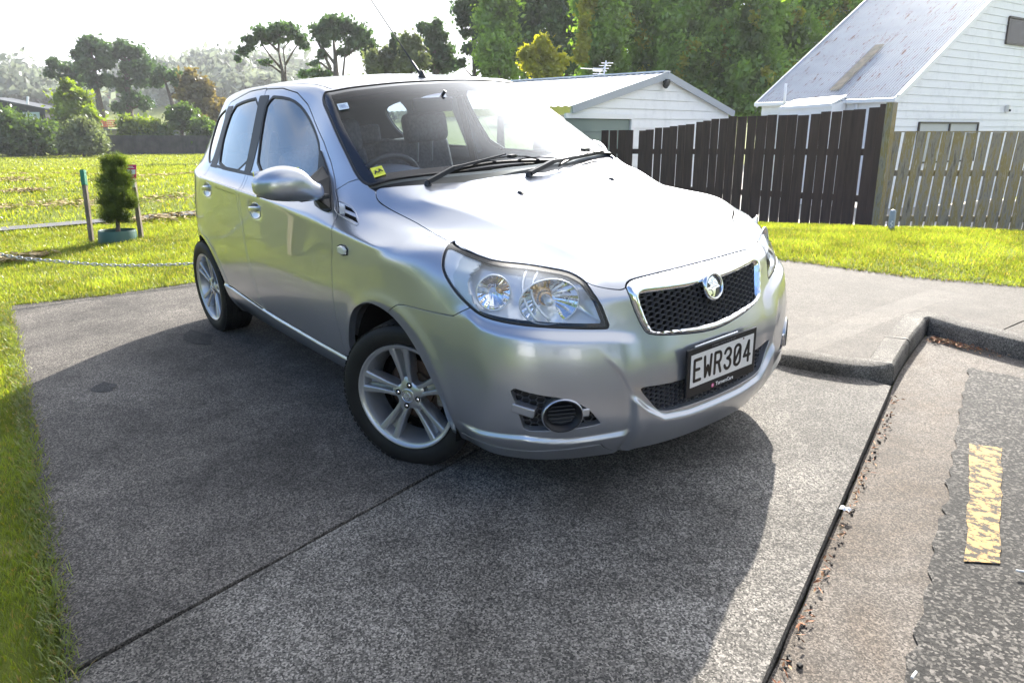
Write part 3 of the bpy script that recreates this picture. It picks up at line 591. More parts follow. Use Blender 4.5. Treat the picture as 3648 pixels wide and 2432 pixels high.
# ---- low garage
Zg = 16.; GC = at(1316, 246, Zg); g1 = (camr*.95+camf).normalized(); g2 = (camf*.95-camr).normalized()
gn = g1.cross(UPV).normalized(); gn = gn if gn.dot(Vector(CAM)-GC) > 0 else -gn
garage = put('garage', None, None, label='low white garage with gable roof seen over the bonnet', cat='garage')
e2 = hitplane(1672, 264, GC, gn); GL = (e2-GC).dot(g1); ap = hitplane(1525, 172, GC, gn); ga = (ap-GC).dot(g1); gr = ap.z-GC.z
def gtop(s_): return GC.z+(gr*s_/ga if s_ < ga else gr*(GL-s_)/(GL-ga))
GL_ = GL; gb = GC-Vector((0, 0, GC.z)); bh = .21; z = GC.z-.21*9; 
drs0, drs1, drz = (hitplane(1316, 300, GC, gn)-GC).dot(g1)+.0, (hitplane(1446, 277, GC, gn)-GC).dot(g1), hitplane(1446, 274, GC, gn).z
while z < GC.z+gr-.05:
    if z+bh*.5 < GC.z: s0, s1, s2, s3 = 0, GL_, GL_, 0
    else:
        f0 = min(1, max(0, (z-GC.z)/gr)); f1 = min(1, max(0, (z+bh-GC.z)/gr)); s0, s1, s2, s3 = ga*f0, GL_-(GL_-ga)*f0, GL_-(GL_-ga)*f1, ga*f1
    zt = min(z+bh-.006, GC.z+gr)
    if z+bh*.3 < drz: s0 = s3 = drs1+.09
    q = lambda s_, zz_, o_: gb+g1*s_+Vector((0, 0, zz_))+gn*o_
    put('weatherboard', mesh([q(s0, z, .028), q(s1, z, .028), q(s2, zt, .006), q(s3, zt, .006), q(s0, z, 0), q(s1, z, 0)], [(0, 1, 2, 3), (0, 4, 5, 1)]), M_wb, garage); z += bh
MB().prism([(0, -1.3), (GL_, -1.3), (GL_, GC.z), (ga, GC.z+gr), (0, GC.z)], 0, .04, Matrix([[g1[k], (0, 0, 1)[k], -gn[k], gb[k]] for k in range(3)]+[[0, 0, 0, 1]]) @ Matrix.Translation((0, 0, .03))).put('gable_wall', M_wb, garage)
M_groof = noise_col(mat('garage_roof_sheet', (.74, .75, .77), .35, .15), [(.3, (.68, .69, .72)), (.7, (.80, .81, .83))], 2., 5.)[0]
sl = (g1*ga+Vector((0, 0, gr))).normalized(); corr('roof', GC-g1*.14+Vector((0, 0, -.14*gr/ga+.05))+gn*.10, g2, sl, 11.5, math.hypot(ga, gr)+.16, M_groof, garage, pitch=.19, amp=.012, seg=4)
sr = (-g1*(GL_-ga)+Vector((0, 0, gr))).normalized(); corr('roof', GC+g1*(GL_+.14)+Vector((0, 0, -.14*gr/(GL_-ga)+.05))+gn*.10, g2, sr, 11.5, math.hypot(GL_-ga, gr)+.16, M_groof, garage, pitch=.19, amp=.012, seg=4)
M_barge = mat('grey_barge', (.36, .39, .43), .5)
MB().bar(GC-g1*.14+gn*.10+Vector((0, 0, -.14*gr/ga-.02)), GC+g1*ga+gn*.10+Vector((0, 0, gr-.02)), .03, .16, sl.cross(gn)).put('barge_board', M_barge, garage)
MB().bar(GC+g1*(GL_+.14)+gn*.103+Vector((0, 0, -.14*gr/(GL_-ga)-.02)), GC+g1*ga+gn*.103+Vector((0, 0, gr-.02)), .03, .16, sr.cross(gn)).put('barge_board', M_barge, garage)
MB().bar(GC+g1*ga+gn*.1+Vector((0, 0, gr+.07)), GC+g1*ga+g2*11.4+Vector((0, 0, gr+.07)), .22, .03).put('ridge_cap', M_groof, garage)
gd = put('garage_door', None, None, garage)
z = -1.2
while z < drz-.02:
    q = lambda s_, zz_, o_: gb+g1*s_+Vector((0, 0, zz_))+gn*o_; zt = min(z+.30, drz)
    put('door_panel', mesh([q(drs0-.3, z, .0), q(drs1, z, .0), q(drs1, zt-.02, .0), q(drs0-.3, zt-.02, .0), q(drs0-.3, zt, -.02), q(drs1, zt, -.02)], [(0, 1, 2, 3), (3, 2, 5, 4)]), mat('door_grey_green', (.17, .22, .20), .5) if 'door_grey_green' not in bpy.data.materials else bpy.data.materials['door_grey_green'], gd); z += .30
MB().bar(gb+g1*(drs1+.05)+gn*.03+Vector((0, 0, -1.2)), gb+g1*(drs1+.05)+gn*.03+Vector((0, 0, drz+.06)), .10, .05, gn).put('door_trim', M_wtrim, garage)
MB().bar(gb+g1*(drs0-.3)+gn*.032+Vector((0, 0, drz+.05)), gb+g1*(drs1+.1)+gn*.032+Vector((0, 0, drz+.05)), .10, .05, gn).put('door_trim', M_wtrim, garage)
fl = hitplane(1531, 192, GC+gn*.12, gn); flo = put('flood_lamp', None, None, garage)
MB().lathe([(0, .0), (.05, .02), (.075, .10), (.07, .11), (0, .10)], 14, Matrix.Translation(fl+g1*.06) @ Matrix.Rotation(rad(120), 4, 'X')).put('lamp_head', M_black, flo, smooth=True)
MB().lathe([(0, .0), (.05, .02), (.075, .10), (.07, .11), (0, .10)], 14, Matrix.Translation(fl-g1*.10) @ Matrix.Rotation(rad(100), 4, 'Y')).put('lamp_head', M_black, flo, smooth=True)
MB().box(fl+Vector((0, 0, .05)), (.12, .12, .08)).put('lamp_box', M_black, flo)
# television aerial on the garage roof
Za = 21.; tv = put('tv_aerial', None, None, label='small white television aerial standing on the garage ridge', cat='aerial')
M_al = mat('aerial_aluminium', (.70, .71, .72), .35, .6)
MB().tube([at(1385, 186, Za), at(1392, 140, Za)], .020, 6).put('mast', M_al, tv)
MB().tube([at(1333, 157, Za), at(1384, 160, Za)], .012, 5).put('boom', M_al, tv); MB().tube([at(1368, 178, Za), at(1396, 145, Za)], .014, 5).put('boom', M_al, tv)
MB().tube([at(1362, 160, Za), at(1380, 161, Za)], .05, 6).put('aerial_box', M_al, tv)
for k in range(9): c_ = at(1335+k*5.3, 157+k*.3, Za); MB().tube([c_-camf*.14, c_+camf*.14+camr*.02], .006, 4).put('element', M_al, tv)
for k in range(6): c_ = at(1370+k*5, 176-k*6.2, Za); MB().tube([c_-camr*.16, c_+camr*.16], .008, 4).put('element', M_al, tv)

# ============================================================ fences
M_brn = noise_col(mat('brown_fence_board', (.040, .024, .020), .7), [(.3, (.034, .018, .0145)), (.7, (.066, .036, .029))], 3., 5., .6, stretch=(6, 6, .6), bump=.15, bscale=30.)[0]
M_wea = noise_col(mat('weathered_board', (.24, .22, .16), .9), [(.34, (.10, .088, .062)), (.46, (.27, .245, .185)), (.56, (.25, .19, .05)), (.68, (.46, .43, .36))], 2.2, 9., .75, stretch=(7, 7, 1.1), bump=.35, bscale=24.)[0]
th_ = rad(56); Zr = 11.7; A_ = at(2012, 524, Zr); fdir = (-camr*math.cos(th_)+camf*math.sin(th_)).normalized(); fnn = fdir.cross(UPV).normalized(); fnn = fnn if fnn.dot(Vector(CAM)-A_) > 0 else -fnn
bf = put('brown_fence', None, None, label='dark brown paling fence stepping down towards the garage', cat='fence')
tops = [(1600, 30), (1535, 50), (1460, 60), (1395, 65), (1335, 72), (1278, 72), (1220, 85), (1155, 92), (1100, 90), (1045, 92), (990, 90), (930, 95), (880, 97), (825, 100), (775, 98), (725, 110), (680, 112), (635, 122), (595, 128), (545, 140), (500, 146), (455, 151), (413, 158), (372, 160), (325, 170), (285, 175), (215, 173), (175, 173), (130, 174), (85, 174)]
for k, (u, v) in enumerate(tops):
    U = (2100+u/1.5194)/1.551; Vv = (350+v/1.5194)/1.551; P = hitplane(U, Vv, A_, fnn); s_ = (P-A_).dot(fdir); h_ = P.z
    wdt = (abs(s_-sp_prev)*.89 if 0 < k < 26 else (.185 if k == 0 else .21)); sp_prev = s_; base = A_+fdir*s_; base.z = 0; off = fnn*rnd.uniform(-.003, .003)+fnn*.02
    zb_ = terrain(base.x, base.y)+rnd.uniform(-.03, .02); le = fdir*rnd.uniform(-.034, -.014)
    V = [base+off+fdir*(-wdt/2)+Vector((0, 0, zb_)), base+off+fdir*(wdt/2)+Vector((0, 0, zb_)), base+off+fdir*(wdt/2)+le+Vector((0, 0, h_-.004*rnd.random())), base+off+fdir*(-wdt/2)+le+Vector((0, 0, h_))]
    V += [q-fnn*.019 for q in V]
    me = mesh(V, [(0, 1, 2, 3), (7, 6, 5, 4), (0, 4, 5, 1), (1, 5, 6, 2), (2, 6, 7, 3), (3, 7, 4, 0)]); put('paling', me, M_brn, bf)
for v_ in (349, 458):
    zz_ = hitplane(2000, v_, A_, fnn).z; MB().bar(A_-fnn*.03+Vector((0, 0, zz_-A_.z)), A_+fdir*6.0-fnn*.03+Vector((0, 0, zz_-A_.z-.10)), .045, .10).put('rail', M_brn, bf)
MB().bar((A_.x, A_.y, A_.z-.6), (A_+camr*.02).to_tuple()[:2]+(hitplane(2040, 236, A_, fnn).z,), .11, .11, fnn).put('post', M_wea, bf)
wf = put('weathered_fence', None, None, label='grey mossy paling fence in front of the white house', cat='fence')
wd2 = (camr*1.0-camf*.10).normalized(); wnn = wd2.cross(UPV).normalized(); wnn = wnn if wnn.dot(Vector(CAM)-A_) > 0 else -wnn
W0 = A_+camr*.0+camf*.05; pit = 26.2/FPX*Zr*1.02
for k in range(27):
    base = W0+wd2*(.06+pit*k); base.z = 0; zt = hitplane(2050, 304.5, W0, wnn).z+rnd.uniform(-.006, .006); zb_ = terrain(base.x, base.y)+rnd.uniform(-.03, .0); wdt = pit*rnd.uniform(.78, .93); le = wd2*rnd.uniform(.085, .12)*1.0; o_ = wnn*(.02+rnd.uniform(-.004, .004))
    P4 = [base+o_-wd2*wdt/2+Vector((0, 0, zb_)), base+o_+wd2*wdt/2+Vector((0, 0, zb_)), base+o_+wd2*wdt/2+le+Vector((0, 0, zt)), base+o_-wd2*wdt/2+le+Vector((0, 0, zt))]
    P4 += [q-wnn*.018 for q in P4]
    me = bevel(mesh(P4, [(0, 1, 2, 3), (7, 6, 5, 4), (0, 4, 5, 1), (1, 5, 6, 2), (2, 6, 7, 3), (3, 7, 4, 0)]), .002, 1); put('paling', me, M_wea, wf)
for v_ in (398, 502): 
    zr = hitplane(2050, v_, W0, wnn).z; MB().bar(W0-wnn*.03+Vector((0, 0, zr-W0.z)), W0+wd2*6.2-wnn*.03+Vector((0, 0, zr-W0.z)), .045, .085).put('rail', M_wea, wf)
zt = hitplane(2050, 304, W0, wnn).z; MB().bar(W0+wnn*.0+Vector((0, 0, zt+.006-W0.z)), W0+wd2*6.3+Vector((0, 0, zt+.006-W0.z)), .05, .016).put('capping', M_wea, wf)
MB().bar(W0-wnn*.05+Vector((0, 0, -.7)), W0-wnn*.05+Vector((0, 0, .6)), .1, .1, wnn).put('post', M_wea, wf)
gp = tsurf(2046, 528); M_gp = mat('grey_plastic_post', (.26, .30, .36), .4)
gq = put('service_post', None, None, label='short grey plastic marker post against the weathered fence', cat='post'); gh = 46/FPX*(gp-Vector(CAM)).dot(Vector(FW))
MB().lathe([(.030, -.05), (.030, gh*.9), (.024, gh*.97), (.012, gh), (0, gh*1.01)], 16, Matrix.Translation(gp)).put('post_body', M_gp, gq, smooth=True)
mk_ = MB(); cd = (Vector(CAM)-gp); cd.z = 0; cd.normalize(); cr_ = UPV.cross(cd)
for k in range(4): mk_.box(gp+cd*.0305+Vector((0, 0, .03+k*.018))+cr_*.004*((k % 2)*2-1), (.012, .012, .009))
mk_.put('post_marking', M_wht if 'M_wht' in globals() else mat('print_white_a', (.75, .75, .76), .5), gq, kind='stuff')
# ============================================================ trees and shrubs
def leaves(name, mtl, parent, blobs, leaf, asp=.55, hang=0.):
    """blobs: (centre, radii, count); leaf-sized quads spread through the crown, denser towards the rim"""
    C_ = []; 
    for c, r, n in blobs:
        n = int(n*1.45); d = nrs.normal(size=(n, 3)); d /= np.linalg.norm(d, axis=1, keepdims=True)
        q = nrs.uniform(0, 1, n)**.42; P = d*q[:, None]
        # clumping: pull towards random clump centres
        m_ = max(8, n//32); cl_ = nrs.normal(size=(m_, 3)); cl_ /= np.linalg.norm(cl_, axis=1, keepdims=True); cl_ *= nrs.uniform(.35, 1.02, (m_, 1))
        idx = nrs.randint(0, m_, n); P = cl_[idx]+nrs.normal(size=(n, 3))*.20*nrs.uniform(.3, 2.3, (n, 1)) if m_ > 5 else P
        C_.append(np.array(c)+P*np.array(r))
    C_ = np.vstack(C_); n = len(C_); a = nrs.normal(size=(n, 3)); a /= np.linalg.norm(a, axis=1, keepdims=True); b = np.cross(a, nrs.normal(size=(n, 3))); b /= np.linalg.norm(b, axis=1, keepdims=True)
    if hang: a[:, 2] -= hang; a /= np.linalg.norm(a, axis=1, keepdims=True)
    s_ = leaf*nrs.uniform(.55, 1.35, (n, 1)); co = np.stack([C_-a*s_, C_+b*s_*asp, C_+a*s_, C_-b*s_*asp], 1)
    return put(name, fastmesh(co, 4, [(0, 1, 2, 3)]), mtl, parent)
M_bark = noise_col(mat('bark', (.10, .075, .055), .9), [(.3, (.05, .038, .03)), (.7, (.16, .125, .095))], 6., 5., .6, stretch=(3, 3, .7))[0]
M_pine = leafmat('pine_needles', (0.068, 0.117, 0.054), (1.1, 1.2, .6), .40, .8)
M_dark = leafmat('dark_evergreen_leaves', (0.109, 0.176, 0.07), (1.4, 1.7, .5), .45, .7)
M_pop = leafmat('poplar_leaves', (0.177, 0.25, 0.066), (1.9, 2.3, .6), .45, .8)
M_popy = leafmat('yellowing_leaves', (0.286, 0.297, 0.039), (2.2, 2.0, .5), .35, .9)
M_brnl = leafmat('brown_green_leaves', (0.158, 0.137, 0.058), (1.5, 1.3, .6), .40, .6)
M_ylw = leafmat('lime_leaves', (.14, .20, .025), (2.0, 1.9, .5), .50, .5)
M_shr = leafmat('shrub_leaves', (0.064, 0.108, 0.032), (1.5, 1.5, .5), .45, .6)
M_shr2 = leafmat('pale_shrub_leaves', (.13, .16, .075), (1.3, 1.3, .8), .40, .8)
M_con = leafmat('young_conifer_needles', (.082, .128, .030), (1.8, 1.6, .5), .40, 6.)
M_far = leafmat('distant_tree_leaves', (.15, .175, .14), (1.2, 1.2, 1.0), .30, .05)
px = lambda r_, Z: r_/FPX*Z
def tree(name, label, cat, Z, trunk, limbs, blobs, leaf, mtl, group=None, tw=.3, dens=1., hang=0., two=None, dz=.5):
    """trunk, limbs: lists of survey positions (u, v[, depth shift]); blobs: (u, v, ru, rv, count[, depth shift])"""
    root = put(name, None, None, label=label, cat=cat, group=group)
    T0 = [at(p[0], p[1], Z) for p in trunk]; b0 = T0[0]; g = Vector((b0.x, b0.y, terrain(b0.x, b0.y)-.1))
    root.location = g; bpy.context.view_layer.update()
    def loc(o): o.location = -g
    n = len(T0); o = MB().tube([g]+T0 if (g-b0).length > .3 else T0, [tw*1.25]*(1 if (g-b0).length > .3 else 0)+[tw*(1-.75*k/max(1, n-1)) for k in range(n)], 9).put('trunk', M_bark, root, smooth=True); loc(o)
    B_ = []
    for b in blobs:
        u, v, ru, rv, cnt = b[:5]; ds = b[5] if len(b) > 5 else rnd.uniform(-.4, .4)*px(ru, Z)
        c = at(u, v, Z+ds); B_.append((c, (px(ru, Z), px((ru+rv)/2, Z)*.9, px(rv, Z)), cnt*dens))
    lm = MB(); ok = False
    for l_ in limbs:
        P = [at(p[0], p[1], Z+(p[2] if len(p) > 2 else 0)) for p in l_]; lm.tube(P, [tw*.42*(1-.7*k/(len(P)-1)) for k in range(len(P))], 6); ok = True
    if not limbs:
        for c, r, cnt in B_:
            k = min(range(n), key=lambda i: (T0[i]-c).length+.6*max(0, T0[i].z-c.z)); s0 = T0[k]; m_ = s0.lerp(c, .5)+Vector((0, 0, -.1*(c-s0).length)); lm.tube([s0, m_, c], [tw*.30, tw*.2, tw*.08], 5); ok = True
    if ok: loc(lm.put('limbs', M_bark, root, smooth=True, kind='stuff'))
    loc(leaves('crown', mtl, root, B_, leaf, hang=hang))
    if two: loc(leaves('crown', two[0], root, [(at(u, v, Z-1), (px(a, Z), px((a+b)/2, Z), px(b, Z)), c*dens) for u, v, a, b, c in two[1]], leaf))
    return root
GP = 'pines along the far side of the field'
tree('pine_tree', 'leftmost windswept pine with a small lopsided crown', 'tree', 105, [(172, 300), (168, 240), (160, 190)], [], [(120, 146, 18, 8, 700), (150, 155, 22, 9, 800), (172, 165, 16, 10, 500), (115, 170, 16, 7, 500), (150, 180, 20, 8, 500), (178, 190, 14, 12, 400)], .30, M_pine, GP, .45)
tree('pine_tree', 'tall broad pine with a bare trunk on the left of its pair', 'tree', 100, [(240, 315), (232, 260), (222, 200), (215, 140)], [], [(205, 103, 26, 15, 1500), (185, 122, 20, 13, 900), (232, 112, 22, 16, 1100), (195, 150, 28, 12, 1100), (240, 145, 24, 14, 1000), (205, 178, 22, 9, 500), (245, 185, 20, 12, 500), (215, 200, 16, 8, 260)], .30, M_pine, GP, .62)
tree('pine_tree', 'tall broad pine with a sloping crown right of its pair', 'tree', 103, [(300, 315), (297, 250), (292, 190), (288, 140)], [], [(285, 112, 26, 14, 1300), (315, 128, 26, 15, 1300), (262, 125, 16, 16, 700), (340, 155, 22, 14, 900), (300, 160, 26, 14, 1000), (325, 185, 24, 12, 800), (280, 195, 20, 12, 600), (300, 225, 26, 14, 600), (330, 235, 22, 14, 500), (275, 245, 22, 12, 400)], .30, M_pine, GP, .6)
tree('pine_tree', 'small leaning pine with a flat crown beside the brown tree', 'tree', 98, [(412, 300), (404, 262), (390, 220), (380, 190)], [], [(372, 168, 22, 10, 800), (400, 175, 22, 11, 800), (360, 188, 20, 10, 500), (412, 195, 16, 9, 400)], .30, M_pine, GP, .42)
tree('broadleaf_tree', 'brownish loose-crowned tree at the right end of the left tree line', 'tree', 92, [(455, 315), (452, 270), (450, 215)], [], [(440, 185, 20, 18, 700), (470, 205, 20, 22, 800), (448, 235, 30, 22, 900), (480, 250, 22, 20, 600), (425, 220, 16, 20, 500), (460, 275, 34, 18, 600)], .40, M_brnl, None, .35)
tree('broadleaf_tree', 'grey-green low tree just behind the rear of the car', 'tree', 94, [(500, 315), (500, 270), (500, 240)], [], [(500, 245, 26, 18, 600), (525, 262, 26, 20, 600), (512, 285, 30, 14, 500)], .40, M_brnl, None, .3)
tree('conifer_bush', 'bright lime conifer bush in front of the dark shed', 'bush', 78, [(165, 320), (165, 280), (160, 230)], [], [(158, 205, 14, 18, 900), (150, 228, 26, 20, 1500), (182, 235, 24, 22, 1400), (165, 262, 42, 22, 2200), (205, 272, 20, 24, 1200), (140, 285, 30, 18, 900)], .24, M_ylw, None, .3)
GS = 'shrubs along the far edge of the field'
for lb, Z, bl, mt_, lf_ in (('dark spreading shrub at the left edge of the photo', 72, [(20, 285, 42, 26, 1900), (10, 318, 50, 26, 2000), (60, 305, 34, 26, 1500)], M_shr, .22),
    ('dark shrub below the shed window', 72, [(90, 310, 34, 26, 1500), (70, 332, 40, 16, 1100)], M_shr, .22),
    ('grey-leaved shrub right of the lime conifer', 70, [(190, 300, 34, 26, 1700), (165, 325, 34, 22, 1300), (222, 325, 24, 22, 1100), (200, 338, 40, 10, 600)], M_shr2, .17),
    ('dark green shrub between the two sheds', 74, [(130, 318, 30, 26, 1300)], M_shr, .22),
    ('leafy green bush in front of the grey shed', 80, [(290, 288, 20, 16, 900), (320, 295, 26, 20, 1100), (350, 300, 22, 20, 800), (300, 315, 34, 18, 900)], M_ylw, .22),
    ('dark hedge bush in the middle of the far fence', 80, [(345, 315, 28, 18, 900), (375, 310, 20, 20, 700)], M_shr, .22),
    ('clipped dark bush at the right end by the car', 80, [(465, 295, 24, 20, 1000), (490, 308, 20, 18, 700), (450, 318, 24, 14, 600)], M_shr, .22)):
    u0 = bl[0][0]; lo_ = [(q[0]+d_, 334, q[2]*.7, 14, q[4]*.8) for q in bl for d_ in (-q[2]*.4, q[2]*.45)]
    tree('shrub', lb, 'shrub', Z, [(u0, 335), (u0, 310)], [], [(q[0], q[1], q[2], q[3], q[4]*1.3) for q in bl]+lo_, lf_, mt_, GS, .12)
tree('round_tree', 'round dark green tree standing before the low roofs', 'tree', 82, [(418, 335), (418, 300), (416, 280)], [], [(400, 262, 18, 15, 900), (425, 265, 24, 20, 1400), (412, 285, 26, 14, 1000), (440, 285, 14, 14, 500)], .22, M_shr, None, .25)
# umbrella pines behind the roof of the car
tree('pine_tree', 'umbrella-shaped pine left of the car aerial', 'tree', 62, [(652, 330), (652, 190), (648, 160), (640, 118)], [[(655, 330), (657, 200), (655, 150), (650, 112), (670, 90)], [(655, 150), (672, 120), (690, 95)], [(648, 160), (620, 128), (600, 100)], [(640, 118), (615, 95), (590, 82)], [(640, 118), (640, 90), (645, 70)], [(652, 172), (625, 152), (590, 140)]], [(575, 92, 20, 9, 700), (560, 118, 16, 9, 500), (545, 137, 9, 5, 160), (600, 72, 24, 12, 1000), (635, 64, 26, 11, 1100), (665, 72, 24, 14, 1000), (690, 92, 18, 13, 700), (700, 108, 12, 8, 300), (615, 90, 26, 10, 600), (575, 108, 14, 8, 300), (610, 145, 22, 6, 330), (640, 95, 26, 8, 400)], .19, M_pine, 'umbrella pines behind the roof', .26, .50)
tree('pine_tree', 'larger umbrella-shaped pine nearer the car aerial', 'tree', 60, [(770, 330), (772, 175), (770, 130), (766, 90)], [[(786, 330), (788, 170), (792, 130), (806, 95)], [(771, 150), (745, 115), (725, 92)], [(772, 175), (738, 145), (722, 140)], [(792, 130), (818, 112), (838, 105)], [(766, 90), (755, 70), (745, 60)], [(766, 90), (782, 66), (795, 58)], [(760, 160), (742, 120), (730, 100)]], [(730, 72, 20, 14, 800), (760, 52, 26, 12, 1200), (795, 60, 24, 14, 1200), (830, 80, 22, 16, 1100), (850, 102, 15, 14, 700), (765, 80, 28, 12, 900), (812, 100, 22, 14, 900), (745, 95, 18, 10, 500), (740, 125, 16, 8, 400), (790, 122, 18, 12, 500), (720, 145, 13, 5, 200), (840, 122, 14, 9, 400)], .19, M_pine, 'umbrella pines behind the roof', .30, .50)
tree('bush_tree', 'small leafy tree peeping over the middle of the car roof', 'tree', 58, [(720, 330), (720, 200), (722, 172)], [], [(700, 170, 16, 6, 300), (728, 168, 20, 8, 400), (752, 172, 14, 6, 250)], .18, M_dark, None, .2)
tree('broadleaf_tree', 'grey-green rounded tree right of the umbrella pines', 'tree', 56, [(880, 330), (882, 180), (880, 130)], [], [(862, 140, 24, 18, 900), (890, 128, 20, 18, 800), (905, 155, 30, 18, 900), (860, 162, 24, 12, 500)], .18, M_shr2, None, .22)
tree('feathery_conifer', 'pale feathery conifer in front of the dark pine by the aerial', 'tree', 52, [(945, 330), (945, 200), (945, 100)], [], [(935, 95, 9, 22, 500), (955, 105, 12, 22, 600), (940, 125, 18, 20, 900), (962, 140, 22, 20, 900), (930, 150, 20, 16, 700)], .15, M_shr2, None, .2)
tree('pine_tree', 'spiky dark pine directly behind the car aerial', 'tree', 55, [(1000, 330), (1002, 180), (998, 110), (985, 70)], [], [(968, 62, 14, 8, 350), (990, 72, 20, 12, 700), (1005, 58, 12, 10, 400), (1012, 85, 18, 12, 700), (990, 100, 20, 12, 700), (1020, 118, 22, 14, 800), (995, 135, 26, 16, 900), (1035, 148, 18, 12, 500), (905, 92, 9, 12, 250), (915, 112, 14, 12, 350), (1010, 158, 30, 12, 600)], .18, M_pine, None, .3)
tree('pine_tree', 'thin-trunked pine with open tufts left of the dark mass', 'tree', 50, [(1090, 330), (1090, 180), (1088, 120), (1084, 60)], [], [(1070, 20, 26, 18, 1200), (1100, 8, 32, 20, 1500), (1062, 48, 14, 12, 500), (1095, 42, 22, 16, 900), (1100, 75, 18, 14, 600), (1068, 75, 12, 8, 250), (1115, 105, 16, 12, 400), (1078, 112, 16, 10, 350), (1060, 145, 12, 8, 200), (1110, 145, 20, 14, 400)], .17, M_pine, None, .2)
tree('poplar_tree', 'pale green upright poplar catching light beside the dark evergreens', 'tree', 47, [(1150, 330), (1150, 180), (1148, 60)], [], [(1140, -15, 34, 30, 2200), (1148, 25, 38, 30, 2600), (1145, 70, 40, 32, 2600), (1140, 120, 46, 32, 2600), (1150, 160, 50, 24, 1800), (1118, 40, 22, 30, 900)], .15, M_pop, None, .25, 1., .3)
tree('evergreen_tree', 'huge dark evergreen filling the sky behind the garage', 'tree', 50, [(1240, 330), (1240, 180), (1238, 30)], [], [(1200, -20, 55, 36, 3000), (1280, -15, 60, 36, 3200), (1210, 40, 55, 34, 2800), (1290, 45, 52, 34, 2600), (1210, 95, 52, 30, 2400), (1290, 105, 48, 30, 2200), (1230, 145, 60, 28, 2200), (1170, 110, 30, 34, 1400), (1310, 150, 36, 26, 1100), (1340, 60, 40, 60, 2200), (1345, 150, 34, 40, 1300)], .18, M_dark, None, .45)
tree('small_tree', 'small yellow-green tree above the garage ridge', 'tree', 36, [(1250, 330), (1252, 190), (1250, 150)], [], [(1245, 98, 16, 14, 900), (1210, 122, 20, 12, 1000), (1250, 125, 28, 16, 1600), (1285, 140, 20, 14, 900), (1225, 150, 28, 14, 1300), (1265, 160, 30, 14, 1200), (1245, 178, 30, 12, 800)], .105, M_popy, None, .14)
GQ = 'row of tall poplars behind the garage and house'
for lb, u0, Z, w_, ye in (('leftmost tall poplar of the row, its left side yellowing', 1385, 40, 50, 1), ('second tall poplar of the row behind the aerial', 1475, 42, 52, 0), ('third tall poplar of the row above the garage peak', 1565, 40, 50, 0), ('fourth tall poplar of the row right of the garage peak', 1655, 41, 50, 0), ('fifth tall poplar of the row by the fence', 1745, 39, 50, 0), ('sixth tall poplar of the row touching the house roof', 1835, 40, 52, 0), ('rightmost tall poplar of the row behind the house roof', 1925, 41, 55, 0)):
    bl = []
    for k in range(9):
        v = -50+k*38; ww = w_*(.8+.25*math.sin(k*1.7+u0)); 
        if u0 > 1800 and v > 230: continue
        bl.append((u0+rnd.uniform(-14, 14), v, ww*1.15, 32, 2400)); bl.append((u0+rnd.uniform(-48, 48), v+18, ww*.8, 28, 1700))
    two = (M_popy, [(u0-38, 10, 16, 26, 500), (u0-42, 60, 14, 24, 420), (u0-50, 130, 18, 16, 420), (u0-46, 95, 12, 16, 260)]) if ye else (M_popy, [(u0+rnd.uniform(-30, 30), rnd.uniform(0, 250), 14, 18, 120) for _ in range(3)])
    tree('poplar_tree', lb, 'tree', Z, [(u0, 330), (u0, 250), (u0+3, 120), (u0, -20)], [], bl, .14, M_pop, GQ, .22, .80, .35, two)
# ---- dark shed with window, low roofs, barrier, far fence
def wallbox(name, label, cat, u0, u1, v0a, v0b, vb, Z, mtw, mtr=None, over=.3):
    """box building seen face on: left/right survey columns, roof line height at both ends, base line"""
    r = put(name, None, None, label=label, cat=cat); a = at(u0, v0a, Z); b = at(u1, v0b, Z); ba, bb = at(u0, vb, Z), at(u1, vb, Z); ba.x, ba.y = a.x, a.y; bb.x, bb.y = b.x, b.y; D_ = camf*5
    V = [ba, bb, b, a]+[q+D_ for q in (ba, bb, b, a)]; MB().add(V, [(0, 1, 2, 3), (1, 5, 6, 2), (5, 4, 7, 6), (4, 0, 3, 7)]).put('wall', mtw, r)
    o = camr*over; up_ = Vector((0, 0, .12)); V = [a-o-camf*.3, b+o-camf*.3, b+o+D_, a-o+D_]; V += [q+up_ for q in V]; MB().add(V, [(0, 1, 2, 3), (7, 6, 5, 4), (0, 4, 5, 1), (1, 5, 6, 2), (2, 6, 7, 3), (3, 7, 4, 0)]).put('roof', mtr or mtw, r)
    return r
M_shd = mat('dark_cladding', (.018, .019, .025), .55); M_rdark = mat('dark_roof', (.05, .055, .065), .35, .3)
sh = wallbox('dark_shed', 'dark house with sloping roof and pale window behind shrubs', 'house', -30, 102, 224, 252, 330, 86, M_shd, M_rdark)
for u0, u1, mt_ in ((52, 67, M_curt), (68, 92, mat('pale_blue_pane', (.36, .46, .46), .2))):
    a, b = at(u0, 258, 85.9), at(u1, 286, 85.9); MB().box(((a.x+b.x)/2, (a.y+b.y)/2, (a.z+b.z)/2), ((b-a).dot(camr), .12, a.z-b.z), Matrix.Rotation(math.atan2(camr.y, camr.x), 3, 'Z')).put('window', mt_, sh)
MB().tube([at(63, 240, 85.5), at(64, 222, 85.5)], .12, 8).put('flue', M_wtrim, sh)
M_conc3 = mat('pale_render', (.42, .42, .41), .8)
wallbox('low_shed', 'low grey-roofed shed behind the orange barrier', 'shed', 238, 275, 299, 300, 330, 84, mat('shed_cream', (.42, .38, .28), .8), mat('shed_roof_grey', (.22, .25, .30), .4, .4))
wallbox('low_house', 'low house with reddish roof between bush and round tree', 'house', 380, 405, 288, 288, 330, 90, mat('shed_grey', (.20, .21, .22), .8), mat('roof_reddish', (.20, .09, .07), .6))
ob = put('barrier_fence', None, None, label='orange mesh safety barrier on a deck edge', cat='barrier')
M_or = mat('orange_mesh', (.65, .16, .07), .6)
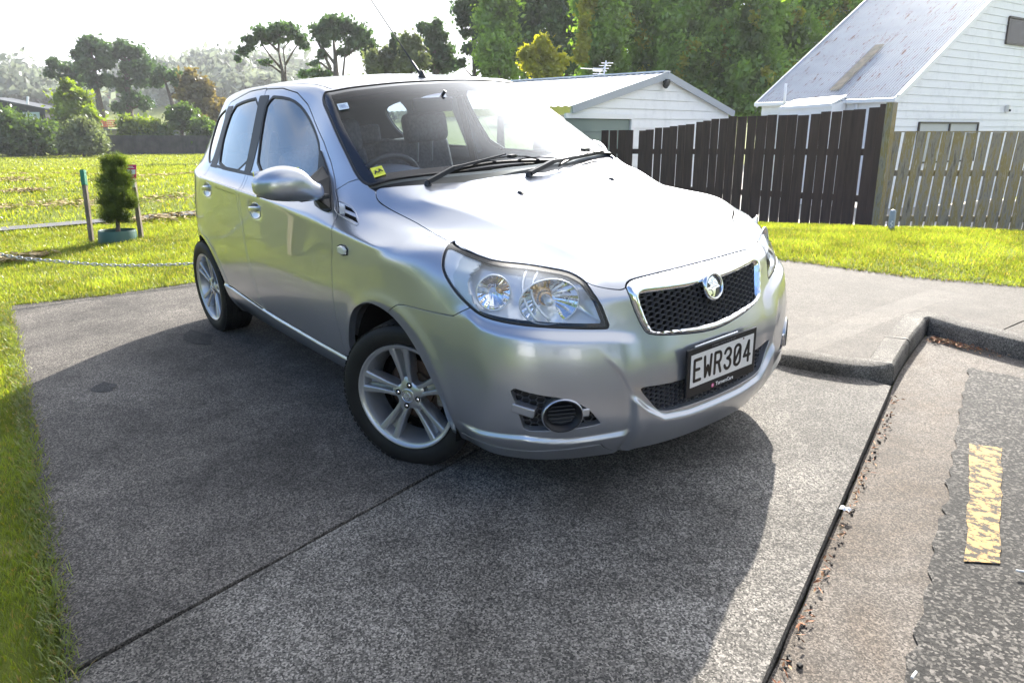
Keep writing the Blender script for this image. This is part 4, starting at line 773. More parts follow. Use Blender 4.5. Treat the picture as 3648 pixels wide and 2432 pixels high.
for k in range(9): MB().bar(at(232+k*4.2, 276, 85), at(232+k*4.2, 292, 85), .07, .05).put('mesh_strand', M_or, ob)
for k in range(4): MB().bar(at(230, 276.5+k*4.8, 85), at(267, 277+k*4.8, 85), .05, .09).put('mesh_strand', M_or, ob)
for k in range(8): MB().bar(at(270+k*6.5, 274, 86), at(270+k*6.5, 288, 86), .06, .06).put('post', M_gp, ob)
MB().bar(at(268, 275, 86), at(318, 275, 86), .06, .08).put('rail', M_gp, ob)
ff = put('far_fence', None, None, label='long dark timber fence along the far edge of the field', cat='fence')
M_ff = noise_col(mat('far_fence_board', (.05, .045, .045), .8), [(.3, (.03, .028, .03)), (.7, (.085, .08, .078))], 1.2, 4.)[0]
for k in range(36):
    u0 = 236+k*7.4; c0 = at(u0, 311+.2*(k % 3), 77+k*.05); c1 = at(u0+6.8, 311+.2*(k % 3), 77+(k)*.05); b0 = c0.copy(); b0.z = -1.15; b1 = c1.copy(); b1.z = -1.15
    MB().add([b0, b1, c1, c0]+[q+camf*.05 for q in (b0, b1, c1, c0)], [(0, 1, 2, 3), (7, 6, 5, 4), (1, 5, 6, 2), (3, 2, 6, 7), (0, 3, 7, 4)]).put('panel', M_conc3 if k in (41, 42) else M_ff, ff)
# ---- distant hillside: tree masses and houses
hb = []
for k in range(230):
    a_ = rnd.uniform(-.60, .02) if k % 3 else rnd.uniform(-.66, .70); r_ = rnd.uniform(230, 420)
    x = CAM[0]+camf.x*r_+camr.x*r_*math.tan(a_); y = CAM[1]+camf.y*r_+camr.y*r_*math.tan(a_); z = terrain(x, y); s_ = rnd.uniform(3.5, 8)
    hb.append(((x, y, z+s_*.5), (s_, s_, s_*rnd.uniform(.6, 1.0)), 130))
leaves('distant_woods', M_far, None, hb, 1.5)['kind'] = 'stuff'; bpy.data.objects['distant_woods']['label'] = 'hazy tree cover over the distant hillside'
hh = [(38, 207, 300), (60, 205, 310), (55, 196, 340), (86, 188, 360), (118, 194, 350), (100, 203, 300), (24, 204, 320), (330, 205, 330), (372, 214, 300), (395, 232, 260), (410, 236, 250), (330, 226, 260), (345, 236, 240), (300, 234, 260), (270, 206, 330), (470, 238, 270), (455, 242, 260), (308, 215, 300), (440, 222, 300), (250, 232, 250)]
M_hw = mat('far_house_wall', (.55, .56, .58), .8); M_hr1 = mat('far_roof_pale', (.55, .60, .66), .4, .3); M_hr2 = mat('far_roof_grey', (.26, .27, .29), .6); M_hr3 = mat('far_roof_brown', (.30, .17, .13), .7)
for k, (u, v, Z) in enumerate(hh):
    c = at(u, v, Z); w_ = rnd.uniform(9, 15); h_ = rnd.uniform(2.4, 4); d_ = 8; an = rnd.uniform(-.5, .5); cs, sn = math.cos(an), math.sin(an); ax_ = camr*cs+camf*sn; ay_ = camf*cs-camr*sn
    o = put('distant_house', None, None, label='small house with %s roof among trees on the distant hillside' % ('pale blue-grey', 'dark grey', 'pale blue-grey', 'brown')[k % 4], cat='house', group='%s-roofed houses on the distant hillside' % ('pale', 'dark grey', 'pale', 'brown')[k % 4]); o.location = (c.x, c.y, c.z-h_)
    q = lambda a, b, e: ax_*a+ay_*b+Vector((0, 0, e))
    MB().add([q(a, b, e) for e in (-4, h_) for a, b in ((-w_/2, -d_/2), (w_/2, -d_/2), (w_/2, d_/2), (-w_/2, d_/2))], [(0, 1, 5, 4), (1, 2, 6, 5), (2, 3, 7, 6), (3, 0, 4, 7)]).put('wall', M_hw, o)
    MB().add([q(-w_/2-.5, -d_/2-.5, h_), q(w_/2+.5, -d_/2-.5, h_), q(w_/2+.5, d_/2+.5, h_), q(-w_/2-.5, d_/2+.5, h_), q(-w_/2+1, 0, h_+2.2), q(w_/2-1, 0, h_+2.2)], [(0, 1, 5, 4), (1, 2, 5), (2, 3, 4, 5), (3, 0, 4)]).put('roof', (M_hr1, M_hr2, M_hr1, M_hr3)[k % 4], o)
    for s_ in (-.25, .2): MB().add([q(w_*s_-.8, -d_/2-.03, .6), q(w_*s_+.8, -d_/2-.03, .6), q(w_*s_+.8, -d_/2-.03, 1.9), q(w_*s_-.8, -d_/2-.03, 1.9)], [(0, 1, 2, 3)]).put('window', M_shd, o)
# ---- the other side of the street, behind the photographer (seen in the paint of the car)
hb = []
for k, (x, y, r_, hgt_) in enumerate(((14, -24, 4.5, 7), (7, -30, 5, 8), (-3, -32, 5, 8), (-14, -30, 6, 9), (23, -14, 4, 6), (24, 8, 4.5, 7))):
    hb += [((x, y, hgt_*.55-.6), (r_, r_, hgt_*.5), 1500), ((x+r_*.5, y, hgt_*.3-.6), (r_*.7, r_*.6, hgt_*.4), 900)]
o = leaves('street_treeline', M_dark, None, hb, .35); o['kind'] = 'stuff'; o['label'] = 'belt of leafy trees across the street behind the camera'
for x, y, a_ in ((20, -7, .2), (16, -18, .5)):
    o = put('street_house', None, None, label='%s pale bungalow across the road behind the camera' % ('nearer' if x > 18 else 'farther'), cat='house'); o.location = (x, y, -.5); o.rotation_euler = (0, 0, a_)
    MB().box((0, 0, 1.3), (6, 9, 2.8)).put('wall', M_hw, o); MB().prism([(-3.4, 2.7), (3.4, 2.7), (0, 4.6)], -5, 5, Matrix(((1, 0, 0, 0), (0, 0, 1, 0), (0, 1, 0, 0), (0, 0, 0, 1)))).put('roof', M_hr2, o)
    for q in (-2.4, 1.8): MB().box((-3.02, q, 1.5), (.05, 1.6, 1.2)).put('window', M_shd, o)
# ============================================================ young tree, stakes, chain
M_stk_ = noise_col(mat('stake_timber', (.16, .13, .09), .9), [(.3, (.09, .075, .055)), (.7, (.24, .20, .15))], 5., 6., .6, stretch=(8, 8, 1))[0]
pg = tsurf(272, 553); Zp = (pg-Vector(CAM)).dot(Vector(FW))
yt = put('young_conifer', None, None, label='young bushy conifer growing in the green planter ring', cat='small tree'); yt.location = pg
pl_ = [at(u, v, Zp)-pg for u, v in ((271, 548), (271, 520), (268, 470), (262, 400))]
MB().tube(pl_, [.026, .022, .016, .006], 8).put('trunk', M_bark, yt, smooth=True)
cb = []
for u, v, ru, rv, n_ in ((250, 372, 15, 12, 1), (275, 372, 12, 14, 1), (262, 392, 28, 18, 1.6), (255, 415, 30, 18, 1.6), (285, 412, 20, 20, 1.2), (265, 440, 36, 16, 1.8), (250, 462, 26, 16, 1.3), (290, 462, 24, 18, 1.3), (262, 485, 26, 16, 1.2), (250, 500, 18, 10, .8), (285, 498, 18, 14, .8), (305, 470, 10, 10, .4)): cb.append((at(u, v, Zp)-pg, (px(ru*1.25, Zp), px(ru*1.15, Zp), px(rv*1.1, Zp)), 1900*n_))
def needles(name, mtl, parent, blobs, ln):
    co = []
    for c, r, n_ in blobs:
        k = int(n_/22)
        for _ in range(k):
            d = nrs.normal(size=3); d /= np.linalg.norm(d); t = np.array(c)+d*np.array(r)*nrs.uniform(.3, 1.); g = d*.8+np.array([0, 0, .75]); g /= np.linalg.norm(g)
            m_ = 22; s_ = nrs.uniform(-.05, .03, (m_, 1)); dirs = g+nrs.normal(size=(m_, 3))*.55; dirs /= np.linalg.norm(dirs, axis=1, keepdims=True); sd = np.cross(dirs, nrs.normal(size=(m_, 3))); sd /= np.linalg.norm(sd, axis=1, keepdims=True)
            b_ = t+g*s_; co.append(np.stack([b_-sd*.0016, b_+sd*.0016, b_+dirs*ln*nrs.uniform(.6, 1.2, (m_, 1))], 1))
    return put(name, fastmesh(np.vstack(co), 3, [(0, 1, 2)]), mtl, parent)
needles('foliage', M_con, yt, cb, .062)
leaves('foliage', M_con, yt, [(c, tuple(q*.75 for q in r), n_*.10) for c, r, n_ in cb], .016, .35)
pr_ = px(42, Zp); M_pg = mat('planter_green', (.025, .085, .065), .45)
pln = put('planter_ring', MB().lathe([(pr_, -.03), (pr_*.95, .11), (pr_*.93, .118), (pr_*.90, .11), (pr_*.93, -.03)], 48).mesh(False, 40), M_pg, label='dark green plastic planter ring round the young conifer', cat='planter', loc=pg)
MB().lathe([(0, .02), (pr_*.9, .02)], 32, Matrix.Translation(pg)).put('planter_soil', M_void, pln).location = -pg
def stake(u0, v0, u1, v1, label, col=None, uu=None):
    b = tsurf(u0, v0); Z = (b-Vector(CAM)).dot(Vector(FW)); t = at(u1, v1, Z); o = put('timber_stake', None, None, label=label, cat='stake', group='stakes beside the young tree'); o.location = b
    V = []; cs = camr*.022; cn_ = camf*.022; me = bevel(MB().bar(Vector((0, 0, -.1)), t-b, .044, .044, camf).mesh(), .003, 1); put('stake_post', me, M_stk_, o)
    return o, t-b, Z
o, t_, Z_ = stake(211, 557, 190, 391, 'leaning timber stake with a green painted top left of the conifer')
dr_ = t_.normalized(); put('painted_top', MB().bar(t_-dr_*.165, t_+dr_*.002, .046, .046, camf).mesh(), mat('green_paint', (.02, .17, .09), .5), o)
o, t_, Z_ = stake(325, 547, 303, 385, 'timber stake with a pink sign right of the conifer')
dr_ = t_.normalized(); rr_ = camr.copy(); sg = put('pink_sign', None, None, label='small pink notice with two white panels on a stake', cat='sign'); sg.location = o.location
up_ = dr_; sM = fr(t_+dr_*.0-camf*.030, camr, up_); 
def sp(name, cx, cy, w_, h_, z_, mt_): q = MB().box((cx, cy, z_), (w_, h_, .002)).put(name, mt_, sg); q.matrix_local = sM; return q
M_mag = mat('sign_magenta', (.52, .02, .14), .45); M_wp = mat('sign_white', (.75, .80, .78), .5)
sp('sign_plate', 0, -.045, .125, .155, 0, M_mag)
for cx in (-.026, .028): sp('sign_panel', cx, -.048, .046, .052, .002, M_wp)
for k, wd_ in enumerate((.05, .08)): sp('sign_lettering', 0, .012-k*.014, wd_, .006, .002, M_wp)
sp('sign_lettering', 0, -.095, .07, .006, .002, M_wp)
MB().bar(t_-dr_*.15-camf*.024, t_-dr_*.22-camf*.024, .04, .003, camf).put('white_tag', M_wp, sg)
# chain strung between bollards outside the frame
M_gal = mat('galvanised_steel', (.42, .44, .46), .35, .85)
lk_ = []
n = 20
for k in range(n): a = 2*math.pi*k/n; lk_.append((.0135*math.cos(a)+(.0 if True else 0), math.copysign(.012, math.sin(a))+.0135*math.sin(a) if abs(math.sin(a)) > 1e-6 else 0, 0))
link_me = MB().tube([(.0095*math.cos(2*math.pi*k/16), .0095*math.sin(2*math.pi*k/16)+(.0125 if math.sin(2*math.pi*k/16) > 1e-6 or k == 0 and False else (-.0125 if math.sin(2*math.pi*k/16) < -1e-6 else 0)), 0) for k in range(16)], .0040, 6, closed=True).mesh(True)
ch = put('chain', None, None, label='sagging galvanised link chain strung low across the lawn edge', cat='chain'); link_me.materials.append(M_gal)
CP = [(-4.98, -2.40, .56), (-4.605, -1.785, .311), (-4.408, -1.426, .244), (-4.267, -1.126, .204), (-4.176, -.891, .187), (-4.031, -.472, .1815), (-3.86, 0.02, .20), (-3.70, .45, .25)]
CPv = [Vector(p) for p in CP]
def cat_(t):
    k = min(int(t), len(CPv)-2); u = t-k; p0 = CPv[max(k-1, 0)]; p1 = CPv[k]; p2 = CPv[k+1]; p3 = CPv[min(k+2, len(CPv)-1)]
    return .5*((2*p1)+(p2-p0)*u+(2*p0-5*p1+4*p2-p3)*u*u+(3*p1-p0-3*p2+p3)*u**3)
t = 0.; pts = [cat_(0)]
acc = 0; prev = pts[0]; sp_l = .0335
for k in range(1, 6000):
    q = cat_(min(k/6000*(len(CPv)-1), len(CPv)-1.001)); acc += (q-prev).length; prev = q
    if acc > sp_l: pts.append(q); acc = 0
for k, (a, b) in enumerate(zip(pts, pts[1:])):
    o = bpy.data.objects.new('link', link_me); COL.objects.link(o); o.parent = ch; d = (b-a).normalized(); s_ = d.cross(UPV).normalized(); u_ = s_.cross(d)
    if k % 2: s_, u_ = (s_+u_*.4).normalized(), (u_-s_*.4)
    else: s_, u_ = (u_-s_*.4).normalized(), -(s_+u_*.4)
    c = (a+b)/2; o.matrix_local = fr(c, s_, d)
for q_, lb_ in ((0, 'timber bollard holding the left end of the chain'), (-1, 'timber bollard holding the right end of the chain behind the car')):
    P = CPv[q_]; z0 = terrain(P.x, P.y); put('bollard', bevel(MB().box((0, 0, .3), (.14, .14, .72)).mesh(), .012), M_stk_, label=lb_, cat='bollard', group='bollards carrying the chain', loc=(P.x-.05, P.y+(.10 if q_ else -.10), z0))
# ============================================================ the car
R3 = [[0.999794, -0.012975, 0.015589], [0.014008, 0.997579, -0.068121], [-0.014668, 0.068325, 0.997555]]
CARM = Matrix([r+[0] for r in R3]+[[0, 0, 0, 1]])
car = put('car', None, label='silver five-door hatchback parked across the concrete driveway', cat='car'); car.matrix_world = CARM
# ---- car body control net (half, y = distance from the centre plane) ----
T=[
[(0.755,0,0.75),(0.75,0.14,0.75),(0.735,0.28,0.748),(0.705,0.4,0.748),(0.655,0.5,0.756),(0.59,0.6,0.772),(0.505,0.69,0.788),(0.385,0.775,0.802)],
[(0.62,0,0.835),(0.615,0.14,0.833),(0.6,0.28,0.825),(0.58,0.385,0.814),(0.53,0.51,0.806),(0.465,0.61,0.818),(0.39,0.705,0.834),(0.275,0.797,0.826)],
[(0.43,0,0.908),(0.43,0.15,0.905),(0.42,0.3,0.893),(0.4,0.43,0.877),(0.37,0.54,0.86),(0.33,0.635,0.87),(0.27,0.72,0.88),(0.15,0.828,0.848)],
[(0.22,0,0.965),(0.22,0.16,0.962),(0.21,0.32,0.95),(0.2,0.485,0.925),(0.18,0.585,0.903),(0.15,0.665,0.898),(0.1,0.748,0.894),(0,0.845,0.858)],
[(0.02,0,1.012),(0.02,0.17,1.01),(0.01,0.38,1),(0,0.55,0.974),(-0.02,0.63,0.944),(-0.06,0.7,0.922),(-0.1,0.765,0.908),(-0.16,0.85,0.868)],
[(-0.09,0,1.045),(-0.1,0.18,1.045),(-0.135,0.42,1.036),(-0.17,0.6,1.012),(-0.215,0.665,0.985),(-0.25,0.715,0.96),(-0.29,0.782,0.932),(-0.36,0.85,0.885)],
[(-0.2,0,1.098),(-0.21,0.19,1.098),(-0.245,0.37,1.088),(-0.29,0.55,1.068),(-0.335,0.672,1.045),(-0.39,0.735,0.995),(-0.43,0.79,0.955),(-0.5,0.85,0.897)],
[(-0.4,0,1.195),(-0.405,0.18,1.194),(-0.43,0.36,1.187),(-0.5,0.53,1.18),(-0.57,0.64,1.18),(-0.61,0.7,1.125),(-0.645,0.7626,1.018),(-0.68,0.847,0.916)],
[(-0.68,0,1.325),(-0.685,0.17,1.323),(-0.705,0.33,1.318),(-0.745,0.48,1.312),(-0.785,0.592,1.305),(-0.815,0.658,1.25),(-0.86,0.7694,1.022),(-0.88,0.843,0.928)],
[(-0.95,0,1.447),(-0.95,0.16,1.446),(-0.955,0.31,1.441),(-0.965,0.45,1.433),(-0.985,0.535,1.423),(-1.02,0.5998,1.365),(-1.1,0.7712,1.025),(-1.1,0.839,0.942)],
[(-1.16,0,1.482),(-1.16,0.16,1.48),(-1.17,0.31,1.474),(-1.19,0.45,1.461),(-1.22,0.545,1.443),(-1.25,0.603,1.4),(-1.35,0.77,1.027),(-1.35,0.835,0.953)],
[(-1.45,0,1.502),(-1.45,0.16,1.5),(-1.46,0.31,1.493),(-1.47,0.45,1.478),(-1.48,0.55,1.456),(-1.5,0.606,1.412),(-1.6,0.766,1.032),(-1.6,0.83,0.964)],
[(-1.75,0,1.507),(-1.75,0.16,1.505),(-1.75,0.31,1.497),(-1.76,0.45,1.481),(-1.76,0.55,1.458),(-1.78,0.6074,1.412),(-1.85,0.7586,1.037),(-1.85,0.824,0.975)],
[(-2.05,0,1.502),(-2.05,0.16,1.5),(-2.05,0.31,1.491),(-2.05,0.44,1.474),(-2.06,0.54,1.448),(-2.07,0.5984,1.396),(-2.1,0.7446,1.046),(-2.1,0.812,0.983)],
[(-2.35,0,1.487),(-2.35,0.16,1.485),(-2.35,0.3,1.474),(-2.35,0.43,1.455),(-2.35,0.52,1.424),(-2.35,0.576,1.362),(-2.34,0.719,1.062),(-2.34,0.79,0.987)],
[(-2.6,0,1.462),(-2.6,0.15,1.459),(-2.6,0.28,1.446),(-2.59,0.4,1.422),(-2.57,0.485,1.388),(-2.56,0.5426,1.317),(-2.54,0.6804,1.075),(-2.54,0.75,0.988)],
[(-2.93,0,1.428),(-2.93,0.14,1.425),(-2.92,0.26,1.41),(-2.87,0.365,1.382),(-2.75,0.435,1.34),(-2.74,0.499,1.265),(-2.7,0.626,1.08),(-2.71,0.695,0.985)],
[(-3.03,0,1.28),(-3.03,0.14,1.275),(-3.02,0.25,1.265),(-2.97,0.35,1.245),(-2.87,0.42,1.215),(-2.84,0.49,1.155),(-2.8,0.585,1.06),(-2.82,0.65,0.97)],
[(-3.03,0,1),(-3.03,0.15,1),(-3.02,0.28,0.995),(-3,0.39,0.99),(-2.97,0.47,0.985),(-2.94,0.53,0.98),(-2.91,0.58,0.975),(-2.88,0.615,0.97)]]
# rows below the perimeter, top to bottom: z levels and (x,y) per column
def rows_front(j):
    D={0:[(.795,0,.695),(.812,0,.62),(.826,0,.53),(.834,0,.44),(.834,0,.35),(.828,0,.265),(.785,0,.17)],
       1:[(.79,.14,.695),(.807,.14,.62),(.822,.14,.53),(.83,.14,.44),(.83,.14,.35),(.823,.14,.265),(.78,.14,.17)],
       2:[(.77,.28,.695),(.785,.28,.615),(.805,.285,.53),(.812,.285,.44),(.812,.285,.35),(.803,.285,.263),(.757,.28,.172)],
       3:[(.73,.405,.692),(.748,.41,.61),(.765,.415,.53),(.772,.42,.44),(.772,.42,.35),(.762,.415,.263),(.715,.40,.175)],
       4:[(.69,.51,.69),(.71,.52,.61),(.725,.53,.53),(.731,.535,.44),(.731,.535,.35),(.718,.53,.265),(.665,.51,.178)],
       5:[(.635,.615,.69),(.66,.63,.61),(.672,.64,.53),(.677,.645,.44),(.675,.645,.35),(.66,.64,.267),(.605,.608,.182)],
       6:[(.56,.71,.695),(.582,.727,.615),(.592,.738,.53),(.594,.743,.44),(.588,.742,.35),(.57,.733,.27),(.515,.697,.188)],
       7:[(.43,.795,.705),(.447,.808,.62),(.453,.817,.53),(.453,.820,.43),(.448,.817,.345),(.43,.803,.272),(.38,.768,.195)]}
    return D[j]
def rows_side(x,k):
    # flare near the wheels
    import math
    fl=.008*(math.exp(-((x-0)/.45)**2)+math.exp(-((x+2.48)/.42)**2))
    base=[(.78,.853),(.66,.857),(.54,.855),(.44,.846),(.35,.832),(.285,.812),(.215,.765)]
    def hw(x):
        P=[(.2,0),(-.3,0),(-.9,.006),(-1.35,.014),(-1.85,.026),(-2.1,.036),(-2.34,.048),(-2.56,.085),(-2.73,.14),(-2.85,.20),(-3.2,.3)]
        for (a,u),(b,v) in zip(P,P[1:]):
            if b<=x<=a: return u+(v-u)*(x-a)/(b-a)
        return 0
    return [[x,y+fl-hw(x),z] for z,y in base]
SX={1:.28,2:.13,3:-.02,4:-.18,5:-.36,6:-.50,7:-.68,8:-.88,9:-1.10,10:-1.35,11:-1.6,12:-1.85,13:-2.1,14:-2.34,15:-2.56,16:-2.73,17:-2.85}
def side(i):
    r=rows_side(SX[i],i)
    if i==1:
        ys=[.832,.843,.848,.848,.838,.82,.787]
        zs=[.735,.65,.545,.43,.345,.275,.20]
        r=[[.275,y,z] for y,z in zip(ys,zs)]
    if i==2:
        ys=[.848,.856,.858,.853,.843,.825,.79]
        r=[[.13,y,z] for y,z in zip(ys,[.755,.655,.545,.435,.345,.28,.205])]
    return r
def rows_rear(j):
    yy=[0,.15,.28,.39,.48,.55,.60,.64][j]
    xe=[-3.05,-3.05,-3.045,-3.035,-3.01,-2.98,-2.955,-2.93][j]
    return [[xe,yy,.86],[xe-.01,yy+.01*(j>0),.74],[xe-.035,yy+.015*(j>0),.62],[xe-.055,yy+.02*(j>0),.50],[xe-.05,yy+.02*(j>0),.38],[xe-.03,yy+.01*(j>0),.30],[xe+.03,yy,.22]]
def net():
    V=[];Fc=[];idT={}
    for i,row in enumerate(T):
        for j,p in enumerate(row): idT[i,j]=len(V);V.append(p)
    for i in range(len(T)-1):
        for j in range(7): Fc.append((idT[i,j],idT[i,j+1],idT[i+1,j+1],idT[i+1,j]))
    n=len(T)-1
    cols=[(idT[0,j],rows_front(j)) for j in range(8)]+[(idT[i,7],side(i)) for i in range(1,n)]+[(idT[n,j],rows_rear(j)) for j in range(7,-1,-1)]
    prev=None
    for top,rows in cols:
        ids=[top]
        for p in rows: ids.append(len(V));V.append(tuple(p))
        if prev:
            for a in range(7): Fc.append((prev[a],prev[a+1],ids[a+1],ids[a]))
        prev=ids
    return V,Fc

def shell():
    V, Fc = net(); tgt = np.array(V, float); cur = tgt.copy(); n = len(V)
    jn = {}
    def build(P):
        bm = bmesh.new(); vv = [bm.verts.new(p) for p in P]; mm = {k: (vv[k] if P[k][1] == 0 else bm.verts.new((P[k][0], -P[k][1], P[k][2]))) for k in range(n)}
        for q in Fc: bm.faces.new([vv[a] for a in q]); bm.faces.new([mm[a] for a in reversed(q)])
        cl = bm.edges.layers.float.new('crease_edge')
        def cr(a, b, w_):
            for D in (vv, mm):
                e = bm.edges.get((D[a], D[b]))
                if e: e[cl] = w_
        for i in range(0, 6): cr(i*8+3, (i+1)*8+3, .55 if i < 5 else .2)
        for i in range(3, 16): cr(i*8+7, (i+1)*8+7, .5)
        me = bpy.data.meshes.new('cage'); bm.to_mesh(me); bm.free(); return me
    def ev(P, lvl):
        me = build([tuple(p) for p in P]); o = bpy.data.objects.new('cage', me); COL.objects.link(o)
        s_ = o.modifiers.new('s', 'SUBSURF'); s_.levels = s_.render_levels = lvl
        e = o.evaluated_get(bpy.context.evaluated_depsgraph_get()).to_mesh()
        co = np.empty(len(e.vertices)*3); e.vertices.foreach_get('co', co)
        fv = np.empty(len(e.loops), int); e.loops.foreach_get('vertex_index', fv)
        bpy.data.objects.remove(o); bpy.data.meshes.remove(me); return co.reshape(-1, 3), fv.reshape(-1, 4)
    for it in range(3):
        Lm, _ = ev(cur, 2); d = tgt-Lm[:n]; d[tgt[:, 1] == 0, 1] = 0; cur += d*.9
    return ev(cur, 4)
SV, SF = shell()
cen = SV[SF].mean(1)
keep = cen[:, 1] > 0            # build on the positive half, 'a' = distance from the centre plane
SF = SF[keep]; used = np.unique(SF); mp_ = -np.ones(len(SV), int); mp_[used] = np.arange(len(used)); SV = SV[used]; SF = mp_[SF]
SV[:, 1] = np.maximum(SV[:, 1], 0)
def vnorm(V, F):
    a, b, c, d = V[F[:, 0]], V[F[:, 1]], V[F[:, 2]], V[F[:, 3]]
    fn = np.cross(c-a, d-b); Nn = np.zeros_like(V)
    for k in range(4): np.add.at(Nn, F[:, k], fn)
    z = np.abs(V[:, 1]) < 1e-5; Nn[z, 1] = 0
    return Nn/np.maximum(np.linalg.norm(Nn, axis=1, keepdims=True), 1e-12)
SN = vnorm(SV, SF)
if SN[np.argmax(SV[:, 2])][2] < 0: SF = SF[:, ::-1]; SN = -SN

XZ = lambda V: V[:, [0, 2]]
XY = lambda V: V[:, [0, 1]]
YZ = lambda V: V[:, [1, 2]]
CN = lambda V: np.stack([.8*V[:, 0]-.6*V[:, 1], V[:, 2]], 1)      # corner projection
cn2 = lambda P: [(.8*x-.6*y, z) for x, y, z in P]

# ---- sculpted detail before the panels are cut
HLB = [(.33, .60), (.40, .612), (.45, .622), (.616, .645), (.702, .660), (.754, .672), (.782, .687), (.80, .72)]
Y, Z, X = SV[:, 1], SV[:, 2], SV[:, 0]
front = X > .05
zb = np.interp(Y, [p[0] for p in HLB], [p[1] for p in HLB])
fade = sst((Y-.33)/.10)*sst((.84-Y)/.05)*sst((X-.30)/.16)
D = .020*fade*(sst((zb-Z)/.045)-.35*(Z < zb+.2))
D = np.where(front & (Z < zb+.001), .015*fade*sst((zb-Z)/.045), 0)
cl = line_side(chaikin([(.50, .56), (.405, .43), (.385, .30), (.375, .15)], 2, False), YZ(SV))      # bumper crease either side of the number plate
D += np.where(front & (X > .6), .008*sst((-cl+.006)/.016)*sst((.58-Z)/.14), 0)
zc = np.interp(Y, [0, .145, .27, .34, .40, .45], [.279, .279, .292, .34, .40, .45])
D += np.where(front & (X > .6) & (Y < .40), .016*sst((zc-Z)/.016)*sst((.41-Y)/.03), 0)
zl = np.interp(X, [.30, .336, .483, .599, .681, .749], [.286, .289, .292, .291, .270, .266])
D += np.where(front & (Y > .40) & (Z < .32), .014*sst((zl-Z)/.010)*sst((X-.31)/.18)*sst((Y-.38)/.04), 0)
zs = np.interp(X, [-2.1, -1.968, -1.34, -.759, -.511, -.40], [.385, .375, .335, .318, .315, .315])
side_ = (X < -.46) & (X > -2.12) & (Z < .5)
D += np.where(side_, .010*sst((zs-Z)/.009), 0)
for hx, hz in ((-1.345, .880), (-2.135, .926)):            # bowls behind the door handles
    D -= np.where(X < 0, .016*np.exp(-(((X-hx)/.062)**2)**1.5-(((Z-hz)/.030)**2)**1.5), 0)
arc = np.sqrt((X+.055)**2+(Z-.285)**2); D += np.where((X < .9) & (Y > .7) & (Z < .8), .006*np.exp(-((arc-.375)/.03)**2), 0)
arr = np.sqrt((X+2.43)**2+(Z-.29)**2); D += np.where((Y > .6) & (Z < .8) & (X < -1.9), .006*np.exp(-((arr-.365)/.03)**2), 0)
SV = SV+SN*D[:, None]; SV[:, 1] = np.maximum(SV[:, 1], 0)
SN = vnorm(SV, SF)
if SN[np.argmax(SV[:, 2])][2] < 0: SN = -SN
BV = BVHTree.FromPolygons([tuple(v) for v in SV], [tuple(f) for f in SF])
def hitx(y, z, x0=3.):
    h = BV.ray_cast(Vector((x0, max(abs(y), 3e-4), z)), Vector((-1, 0, 0))); return h[0].x if h[0] else None
def hity(x, z):
    h = BV.ray_cast(Vector((x, 3, z)), Vector((0, -1, 0))); return (h[0].y, h[1]) if h[0] else (None, None)
def hitz(x, y):
    h = BV.ray_cast(Vector((x, max(abs(y), 3e-4), 3)), Vector((0, 0, -1))); return h[0].z if h[0] else None
def dep(p, out):
    """nearest surface point and normal on the half shell, moved out along the normal"""
    h = BV.find_nearest(Vector((p[0], abs(p[1]), p[2]))); return h

class Cutter:
    def __init__(s, V, Nn, F):
        s.V = [v for v in V]; s.N = [n for n in Nn]; s.F = [tuple(f) for f in F]; s.L = [None]*len(s.F)
    def cut(s, proj, poly, bands, rg=None, among=(None,)):
        Va = np.array(s.V); uv = proj(Va); P = np.array(poly); lo = P.min(0)-.08; hi = P.max(0)+.08
        c_ = (uv > lo).all(1) & (uv < hi).all(1)
        if rg is not None: c_ &= rg(Va)
        S = np.full(len(Va), 9.); S[c_] = sdf(P, uv[c_]); S = list(S)
        levels = sorted({b for bd in bands for b in bd[:2] if b > -5})
        act = [i for i, f in enumerate(s.F) if s.L[i] in among and min(S[a] for a in f) < levels[-1]]
        for lv in levels:
            ed = {}; new = []
            for i in act:
                f = s.F[i]; sv = [S[a]-lv for a in f]
                if min(sv) < 0 < max(sv):
                    A = []; B = []; n = len(f)
                    for k in range(n):
                        a, b = f[k], f[(k+1) % n]; sa, sb = sv[k], sv[(k+1) % n]
                        (A if sa < 0 else B).append(a)
                        if sa == 0: A.append(a)
                        if (sa < 0) != (sb < 0) and sa != 0 and sb != 0:
                            if S[a] > 8 or S[b] > 8: t = .5
                            else: t = sa/(sa-sb)
                            key = (a, b) if a < b else (b, a)
                            if key not in ed:
                                tt = t
                                s.V.append(s.V[a]*(1-tt)+s.V[b]*tt); nn = s.N[a]*(1-tt)+s.N[b]*tt; s.N.append(nn/max(np.linalg.norm(nn), 1e-9))
                                S.append(lv); ed[key] = len(s.V)-1
                            A.append(ed[key]); B.append(ed[key])
                    s.F[i] = tuple(A); 
                    if len(B) > 2: s.F.append(tuple(B)); s.L.append(s.L[i]); new.append(len(s.F)-1)
            act += new
        for i in act:
            f = s.F[i]
            if len(f) < 3: s.L[i] = 'gap'; continue
            m_ = sum(S[a] for a in f)/len(f)
            for lo_, hi_, nm in bands:
                if lo_ <= m_ < hi_ and nm: s.L[i] = nm; break
G2 = .0031
CT = Cutter(SV, SN, SF)
fr_ = lambda V: V[:, 0] > .15
top_ = lambda V: V[:, 2] > .70
sid_ = lambda V: (V[:, 1] > .4)
INF = -9
